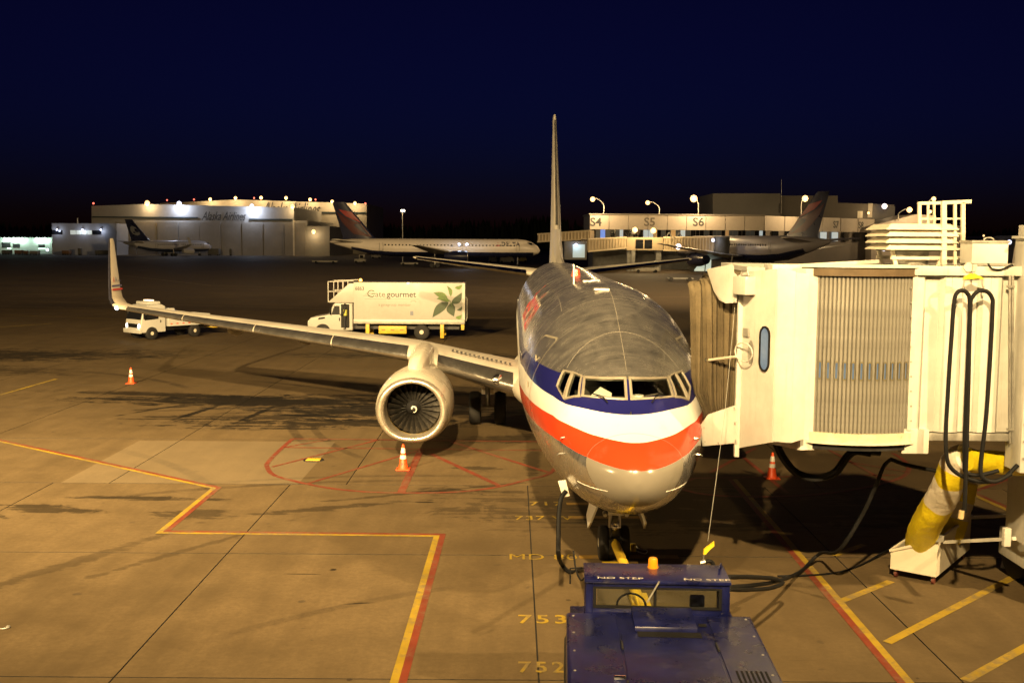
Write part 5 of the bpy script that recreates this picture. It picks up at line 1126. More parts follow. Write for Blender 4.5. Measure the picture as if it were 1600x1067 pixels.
b = MB(); b.box(-4.98, 2.02, -1.215, 1.215, 3.602, 3.66); b.build('box_roof_edge', M_dark, ctr)
b = MB(); b.box(-4.99, -4.83, 1.2, 1.225, 1.285, 3.598); b.build('corner_trim', M_galv, ctr)
b = MB(); b.prism([(2.0, -1.1, 2.32), (2.0, -1.1, 3.52), (2.3, -1.1, 3.52), (3.6, -1.1, 2.36), (3.6, -1.1, 2.32)], (0, 2.2, 0)); b.build('over_cab_deck', M_tbody, ctr, bevel=.02)
for x_ in (3.62, 3.0, 2.7):
    for y_ in (1.05, -1.05):
        b = MB(); b.bar((x_, y_, 2.34), (x_, y_, 3.62), .05, .05); b.build('deck_post', M_tbody, ctr)
for z_ in (3.0, 3.62):
    for y_ in (1.05, -1.05):
        b = MB(); b.bar((3.62, y_, z_), (2.02, y_, z_ + .06), .05, .05); b.build('deck_rail', M_tbody, ctr)
    b = MB(); b.bar((3.62, 1.05, z_), (3.62, -1.05, z_), .05, .05); b.build('deck_rail', M_tbody, ctr)
b = MB(); b.prism([(2.1, -.98, .55), (2.1, -.98, 2.28), (3.2, -.98, 2.3), (3.32, -.98, 2.2), (3.62, -.98, 1.55), (4.75, -.98, 1.35), (4.95, -.98, 1.1), (4.95, -.98, .6), (4.55, -.98, .55)], (0, 1.96, 0)); cb = b.build('cab', M_tbody, ctr, bevel=.06, seg=3)
b = MB(); b.prism([(3.3, -.86, 2.16), (3.3, .86, 2.16), (3.62, .86, 1.6), (3.62, -.86, 1.6)], (.03, 0, .02)); b.build('windshield', M_glass_dark, cb)
b = MB(); b.prism([(2.92, .982, 1.55), (3.45, .982, 1.55), (3.25, .982, 2.1), (2.92, .982, 2.1)], (0, .012, 0)); b.build('side_window', M_glass_dark, cb)
b = MB(); b.box(2.28, 2.84, .90, .992, .72, 2.2); b.build('door_opening', mat('cab_interior', (.012, .011, .01), .8), cb)
b = MB(); b.box(2.14, 2.3, .985, 1.02, .62, 2.25); b.build('sliding_door', M_tbody, cb)
b = MB(); b.box(2.9, 2.96, .98, 1.02, 1.15, 1.35); b.build('door_handle', M_black, cb)
b = MB(); b.box(3.45, 3.52, 1.0, 1.22, 1.55, 2.05); b.build('mirror', M_black, ctr, bevel=.02)
b = MB(); b.prism([(4.3, .985, 1.22), (3.85, .985, 1.3), (3.85, .985, 1.4), (4.25, .985, 1.34)], (0, .008, 0)); b.build('hood_vent', M_black, cb)
b = MB(); b.box(4.93, 4.99, -.8, .8, .72, 1.12); b.build('grille', M_chrome, cb, bevel=.01)
for y_ in (.84, -.84):
    b = MB(); b.lathe([(0, .1), (.03, .1), (.05, .07)], (4.93, y_, .95), (1, 0, 0), 14); b.build('headlight', M_chrome, cb)
b = MB(); b.box(4.9, 5.05, -1.0, 1.0, .48, .7); b.build('bumper', M_chrome, ctr, bevel=.02)
for x_, r_ in ((4.0, .48), (-2.25, .48)):
    for y_ in (.95, -.95): truck_wheel(ctr, x_, y_, r_)
b = MB(); b.box(-4.6, 3.9, -.45, .45, .62, .9); b.build('chassis', M_dark, ctr)
for x_ in (1.15, -3.55):
    for y_ in (1.05, -1.05):
        b = MB(); b.box(x_ - .12, x_ + .12, y_ - .1, y_ + .1, .12, .98); b.build('stabiliser_leg', M_yellow, ctr, bevel=.015)
b = MB(); b.box(-1.3, .45, .75, 1.12, .38, .86); yb = b.build('equipment_box', M_yellow, ctr, bevel=.02)
for x_ in (-1.0, -.42, .15):
    b = MB(); b.box(x_ - .12, x_ + .12, 1.121, 1.128, .58, .64); b.build('reflector', M_orange, yb)
b = MB(); b.box(-4.95, -4.75, 1.0, 1.2, .65, .98); b.build('rear_marker', M_yellow, ctr)
b = MB(); b.tube([(-5.05, 1.0, 1.2), (-5.12, 1.0, 1.4), (-5.12, 1.0, 2.6), (-5.0, 1.0, 2.75)], .03, 6); b.build('grab_rail', M_galv, ctr)
b = MB(); b.lathe([(0, .09), (.12, .08), (.16, .03)], (1.6, .9, 3.66), (0, 0, 1), 14); b.build('beacon', glow('beacon_amber', (1, .45, .05), 14), ctr)
b = MB(); b.lathe([(0, .05), (.05, .045), (.06, .02)], (-4.9, 1.1, 3.6), (0, 1, .5), 10); b.build('rear_lamp', glow('lamp_red', (1, .06, .12), 8), ctr)
b = MB(); b.box(-1.5, -1.35, 1.21, 1.25, 3.55, 3.6); b.build('side_lamp', glow('lamp_side', (1, .75, .4), 6), ctr)
# lettering and printed leaves on the near side (y = +1.2 faces the apron)
def on_box(x0, z0, off=.004):
    return lambda p: V((x0 - p.x, 1.2 + off, z0 + p.y))
for txt, x0, z0, s_, sx_, m_, bd in (('6863', 1.62, 3.2, .32, .9, M_textgrey, .004), ('ate', .33, 2.85, .52, 1.0, mat('logo_grey', (.10, .105, .085), .5), 0), ('gourmet', -1.0, 2.85, .52, 1.02, M_print, .004), ('a gategroup', -.12, 2.2, .24, 1.0, mat('logo_pale', (.20, .19, .165), .5), 0), ('member', -1.18, 2.2, .24, 1.0, mat('logo_pale', (.20, .19, .165), .5), 0)):
    b = text_mesh(txt, s_, on_box(x0, z0), bold=bd, sx=sx_); b.build('side_lettering', m_, bx)
b = MB(); G_ = [V((.88 - .23 * math.cos(t), 1.205, 2.9 + .2 * math.sin(t))) for t in [R(40 + 280 * k / 20) for k in range(21)]]
b.tube(G_, .024, 6)
b.build('side_lettering', mat('logo_green', (.05, .09, .025), .5), bx); b = MB(); b.bar((.88, 1.205, 2.9), (.65, 1.205, 2.9), .012, .05); b.build('side_lettering', MATS['logo_green'], bx)
for i, z_ in enumerate((2.92, 2.84, 2.76)):
    b = MB(); b.box(.88, 1.2 + .1 * i, 1.201, 1.205, z_, z_ + .018); b.build('logo_bar', MATS['logo_grey'], bx)
b = MB(); b.box(-2.1, 1.3, 1.201, 1.204, 2.56, 2.575); b.build('logo_rule', MATS['logo_pale'], bx)
b = MB()
for k in range(6):
    t = R(20 + k * 28); b.box(-1.75 - .16 * math.cos(t) - .03, -1.75 - .16 * math.cos(t) + .03, 1.201, 1.204, 2.36 + .1 * math.sin(t), 2.39 + .1 * math.sin(t))
b.build('logo_dots', MATS['logo_pale'], bx, kind='stuff')
b = MB(); b.box(-1.75, -1.55, 1.201, 1.204, 1.55, 1.82); b.build('door_sticker', mat('sticker_blue', (.2, .22, .3), .5), bx)
def leaf(base, tip, wid, m, bend=.1):
    a, c = V(base), V(tip); d = c - a; n = V((-d.y, d.x)); n.normalize(); pts = []
    for k in range(13):
        t = k / 12; w_ = wid * math.sin(math.pi * t ** .8) ; pts.append((t, w_))
    L_ = [a + d * t + n * (w_ + bend * math.sin(math.pi * t)) for t, w_ in pts]; R_ = [a + d * t + n * (-w_ + bend * math.sin(math.pi * t)) for t, w_ in reversed(pts[1:-1])]
    b = MB(); b.add([V((p.x, 1.203 + random.uniform(0, .003), p.y)) for p in L_ + R_], [tuple(range(len(L_ + R_)))]); b.build('printed_leaf', m, bx)
for q in (((-3.92, 2.5), (-3.0, 2.98), .20, M_leaf1), ((-4.1, 2.75), (-3.85, 3.42), .12, M_leaf1), ((-4.02, 2.45), (-3.2, 2.6), .16, M_leaf1), ((-3.95, 2.4), (-2.95, 1.42), .27, M_leaf2), ((-4.12, 2.35), (-4.3, 1.5), .28, M_leaf2), ((-4.15, 2.3), (-4.8, 3.0), .22, M_leaf2), ((-4.35, 3.3), (-4.82, 3.5), .12, M_leaf1), ((-4.4, 1.42), (-4.8, 1.62), .12, M_leaf1), ((-4.5, 1.9), (-4.8, 2.15), .09, M_leaf2)): leaf(*q)
b = MB(); b.tube([(-4.02, 1.205, 2.55), (-4.1, 1.205, 2.35), (-4.2, 1.205, 2.1)], .02, 5); b.build('printed_stem', M_leaf1, bx)

# person in the open cab door
def person(name, label, loc, rz, joints, edges, radii, m):
    me = bpy.data.meshes.new(name); me.from_pydata([V(j) for j in joints], edges, [])
    o = bpy.data.objects.new(name, me); COL.objects.link(o); o.location = loc; o.rotation_euler = (0, 0, rz)
    sk = o.modifiers.new('skin', 'SKIN'); ss = o.modifiers.new('sub', 'SUBSURF'); ss.levels = 1; ss.render_levels = 1
    for i, r_ in enumerate(radii): me.skin_vertices[0].data[i].radius = r_ if isinstance(r_, tuple) else (r_, r_)
    me.skin_vertices[0].data[0].use_root = True
    dg = bpy.context.evaluated_depsgraph_get(); dg.update(); m2 = bpy.data.meshes.new_from_object(o.evaluated_get(dg)); o.modifiers.clear(); o.data = m2; m2.materials.clear(); m2.materials.append(m)
    for p in m2.polygons: p.use_smooth = True
    return o
J = [(0, 0, .95), (0, 0, 1.15), (0, 0, 1.38), (0, 0, 1.5), (0.02, 0, 1.6), (.03, 0, 1.72),
     (0, .19, 1.42), (.08, .24, 1.16), (.3, .2, 1.08), (.38, .19, 1.08), (0, -.19, 1.42), (.1, -.24, 1.16), (.32, -.2, 1.12), (.4, -.19, 1.12),
     (.02, .1, .9), (.05, .11, .5), (.0, .11, .08), (.14, .12, .05), (.0, -.1, .9), (.0, -.11, .5), (-.02, -.11, .08), (.12, -.12, .05)]
Eg = [(0, 1), (1, 2), (2, 3), (3, 4), (4, 5), (2, 6), (6, 7), (7, 8), (8, 9), (2, 10), (10, 11), (11, 12), (12, 13), (0, 14), (14, 15), (15, 16), (16, 17), (0, 18), (18, 19), (19, 20), (20, 21)]
Rr = [(.15, .11), (.15, .11), (.16, .11), .055, .085, .09, .07, .052, .04, .045, .07, .052, .04, .045, .085, .06, .045, .04, .085, .06, .045, .04]
pl = (-8.0 - 2.55, 68.2 - 1.06, .62)
person_o = person('person', '', pl, math.pi * 1.0, J, Eg, Rr, mat('dark_workwear', (.03, .03, .035), .85)); person_o.scale = (.88, .88, .88)
tag(person_o, 'person in dark workwear and yellow reflective vest standing in the truck cab door', 'person')
vb = MB(); vb.loft([[V((.175 * math.cos(a) * k * .78, .21 * math.sin(a) * k, z_)) for a in [2 * math.pi * j / 18 for j in range(18)]] for z_, k in ((1.0, .95), (1.15, .98), (1.3, 1.02), (1.4, 1.0), (1.45, .7))], cap=False)
vb.build('vest', mat('vest_yellow', (.62, .60, .12), .6, var=.1, emit=(.7, .7, .2), estr=.0), person_o)
hb_ = MB(); hb_.lathe([(0, .03), (.03, .085), (.07, .1), (.1, .09)], (.03, 0, 1.86), (0, 0, -1), 14); hb_.build('hair', mat('hair_dark', (.02, .015, .01), .7), person_o)

# ------------------------------------------------------------------ small white flatbed truck beyond the wing tip
wt = thing('service_truck', 'small white cab-over service truck with lit headlights beyond the wing tip', 'truck', (-21.93, 67.84, 0), R(-131))
M_wt = mat('truck_clean_white', (.54, .54, .52), .35, grime=.25, var=.03)
b = MB(); b.prism([(.75, -.92, .45), (.75, -.92, 2.05), (1.0, -.92, 2.18), (1.95, -.92, 2.14), (2.2, -.92, 1.95), (2.42, -.92, 1.2), (2.48, -.92, .7), (2.48, -.92, .45)], (0, 1.84, 0)); cb = b.build('cab', M_wt, wt, bevel=.06, seg=3)
b = MB(); b.prism([(2.225, -.8, 1.86), (2.225, .8, 1.86), (2.41, .84, 1.26), (2.41, -.84, 1.26)], (.025, 0, .008)); b.build('windshield', M_glass_dark, cb)
for s_ in (1, -1):
    b = MB(); b.prism([(1.25, .921 * s_, 1.28), (2.2, .921 * s_, 1.22), (2.02, .921 * s_, 1.85), (1.25, .921 * s_, 1.85)], (0, .01 * s_, 0)); b.build('side_window', M_glass_dark, cb)
    b = MB(); b.box(1.08, 1.14, .92 * s_ - .01, .92 * s_ + .02, 1.05, 1.2); b.build('door_handle', M_black, cb)
    b = MB(); b.lathe([(0, .12), (.03, .12), (.05, .08)], (2.46, .7 * s_, .86), (1, 0, 0), 14); b.build('headlight', glow('headlamp', (1, .95, .85), 9), cb)
    b = MB(); b.box(2.2, 2.28, 1.0 * s_ - .08, 1.0 * s_ + .08, 1.3, 1.75); b.build('mirror', M_black, wt, bevel=.02)
    for x_ in (1.72, -1.3): truck_wheel(wt, x_, .84 * s_, .4, .24)
b = MB(); b.box(2.47, 2.51, -.55, .55, .76, 1.0); b.build('grille', M_black, cb)
b = MB(); b.box(2.4, 2.6, -.95, .95, .42, .68); b.build('bumper', M_wt, wt, bevel=.03)
b = MB(); b.box(.95, 1.85, -.7, .7, 2.15, 2.36); b.build('roof_fairing', M_wt, wt, bevel=.08)
b = MB(); b.box(1.2, 1.5, -.35, .35, 2.362, 2.44); b.build('light_bar', glow('bar_warm', (1, .7, .4), 2.5), wt)
b = MB(); b.box(-2.35, .62, -.35, .35, .5, .72); b.build('chassis', M_dark, wt)
b = MB(); b.box(-2.4, .6, -1.0, 1.0, .78, .88); b.build('bed_floor', M_wt, wt, bevel=.01)
for (x0, x1, y0, y1) in ((-2.4, .6, .96, 1.0), (-2.4, .6, -1.0, -.96), (.56, .6, -.955, .955), (-2.4, -2.36, -.955, .955)):
    b = MB(); b.box(x0, x1, y0, y1, .882, 1.45); b.build('bed_side', M_wt, wt, bevel=.008, seg=1)
for k in range(7):
    b = MB(); b.box(-2.2 + k * .42, -2.05 + k * .42, 1.0, 1.008, .9, .96); b.build('reflector', M_orange, wt)
for s_ in (1, -1):
    b = MB(); b.bar((-2.4, .6 * s_, .8), (-2.85, .6 * s_, .5), .07, .07); b.build('tail_strut', M_wt, wt)
b = MB(); b.box(-3.4, -2.7, -.8, .8, .5, .56); b.build('tail_platform', M_yellow, wt, bevel=.01)
b = MB(); b.box(.1, .5, -.9, .9, 1.46, 1.9); b.build('tool_locker', M_wt, wt, bevel=.02)
# ------------------------------------------------------------------ far field: hangars, concourse, parked aircraft
def fx(px, Y, py=380): return at(px, py, Y).x
def fz(py, Y, px=800): return at(px, py, Y).z
GZ = -.034
M_hang = mat('hangar_cladding', (.34, .33, .31), .65, var=.08, scale=.12, bump=0)
M_hang2 = mat('hangar_cladding_pale', (.46, .42, .35), .65, var=.08, scale=.12)
M_hdoor = mat('hangar_door', (.27, .25, .22), .6, var=.08, scale=.2)
M_stripe = mat('stripe_dark', (.015, .03, .04), .6, var=0)
def lamp_head(t, p, r, col, estr, power, lcol, loff=(0, 0, 0), name='lamp_head', size=.4):
    b = MB(); b.lathe([(-r, r * .1), (-r * .7, r * .71), (0, r), (r * .7, r * .71), (r, r * .1)], V(p), (0, 0, 1), 12); b.build(name, glow('glow_%d_%d_%d' % (col[0] * 99, col[1] * 99, col[2] * 99), col, 2.6), t, wc=True)
    if power: 
        l = lamp('POINT', 'lamp', V(p) + V(loff), power, lcol, size=size); l.parent = t; l.location = t.matrix_basis.inverted() @ (V(p) + V(loff))
SOD_G = (1.0, .60, .24); COOL_G = (.75, .78, 1.0); GRN_G = (.80, 1.0, .88)
# front hangar
YHg = 410; hgr = thing('hangar', 'long grey hangar with sliding doors and dark script lettering far left', 'hangar', (fx(300, YHg), YHg, 0))
def hpoly(pix, Y, depth, name, m, t):
    b = MB(); b.prism([at(px, py, Y) if py is not None else V((fx(px, Y), Y, GZ)) for px, py in pix], (0, depth, 0)); return b.build(name, m, t, wc=True)
hpoly([(143, None), (143, 322), (230, 319), (290, 320.5), (459, 324.5), (459, 345), (480, 345), (480, 353.5), (515, 353.5), (515, None)], YHg, 70, 'wall', M_hang, hgr)
xs_ = [181 + (478 - 181) * k / 9 for k in range(10)]
for a_, c_ in zip(xs_, xs_[1:]):
    b = MB(); b.box(fx(a_, YHg) + .12, fx(c_, YHg) - .12, YHg - .6 - .25 * (int(a_) % 2), YHg - .35, GZ, fz(347.5, YHg, 300)); b.build('door_panel', M_hdoor, hgr, wc=True)
for (x0, x1, y0, y1) in ((146, 310, 339.3, 341.3), (390, 458, 341.3, 343.3)):
    b = MB(); b.box(fx(x0, YHg), fx(x1, YHg), YHg - .5, YHg - .1, fz(y1, YHg, 300), fz(y0, YHg, 300)); b.build('stripe', M_stripe, hgr, wc=True)
b = text_mesh('Alaska Airlines', 4.6, Mx.Translation((fx(350, YHg), YHg - .4, fz(338.5, YHg, 350))) @ Mx.Rotation(math.pi / 2, 4, 'X'), shear=.5, bold=.04, sx=.60); b.build('script_lettering', M_textgrey, hgr, wc=True)
b = MB(); b.box(fx(458.5, YHg), fx(461, YHg), YHg - .9, YHg - .2, GZ, fz(347, YHg)); b.build('corner_post', M_cream, hgr, wc=True)
for px, py, col, pw, lc in ((230, 317.5, SOD_G, 2600, WARM), (280, 318.5, COOL_G, 4500, COOL), (393.5, 322, COOL_G, 4500, COOL), (457, 322.5, SOD_G, 1600, WARM), (490, 362, SOD_G, 900, WARM)):
    lamp_head(hgr, at(px, py, YHg - 2.6), .98 if px < 300 else .8, col, 20, pw, lc, (0, -.3, -1.2), size=.8)
# rear hangar
YR = 470; hg2 = thing('hangar', 'taller lit hangar with shallow gable standing behind the grey hangar', 'hangar', (fx(430, YR), YR, 0))
hpoly([(250, None), (250, 318), (368, 312), (573, 318.5), (573, None)], YR, 60, 'wall', M_hang2, hg2)
b = text_mesh('Alaska Airlines', 8.0, Mx.Translation((fx(455, YR), YR - .5, fz(327.5, YR, 455))) @ Mx.Rotation(math.pi / 2, 4, 'X'), shear=.5, bold=.06, sx=.52); b.build('script_lettering', M_textgrey, hg2, wc=True)
b = MB(); b.box(fx(500, YR), fx(573.5, YR), YR - .6, YR - .1, fz(334, YR, 540), fz(331.5, YR, 540)); b.build('stripe', M_stripe, hg2, wc=True)
for px, py in ((328.5, 311.5), (368, 309.5), (408, 309), (447, 309.3), (484.6, 311.8), (519, 315), (554.6, 317.5)):
    lamp_head(hg2, at(px, py, YR - 3), .72, SOD_G, 10, 2200, WARM, (0, -1.5, -1.2), size=.8)
for px, py, Y_, t_ in ((146, 318, YHg, hgr), (261, 313, YR, hg2), (303, 312, YR, hg2), (397, 309.5, YR, hg2), (493, 312, YR, hg2), (571, 318, YR, hg2)):
    lamp_head(t_, at(px, py, Y_ - 1), .38, (1, .16, .10), 4, 0, None, name='obstruction_light')
# low office block and lit freight docks, far left
YO = 396; off = thing('office_block', 'low pale two storey block with a lit window strip left of the hangar', 'building', (fx(130, YO), YO, 0))
hpoly([(81, None), (81, 349), (182, 349.3), (182, None)], YO, 12, 'wall', mat('office_wall', (.30, .31, .33), .6, var=.06, scale=.2), off)
for i, (x0, x1, lit) in enumerate(((82, 98, 0), (110.5, 119, 1), (120, 128, 1), (129, 136, 1), (137, 144, 1), (145, 159, 0))):
    b = MB(); b.box(fx(x0, YO), fx(x1, YO), YO - .12, YO + .05, fz(366.5, YO, 120), fz(360, YO, 120)); b.build('window', glow('office_lit', (.62, .68, .62), .55) if lit else M_glass_dark, off, wc=True)
for px in (89, 129, 157.5): lamp_head(off, at(px, 359, YO - .9), .34, COOL_G, 16, 260, COOL, (0, -.6, -.4))
b = MB(); b.cyl(at(121, 349.5, YO + 4), at(121, 341, YO + 4), .25, n=8); b.build('roof_mast', M_galv, off, wc=True)
YD = 430; dk = thing('freight_shed', 'low freight shed with floodlit loading doors at the far left edge', 'building', (fx(40, YD), YD, 0))
hpoly([(-30, None), (-30, 371), (83, 371.5), (83, None)], YD, 20, 'wall', mat('shed_wall', (.42, .45, .42), .6, var=.06, scale=.3), dk)
for x0, x1, y0 in ((3, 16, 379), (20, 31, 381), (60, 70, 382), (-20, -8, 380)):
    b = MB(); b.box(fx(x0, YD), fx(x1, YD), YD - .15, YD + .05, fz(387, YD, 20), fz(y0, YD, 20)); b.build('dock_door', M_dark, dk, wc=True)
for x0, x1 in ((60, 71), (11, 17)):
    b = MB(); b.box(fx(x0, YD), fx(x1, YD), YD - .12, YD + .05, fz(389.6, YD, 20), fz(387.2, YD, 20)); b.build('lit_gap', glow('dock_lit', (.7, 1, .8), 1.4), dk, wc=True)
for px in (7, 21.5, 34.5, 57.5, 70.4): lamp_head(dk, at(px, 372.5, YD - 1.2), .42, GRN_G, 16, 800, (.72, 1.0, .82), (0, -.6, -.6))
lamp_head(dk, at(74, 390.5, YD - 6), .6, COOL_G, 14, 600, COOL)
def crate_row(name, label, items, Y, cat, m, grp):
    for i, (x0, x1, y0, lab) in enumerate(items):
        t = thing(name, lab, cat, (fx((x0 + x1) / 2, Y), Y, GZ), 0, grp); wd = fx(x1, Y) - fx(x0, Y); hh = fz(y0, Y, x0) - GZ; d_ = min(2.5, wd)
        b = MB(); b.box(-wd / 2, wd / 2, 0, d_, .45, hh); b.build('body', m[i % len(m)], t, bevel=.08)
        b = MB(); b.box(-wd / 2 + .1, wd / 2 - .1, .1, d_ - .1, .25, .44); b.build('bed', M_dark, t)
        for sx_ in (-1, 1):
            for yy in (.1, d_ - .1):
                b = MB(); b.lathe([(-.1, .1), (-.1, .25), (.1, .25), (.1, .1)], (sx_ * (wd / 2 - .4), yy, .25), (0, 1, 0), 10); b.build('wheel', M_tyre, t)
M_g1 = mat('gear_dull', (.10, .10, .095), .6, var=.2); M_g2 = mat('gear_rust', (.16, .09, .05), .6, var=.2); M_g3 = mat('gear_grey', (.22, .22, .21), .6, var=.2)
crate_row('baggage_trailer', '', [(2, 14, 391, 'dark trailer parked by the freight docks at the left edge'), (22, 32, 391, 'rusty trailer second from the left edge by the freight docks'), (36, 42, 392, 'small brown trailer between two longer ones by the docks'), (45, 58, 392, 'long grey trailer before the right pair of lit docks'), (96, 107, 391.5, 'rust coloured trailer before the pale office block'), (121, 126, 388, 'tall dark container before the pale office block'), (148, 172, 391, 'long black trailer at the right end of the office block')], 388, 'trailer', [M_g1, M_g2, M_g2, M_g3, M_g2, M_g1, M_g1], 'trailers parked along the far buildings')
crate_row('baggage_trailer', '', [(324, 341, 388.5, 'dark boxy loader standing before the hangar doors'), (358, 361.5, 389, 'narrow dark stand before the hangar doors')], 398, 'loader', [M_g1, M_g1], 'equipment before the hangar')

# distant wood
wd = MB(); random.seed(3)
for i in range(1500):
    px = random.uniform(-60, 1680); Y_ = random.uniform(640, 760); x_ = fx(px, Y_, 372)
    base_top = 343 + 6 * math.sin(px * .013) + 3 * math.sin(px * .05) + (8 if 900 < px < 1400 else 0) + (6 if px > 1500 else 0)
    h_ = fz(base_top + random.uniform(0, 13), Y_, px); r_ = random.uniform(1.8, 3.6); n = 5; a0_ = random.random() * 6
    for k in range(3):
        z0 = h_ * (.1 + .28 * k); z1 = min(h_, z0 + h_ * .46); rr = r_ * (1 - .24 * k)
        ring_ = [V((x_ + rr * random.uniform(.7, 1.2) * math.cos(a0_ + 2 * math.pi * j / n), Y_ + rr * math.sin(a0_ + 2 * math.pi * j / n), z0 + random.uniform(-1, 1))) for j in range(n)]
        wd.add(ring_ + [V((x_ + random.uniform(-.3, .3), Y_, z1))], [(j, (j + 1) % n, n) for j in range(n)])
o = wd.build('distant_wood', mat('wood_foliage', (.028, .038, .022), .9, var=.3, scale=.05), kind='stuff'); o['label'] = 'dark belt of conifer woods along the horizon'

# generic parked airliner: built nose at +x, tail at -x, centred on the wing
def far_airliner(label, loc, rz, Lf, r, zc, paint_m, tail_m, span, engine=(5.6, 2.2, 1.25), fin_h=8.0, winglets=False, text=None, win=True, tail_marks=None, belly=None, low=False):
    t = thing('airliner', label, 'airplane', loc, rz, 'parked airliners across the apron')
    xn, xt = Lf * .47, -Lf * .53
    sec = [(xn, .05, 0, -.25), (xn - .25 * r, .42, 0, -.2), (xn - .8 * r, .72, 0, -.12), (xn - 1.6 * r, .92, 0, -.03), (xn - 2.6 * r, 1, 0, 0), (xt + 7.5 * r, 1, 0, 0), (xt + 5 * r, .9, 0, .08), (xt + 2.5 * r, .58, 0, .34), (xt + .8 * r, .28, 0, .5), (xt, .08, 0, .58)]
    b = MB(); b.loft([[V((x_, r * k * math.sin(a), zc + r * 1.04 * (k * math.cos(a) + dz))) for a in [2 * math.pi * j / 32 for j in range(32)]] for x_, k, _, dz in sec]); fu = b.build('fuselage', paint_m, t, sharp=60)
    if belly:
        b = MB(); b.loft([[V((x_, r * 1.003 * k * math.sin(a), zc + r * 1.043 * (k * math.cos(a) + dz))) for a in [R(118) + R(124) * j / 14 for j in range(15)]] for x_, k, _, dz in sec[2:-2]], closed=False, cap=False); b.build('belly', belly, fu, sharp=70)
    if win:
        b = MB()
        for s_ in (1, -1):
            x_ = xn - 3.0 * r
            while x_ > xt + 6.4 * r:
                if not (.06 * Lf < x_ < .085 * Lf):
                    y_ = r * math.sqrt(max(0, 1 - .30 ** 2)) + .01
                    b.box(x_ - .15, x_ + .15, y_ * s_ - .03, y_ * s_ + .03, zc + r * .22, zc + r * .38)
                x_ -= .8
        b.build('cabin_windows', M_glass_dark, fu, kind='stuff')
        for s_ in (1, -1):
            for xd in (xn - 2.6 * r, .11 * Lf, xt + 6.0 * r):
                y_ = r * .985; b = MB()
                for x0, x1, z0, z1 in ((xd - .42, xd - .36, -.35, .55), (xd + .36, xd + .42, -.35, .55)): b.box(x0, x1, y_ * s_ - .03, y_ * s_ + .03, zc + r * z0, zc + r * z1)
                b.box(xd - .36, xd + .36, y_ * s_ - .03, y_ * s_ + .02, zc - r * .38, zc - r * .34); b.build('cabin_door', M_g3, fu)
        b = MB(); b.box(xn - 1.55 * r, xn - .95 * r, -r * .66, r * .66, zc + r * .36, zc + r * .62); b.build('cockpit_windows', M_glass_dark, fu, bevel=.1)
    for s_ in (1, -1):
        ws_ = [(Lf * .11, r * .5, zc - r * .65, Lf * .17, .12, 0, 0), (Lf * .06, span * .15, zc - r * .45, Lf * .12, .11, 0, 0), (-Lf * .09, span * .5, zc + r * .35, Lf * .035, .09, 0, 0)]
        def sw(q): return [V((2 * q[0] - p.x if False else q[0] - (p.x - q[0]), p.y * s_, p.z)) for p in wing_sec(*q)]
        b = MB(); b.loft([sw(q) for q in ws_]); wg = b.build('wing', M_wing, t, sharp=60)
        if winglets:
            b = MB(); q = ws_[-1]; b.prism([(q[0], span * .5 * s_, q[2]), (q[0] - q[3], span * .5 * s_, q[2]), (q[0] - q[3] - 1.1, (span * .5 + .5) * s_, q[2] + 2.5), (q[0] - q[3] - .5, (span * .5 + .5) * s_, q[2] + 2.5)], (0, .1, 0)); b.build('winglet', paint_m, wg)
        el, er, ez = engine; ey = span * .175 * s_; exf = Lf * .045 + el * .75
        b = MB(); b.lathe([(0, er * .8), (.12, er * .93), (el * .25, er), (el * .6, er * .95), (el, er * .62)], (exf, ey, zc - r - ez * .15 + .35), (-1, 0, 0), 24, cap=True); en = b.build('engine', tail_m if not low else paint_m, t)
        b = MB(); b.lathe([(0, er * .93), (-.1, er * .86), (0, er * .78)], (exf + .02, ey, zc - r - ez * .15 + .35), (-1, 0, 0), 24, cap=False); b.build('inlet_ring', M_steel, en)
        b = MB(); b.bar((exf - el * .35, ey, zc - r * .9 + .5), (exf - el * .95, ey, zc - r * .55), .35, 1.0); b.build('pylon', paint_m, t)
        b = MB(); b.loft([sw(q) for q in [(xt + 4.2 * r, r * .3, zc + r * .55, 2.6 * r, .1, 0, 0), (xt + 1.6 * r, span * .18, zc + r * .85, 1.1 * r, .09, 0, 0)]]); b.build('tailplane', M_wing, t, sharp=60)
        for dx in (-.65, .65):
            b = MB(); b.lathe([(-.5, .25), (-.5, .5), (-.4, .56), (.4, .56), (.5, .5), (.5, .25)], (-Lf * .03 + dx, span * .085 * s_, .56), (0, 1, 0), 18); b.build('main_wheel', M_tyre, t)
        b = MB(); b.cyl((-Lf * .03, span * .085 * s_, .5), (-Lf * .03, span * .075 * s_, zc - r * .5), .16, n=8); b.build('main_strut', M_galv, t)
    b = MB(); b.lathe([(-.3, .2), (-.3, .42), (.3, .42), (.3, .2)], (xn - 2.6 * r, 0, .42), (0, 1, 0), 16); b.build('nose_wheel', M_tyre, t)
    b = MB(); b.cyl((xn - 2.6 * r, 0, .4), (xn - 2.6 * r, 0, zc - r * .8), .12, n=8); b.build('nose_strut', M_galv, t)
    zf = zc + r * .85
    def fs(xle, z, ch, th_): return [V((xle - c * ch, h_ * ch, z)) for c, h_ in [(c, h_ - .018 * 4 * c * (1 - c)) for c, h_ in airfoil(10, th_)]]
    fb = [(xt + 6.6 * r, zf - .4, 5.2 * r, .08), (xt + 5.2 * r, zf + .5, 3.7 * r, .1), (xt + 1.75 * r, zf + fin_h, 1.45 * r, .09)]
    b = MB(); b.loft([fs(*q) for q in fb]); fn = b.build('fin', tail_m, t, sharp=60)
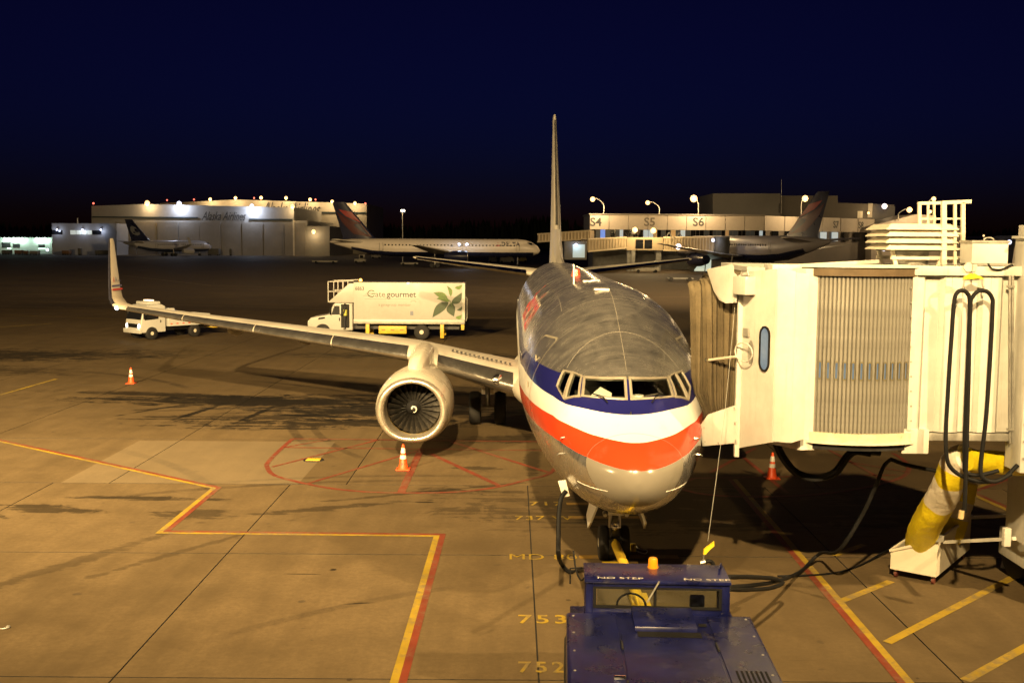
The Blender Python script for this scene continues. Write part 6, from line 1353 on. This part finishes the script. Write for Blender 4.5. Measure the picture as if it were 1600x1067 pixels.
    if tail_marks:
        for s_ in (1, -1):
            for poly, m_ in tail_marks:
                def pos(u, v):     # u along chord 0..1, v height 0..1
                    a, c = fb[1], fb[2]; xle = a[0] + (c[0] - a[0]) * v; ch = a[2] + (c[2] - a[2]) * v
                    hth = 5 * .1 * (.2969 * math.sqrt(u) - .126 * u - .3516 * u ** 2 + .2843 * u ** 3 - .1036 * u ** 4) * ch
                    return V((xle - u * ch, (hth + .03) * s_, a[1] + (c[1] - a[1]) * v))
                fine = []
                for (u0, v0), (u1, v1) in zip(poly, poly[1:] + poly[:1]):
                    fine += [(u0 + (u1 - u0) * k / 5, v0 + (v1 - v0) * k / 5) for k in range(5)]
                cu = (sum(p[0] for p in fine) / len(fine), sum(p[1] for p in fine) / len(fine))
                b = MB(); b.add([pos(*cu)] + [pos(*p) for p in fine], [(0, 1 + i, 1 + (i + 1) % len(fine)) for i in range(len(fine))]); b.build('tail_marking', m_, fn)
    if text:
        for txt, x_, z_, s0, m_ in text:
            for sd in (1, -1):
                b = text_mesh(txt, s0, lambda p: V((x_ - p.x * sd, sd * (r * math.sqrt(max(.05, 1 - ((z_ + p.y - zc) / (r * 1.04)) ** 2)) + .03), z_ + p.y)), bold=.03 * s0, sx=1.05, space=1.12); b.build('title_lettering', m_, fu)
    return t
M_pwhite = mat('airliner_white', (.66, .60, .52), .35, var=.04, grime=.1, scale=.3); M_tblue = mat('tail_navy', (.012, .014, .04), .3, var=.1, scale=.3); M_tred = mat('tail_red', (.24, .014, .014), .35, var=.1, scale=.3); M_tred2 = mat('tail_red_dark', (.06, .006, .008), .35, var=.1, scale=.3)
M_navytxt = mat('title_navy', (.015, .016, .05), .4, var=0); M_redtxt = mat('title_red_small', (.5, .02, .03), .4, var=0)
marks = [([(.06, .42), (.10, .72), (.75, .80), (.55, .60)], M_tred), ([(.08, .02), (.08, .38), (.5, .52), (.92, .74), (.85, .45), (.6, .1)], M_tred2)]
d7 = far_airliner('white airliner side-on at far centre left with dark blue and red tail', (fx(690, 248), 248, GZ), R(1.5), 48.5, 2.0, 4.55, M_pwhite, M_tblue, 38, (5.2, 1.25, 1.2), 8.6, text=[('DELTA', 48.5 * .47 - 6.9, 5.45, 1.25, M_navytxt)], tail_marks=marks, belly=M_tblue)
b = MB()
for sd in (1, -1):
    xw = 48.5 * .47 - 6.9 + 2.9 * sd
    tri = [(xw - .5, 5.05), (xw + .5, 5.05), (xw, 5.9)]
    b.add([V((x_, sd * (2.0 * math.sqrt(1 - ((z_ - 4.55) / 2.08) ** 2) + .04), z_)) for x_, z_ in tri], [(0, 1, 2)])
b.build('logo_triangle', M_redtxt, d7, kind='stuff')
for px in (717.5, 729.5): lamp_head(d7, at(px, 381.7, 243), .32, COOL_G, 14, 250, COOL, (0, -.6, 0), name='wing_light')
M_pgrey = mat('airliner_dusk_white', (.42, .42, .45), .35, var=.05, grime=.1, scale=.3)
M_face = mat('tail_emblem', (.16, .17, .19), .4, var=0)
def disc(cu, cv, ru, rv, a0=0, a1=360): return [(cu + ru * math.cos(R(a)), cv + rv * math.sin(R(a))) for a in [a0 + (a1 - a0) * k / 8 for k in range(8)]]
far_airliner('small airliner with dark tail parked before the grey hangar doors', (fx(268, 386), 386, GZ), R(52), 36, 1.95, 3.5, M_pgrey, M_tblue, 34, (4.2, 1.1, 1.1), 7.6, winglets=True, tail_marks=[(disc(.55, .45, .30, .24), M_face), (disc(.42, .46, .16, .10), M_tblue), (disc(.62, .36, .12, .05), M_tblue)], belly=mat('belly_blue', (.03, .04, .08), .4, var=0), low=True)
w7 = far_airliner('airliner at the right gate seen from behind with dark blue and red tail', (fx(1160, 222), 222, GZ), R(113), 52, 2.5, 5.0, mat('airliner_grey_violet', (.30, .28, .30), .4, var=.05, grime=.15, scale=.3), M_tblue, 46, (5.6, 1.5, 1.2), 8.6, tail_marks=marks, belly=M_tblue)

# ------------------------------------------------------------------ concourse with gate numbers
YQ = 240; M_conc_w = mat('concourse_panel', (.50, .44, .38), .6, var=.06, scale=.3, grime=.12); M_conc_d = mat('concourse_wall', (.20, .18, .165), .7, var=.08, scale=.3)
cq = thing('concourse', 'low gate concourse with panelled fascia and large gate numbers', 'building', (fx(1060, YQ), YQ, 0))
zt_, zb_ = fz(336.3, YQ, 1050), fz(359.5, YQ, 1050); x0_, x1_ = fx(921, YQ), fx(1193, YQ)
b = MB(); b.box(x0_ + .1, x1_ - .1, YQ + .25, YQ + 22, zb_ + .02, zt_ - .05); b.build('upper_floor', M_conc_d, cq, wc=True)
n_p = 9; pw_ = (x1_ - x0_) / n_p; src = None
for k in range(n_p):
    loc = (x0_ + pw_ * (k + .5) - cq.location.x, 0, zb_)
    if src is None:
        b = MB(); b.box(-pw_ / 2 + .05, pw_ / 2 - .05, 0, .25, 0, zt_ - zb_); src = b.build('fascia_panel', M_conc_w, cq, bevel=.03, seg=1); src.location = loc
    else: stamp('fascia_panel', src, loc, cq)
b = MB(); b.box(x0_ - .2, x1_ + .2, YQ - .2, YQ + 22.2, zt_ + .01, zt_ + .25); b.build('roof', M_conc_d, cq, wc=True)
for txt, px, m_ in (('S4', 930.5, M_textgrey), ('S5', 1014.5, mat('sign_faded', (.17, .15, .13), .6)), ('S6', 1090.5, M_textgrey)):
    b = text_mesh(txt, 2.6, Mx.Translation((fx(px, YQ), YQ - .03, fz(347.6, YQ, px))) @ Mx.Rotation(math.pi / 2, 4, 'X'), bold=.05, sx=1.05); b.build('gate_number', m_, cq, wc=True)
# glazed level below the fascia, some panes lit
random.seed(11); px = 924
while px < 1192:
    w_ = random.choice((6, 7, 8)); lit = random.random()
    mm = glow('pane_cool', (.55, .68, .75), .5) if lit < .14 else glow('pane_blue', (.12, .25, .8), .8) if lit < .19 else glow('pane_warm', (.9, .62, .3), .12) if lit < .27 else glow('pane_dim', (.06, .07, .08), .12) if lit < .5 else M_glass_dark
    b = MB(); b.box(fx(px, YQ + 1), fx(px + w_ - .8, YQ + 1), YQ + .9, YQ + 1.0, fz(375, YQ + 1, px), zb_ - .02); b.build('glass_pane', mm, cq, wc=True); px += w_
b = MB(); b.box(x0_, x1_, YQ + 1.02, YQ + 20, fz(376, YQ, 1050), zb_); b.build('gate_lounge', M_conc_d, cq, wc=True)
b = MB(); b.box(x0_ + 1, x1_, YQ + 3, YQ + 18, GZ, fz(376, YQ, 1050) - .02); b.build('ground_level', M_g1, cq, wc=True)
# wing of the concourse running away to the right
c2 = thing('concourse', 'receding concourse wing with two gate numbers behind the right airliner tail', 'building', (x1_ + 12, YQ + 8, 0))
A2, B2 = V((x1_ + .1, YQ + .1, 0)), V((fx(1366, 268), 268, 0)); d2 = (B2 - A2); n2 = 6
for k in range(n2):
    p, q = A2 + d2 * (k / n2 + .004), A2 + d2 * ((k + 1) / n2 - .004); nn = V((d2.y, -d2.x, 0)).normalized() * .25
    b = MB(); b.hexa([p + V((0, 0, zb_)), q + V((0, 0, zb_)), p - nn + V((0, 0, zb_)), q - nn + V((0, 0, zb_)), p + V((0, 0, zt_)), q + V((0, 0, zt_)), p - nn + V((0, 0, zt_)), q - nn + V((0, 0, zt_))]); b.build('fascia_panel', M_conc_w, c2, wc=True)
bk = V((6, 24, 0))
b = MB(); b.prism([A2 + V((.4, .4, GZ)), B2 + V((0, .5, GZ)), B2 + bk + V((0, 0, GZ)), A2 + bk + V((0, 0, GZ))], (0, 0, zt_ - .1)); b.build('wall', M_conc_d, c2, wc=True)
ang = math.atan2(d2.y, d2.x)
for txt, f_ in (('S7', .62), ('S8', .86)):
    p = A2 + d2 * f_ + V((0, 0, (zt_ + zb_) / 2)) + V((d2.y, -d2.x, 0)).normalized() * .05
    b = text_mesh(txt, 2.3, Mx.Translation(p) @ Mx.Rotation(ang, 4, 'Z') @ Mx.Rotation(math.pi / 2, 4, 'X'), bold=.04); b.build('gate_number', M_textgrey, c2, wc=True)
for k in range(9):
    p = A2 + d2 * (.06 + k * .105); b = MB(); nn = V((d2.y, -d2.x, 0)).normalized(); e = d2.normalized() * 2.2
    b.prism([p + V((0, 0, fz(375, YQ, 1050))), p + e + V((0, 0, fz(375, YQ, 1050))), p + e + V((0, 0, zb_ - .1)), p + V((0, 0, zb_ - .1))], nn * .3); b.build('glass_pane', glow('pane_cool', (.55, .68, .75), .5) if k in (4, 5) else M_glass_dark, c2, wc=True)
# taller blocks behind
def block(label, pix, Y, depth, m, parts=()):
    t = thing('terminal_block', label, 'building', (fx(pix[0][0], Y), Y, 0)); hpoly(pix, Y, depth, 'wall', m, t)
    for x0, x1, y0, y1, nm, mm in parts:
        b = MB(); b.box(fx(x0, Y), fx(x1, Y), Y - .15, Y + .05, fz(y1, Y, x0), fz(y0, Y, x0)); b.build(nm, mm, t, wc=True)
    return t
M_blk = mat('block_grey', (.12, .115, .11), .7, var=.08, scale=.2); M_blk2 = mat('block_tan', (.13, .115, .10), .7, var=.08, scale=.2)
t = block('tall grey plant block above the concourse roof', [(1114, None), (1114, 302.5), (1219, 302.5), (1219, None)], 275, 20, M_blk, [(1225 - 10, 1217, 318, 333, 'louvre_panel', M_dark)])
b = MB(); b.cyl(at(1221, 334, 274), at(1221, 281, 274), .05, n=6); b.build('radio_mast', M_galv, t, wc=True)
t = block('lower tan block right of the plant block', [(1219, None), (1219, 306), (1309, 306), (1309, 317), (1397, 320), (1397, None)], 290, 20, M_blk2, [(1338, 1346, 330, 341, 'roof_door', M_cream), (1354, 1361, 318, 340, 'stair_panel', M_hang2), (1362, 1396, 322, 344, 'side_panel', M_blk)])
lamp_head(t, at(1357, 333, 288.5), .35, SOD_G, 10, 250, WARM, (0, -1.2, 0)); lamp_head(t, at(1382, 322.5, 288), .75, (1, .8, .8), 18, 500, WARM, (0, -1, 0))
block('pale low roof wing with sloping parapet at the right', [(1362, None), (1362, 353), (1432, 335), (1462, 337), (1462, 352), (1500, 353), (1500, None)], 262, 14, M_conc_w)
t = block('dim far terminal roofs at the right edge', [(1495, None), (1495, 374), (1540, 376), (1556, 369), (1590, 368), (1640, 368), (1640, None)], 330, 20, M_blk)
lamp_head(t, at(1577, 378.5, 326), .7, COOL_G, 16, 600, COOL); lamp_head(t, at(1482, 367, 328), .45, SOD_G, 10, 300, WARM); lamp_head(t, at(1537, 368.5, 328), .3, SOD_G, 8, 0, None); lamp_head(t, at(1381, 389.5, 255), .5, COOL_G, 12, 300, COOL)

# ------------------------------------------------------------------ lamp posts on the concourse
def roof_lamp(label, hx, hy, bxp, by, Y, r, power, arm=True, col=SOD_G):
    base = at(bxp, by, Y); t = thing('lamp_post', label, 'lamp post', base, 0, 'roof lamp posts')
    head = at(hx, hy, Y); top = at(bxp, hy + 3, Y)
    b = MB(); b.tube(smooth([base, base + (top - base) * .75, top * .5 + head * .5 + V((0, 0, .25)), head + V((0, 0, .3))], 6), .10, 6); b.build('pole', M_galv, t, wc=True)
    lamp_head(t, head, r * .92, col, 14, power * 1.1, WARM, (0, -6, -.9), size=.6); return t
roof_lamp('curved lamp post above the leftmost gate number', 926, 311.5, 943, 336, YQ + 3, .62, 5200)
roof_lamp('curved lamp post above the middle gate number', 1012, 317, 1030, 336, YQ + 8, .55, 4200)
roof_lamp('straight lamp post with the widest glow near the third gate number', 1084, 310.5, 1091, 336, YQ + 3, .9, 6500)
roof_lamp('cluster lamp post left of the right airliner tail', 1258, 310.5, 1252, 336, YQ + 6, .8, 5200)
roof_lamp('curved lamp post on the pale sloping roof', 1421, 328, 1404, 345, 261, .75, 3800)
roof_lamp('upper of two lamp posts seen through the bridge ladder cage', 1459, 311, 1450, 336, 268, .62, 3000)
roof_lamp('lower of two lamp posts seen through the bridge ladder cage', 1453, 331, 1462, 350, 268, .5, 2000)
t = thing('light_pole', 'slim apron light pole standing alone behind the white airliner', 'lamp post', (fx(629, 300), 300, GZ))
b = MB(); b.cyl((0, 0, 0), (0, 0, fz(330, 300, 629)), .18, .1, n=8); b.build('pole', M_galv, t)
for px in (628, 631): lamp_head(t, at(px, 329.5, 299.6), .4, (1, .9, .75), 14, 300, WARM, (0, -1, 0))
# ------------------------------------------------------------------ far jet bridges
M_fb = mat('far_bridge_tan', (.40, .32, .21), .6, var=.1, scale=.3); M_fbr = mat('far_bridge_rib', (.50, .42, .29), .55, var=.1, scale=.3)
def far_bridge(label, p0, p1, w, z0a, z1a, z0b, z1b, nr):
    t = thing('jet_bridge', label, 'jet bridge', ((p0[0] + p1[0]) / 2, (p0[1] + p1[1]) / 2, 0), 0, 'far jet bridges')
    A, B = V((*p0, 0)), V((*p1, 0)); d = (B - A).normalized(); n = V((d.y, -d.x, 0)); n = n if n.y < 0 else -n
    b = MB(); b.hexa([A + V((0, 0, z0a)), B + V((0, 0, z0b)), A - n * w + V((0, 0, z0a)), B - n * w + V((0, 0, z0b)), A + V((0, 0, z1a)), B + V((0, 0, z1b)), A - n * w + V((0, 0, z1a)), B - n * w + V((0, 0, z1b))]); b.build('tunnel', M_fb, t, wc=True)
    for k in range(nr):
        f = (k + .5) / nr; p = A + (B - A) * f; lo = z0a + (z0b - z0a) * f; hi = z1a + (z1b - z1a) * f
        b = MB(); b.bar(p + n * .08 + V((0, 0, lo + .05)), p + n * .08 + V((0, 0, hi - .05)), .22, .22); b.build('rib', M_fbr, t, wc=True)
    for za, zb2, s_ in ((z1a, z1b, 1), (z0a, z0b, -1)):
        b = MB(); b.bar(A + n * .12 + V((0, 0, za)), B + n * .12 + V((0, 0, zb2)), .3, .3); b.build('edge_rail', M_fbr, t, wc=True)
    return t
Ya = 232
t1 = far_bridge('far upper jet bridge running from the concourse end to the white airliner nose', (fx(840, 243), 243), (fx(922, 238), 238), 2.8, fz(378, 243, 840), fz(366, 243, 840), fz(373.5, 238, 921), fz(360.5, 238, 921), 16)
t2 = far_bridge('far jet bridge with a lit cab left of the gate rotunda', (fx(918, 222), 222), (fx(978, 226), 226), 2.8, fz(393, 222, 918), fz(374, 222, 918), fz(387.5, 226, 978), fz(371, 226, 978), 13)
cbx = (fx(882, 221), fx(917, 221)); 
b = MB(); b.box(cbx[0], cbx[1], 221, 225, fz(406, 221, 900), fz(377, 221, 900)); cb2 = b.build('cab', M_g1, t2, wc=True, bevel=.1)
b = MB(); b.box(fx(895, 220.9), fx(914, 220.9), 220.85, 220.95, fz(402.5, 221, 900), fz(382, 221, 900)); b.build('lit_door', glow('cab_lit', (.40, .55, .6), .35), cb2, wc=True)
lamp_head(t2, at(900, 382.5, 220.5), .3, COOL_G, 14, 150, COOL, (0, -.5, 0), name='cab_lamp')
b = MB(); b.bar((fx(990, 226), 226.5, 0), (fx(990, 226), 226.5, fz(390, 226, 990)), .8, .8); b.build('support_column', M_g3, t2, wc=True)
rt = thing('gate_rotunda', 'square gate rotunda with two windows between the far jet bridges', 'rotunda', (fx(1007, 226), 227, 0), 0)
b = MB(); b.box(fx(979, 226), fx(1036, 226), 226, 230, fz(391, 226, 1007), fz(371, 226, 1007)); b.build('wall', M_fb, rt, wc=True)
for x0, x1 in ((993, 1005), (1007, 1019)):
    b = MB(); b.box(fx(x0, 226), fx(x1, 226), 225.9, 226.05, fz(388.5, 226, 1007), fz(374.5, 226, 1007)); b.build('window', M_glass_dark, rt, wc=True)
for x_ in (985, 1030):
    b = MB(); b.box(fx(x_ - 4, 226), fx(x_ + 4, 226), 226.5, 228.5, GZ, fz(391.5, 226, 1007)); b.build('column', M_g3, rt, wc=True)
for px, py in ((992, 359.5), (1021, 360.5)): lamp_head(rt, at(px, py, 226.5), .6, SOD_G, 20, 2200, SODIUM, (0, -4, .3))
t3 = far_bridge('far jet bridge right of the rotunda leading to the right airliner', (fx(1037, 226), 226), (fx(1116, 219), 219), 2.8, fz(391, 226, 1037), fz(371, 226, 1037), fz(392, 219, 1116), fz(370.5, 219, 1116), 17)
b = MB(); b.cyl((fx(1128, 219), 220, fz(399, 219, 1128)), (fx(1128, 219), 220, fz(369.5, 219, 1128)), 1.75, n=20); b.build('drum', M_g1, t3, wc=True)
lamp_head(t3, at(1114, 375.5, 217.5), .36, COOL_G, 14, 200, COOL, (0, -.5, 0), name='bridge_lamp'); lamp_head(t3, at(1060, 385.5, 216), .6, (.95, .85, 1), 24, 900, WARM, (0, -.8, 0), name='bridge_lamp')
for (px0, px1) in ((1041, 1050), (1057, 1066)):
    b = MB(); b.bar(at(px0, 371, 224), at((px0 + px1) / 2, 363, 224), .15, .15); b.bar(at((px0 + px1) / 2, 363, 224), at(px1, 371, 224), .15, .15); b.build('roof_truss', M_g3, t3, wc=True)
# ground gear under the gates
def gear(name, label, cat, px, py, Y, L, W, H, m, parts='cart', rz=0):
    g = gp(px, py); t = thing(name, label, cat, (g.x, g.y, GZ if g.y > 94 else 0), rz, 'ground equipment on the far apron')
    b = MB(); b.box(-L / 2, L / 2, -W / 2, W / 2, .35, .35 + H * .4); b.build('body', m, t, bevel=.06)
    if parts == 'tractor':
        b = MB(); b.box(-L * .1, L * .38, -W * .42, W * .42, .36 + H * .4, H + .35); cb_ = b.build('cab', m, t, bevel=.08)
        b = MB(); b.box(-L * .1 - .02, -L * .1 + .02, -W * .36, W * .36, .5 + H * .45, H + .2); b.build('windscreen', M_glass_dark, cb_)
        b = MB(); b.box(L * .0, L * .3, -W * .43, W * .43, .5 + H * .45, H + .2); b.build('side_window', M_glass_dark, cb_)
    if parts == 'loader':
        b = MB(); b.hexa([V((-L * .5, -W * .25, .7)), V((L * .5, -W * .25, 1.4)), V((-L * .5, W * .25, .7)), V((L * .5, W * .25, 1.4)), V((-L * .5, -W * .25, .9)), V((L * .5, -W * .25, 1.6)), V((-L * .5, W * .25, .9)), V((L * .5, W * .25, 1.6))]); b.build('belt', M_dark, t)
    if parts == 'tall':
        b = MB(); b.box(-L * .45, L * .45, -W * .45, W * .45, .37 + H * .4, H); b.build('container', m, t, bevel=.05)
    for sx_ in (-.35, .35):
        for sy_ in (-.5, .5):
            b = MB(); b.lathe([(-.1, .1), (-.1, .33), (.1, .33), (.1, .1)], (L * sx_, W * sy_, .33), (0, 1, 0), 12); b.build('wheel', M_tyre, t)
M_gw = mat('gear_white', (.55, .52, .45), .5, var=.1, grime=.2); M_gy = mat('gear_yellow', (.45, .34, .08), .5, var=.1, grime=.2)
gear('baggage_tractor', 'white baggage tractor at the right end of the far trolleys below the red tail', 'tractor', 563, 411, 0, 3.0, 1.6, 1.9, M_gw, 'tractor')
gear('baggage_cart', 'long low pale trolley below the hangar left of the white tractor', 'cart', 508, 411.5, 0, 6.5, 1.6, 1.0, M_gw)
gear('baggage_cart', 'low pale trolley right of the white tractor under the airliner', 'cart', 640, 415, 0, 4.2, 1.6, 1.1, M_gw)
gear('baggage_tractor', 'small white tractor beside the tail of the white airliner', 'tractor', 588, 404, 0, 3.0, 1.6, 1.8, M_gw, 'tractor')
gear('belt_loader', 'pale belt loader parked on the lit apron below the concourse', 'loader', 1010, 426, 0, 5.0, 1.9, 1.6, M_gw, 'loader')
gear('belt_loader', 'second belt loader left behind the pale one below the concourse', 'loader', 988, 419, 0, 4.6, 1.8, 1.5, M_g3, 'loader')
gear('baggage_dolly', 'low dark dolly alone on the apron beside the bridge canopy', 'dolly', 1062, 439, 0, 4.2, 1.7, .5, M_g3)
gear('cargo_container', 'yellow green cargo box beside the dark stairs under the gate', 'container', 1074, 418, 0, 2.6, 1.8, 2.3, mat('gear_lime', (.30, .33, .05), .5, var=.1), 'tall')
for i, (px, py, L_, H_, m_, lab) in enumerate(((792, 411, 4, 2.2, M_gw, 'white loader under the nose of the white airliner'), (815, 410, 3, 2.0, M_gy, 'yellow tractor under the nose of the white airliner'), (772, 410.5, 3, 1.8, M_g3, 'grey cart under the belly of the white airliner'), (935, 413, 4, 2.6, M_gw, 'tall pale lift truck under the far lit bridge'), (952, 414.5, 3, 1.9, M_gy, 'yellow tractor under the far lit bridge'), (1040, 417, 4, 1.7, M_g2, 'rusty cart row under the right far bridge'), (1160, 420, 3, 2.1, M_g1, 'dark tractor under the right airliner'))):
    gear('ground_vehicle', lab, 'vehicle', px, py, 0, L_, 1.8, H_, m_, 'tall' if i % 2 == 0 else 'tractor')
# dark boarding stairs
s0 = gp(1094, 424); st_ = thing('boarding_stairs', 'dark mobile boarding stairs rising towards the right airliner', 'stairs', (s0.x, s0.y, GZ))
b = MB(); 
for dy in (-.8, .8):
    b = MB(); b.bar((-2.2, dy, .3), (1.2, dy, 4.6), .35, 1.1); b.build('stringer', M_g1, st_)
for k in range(10):
    b = MB(); b.box(-2.1 + k * .34, -1.8 + k * .34, -.75, .75, .5 + k * .42, .56 + k * .42); b.build('step', M_g3, st_)
for dx in (-1.6, 1.0):
    b = MB(); b.bar((dx, 0, 0), (dx + .2, 0, 1.0 if dx < 0 else 3.9), .2, .2); b.build('leg', M_g3, st_)
b = MB(); b.box(fx(1086, 232), fx(1112, 232), 232, 232.2, GZ, fz(403, 232, 1100)); tag(b.build('lit_doorway', glow('doorway_lit', (.72, .80, .62), .8), loc=(fx(1099, 232), 232, GZ)), 'brightly lit ground level doorway behind the dark stairs', 'doorway')
bpy.context.view_layer.update()
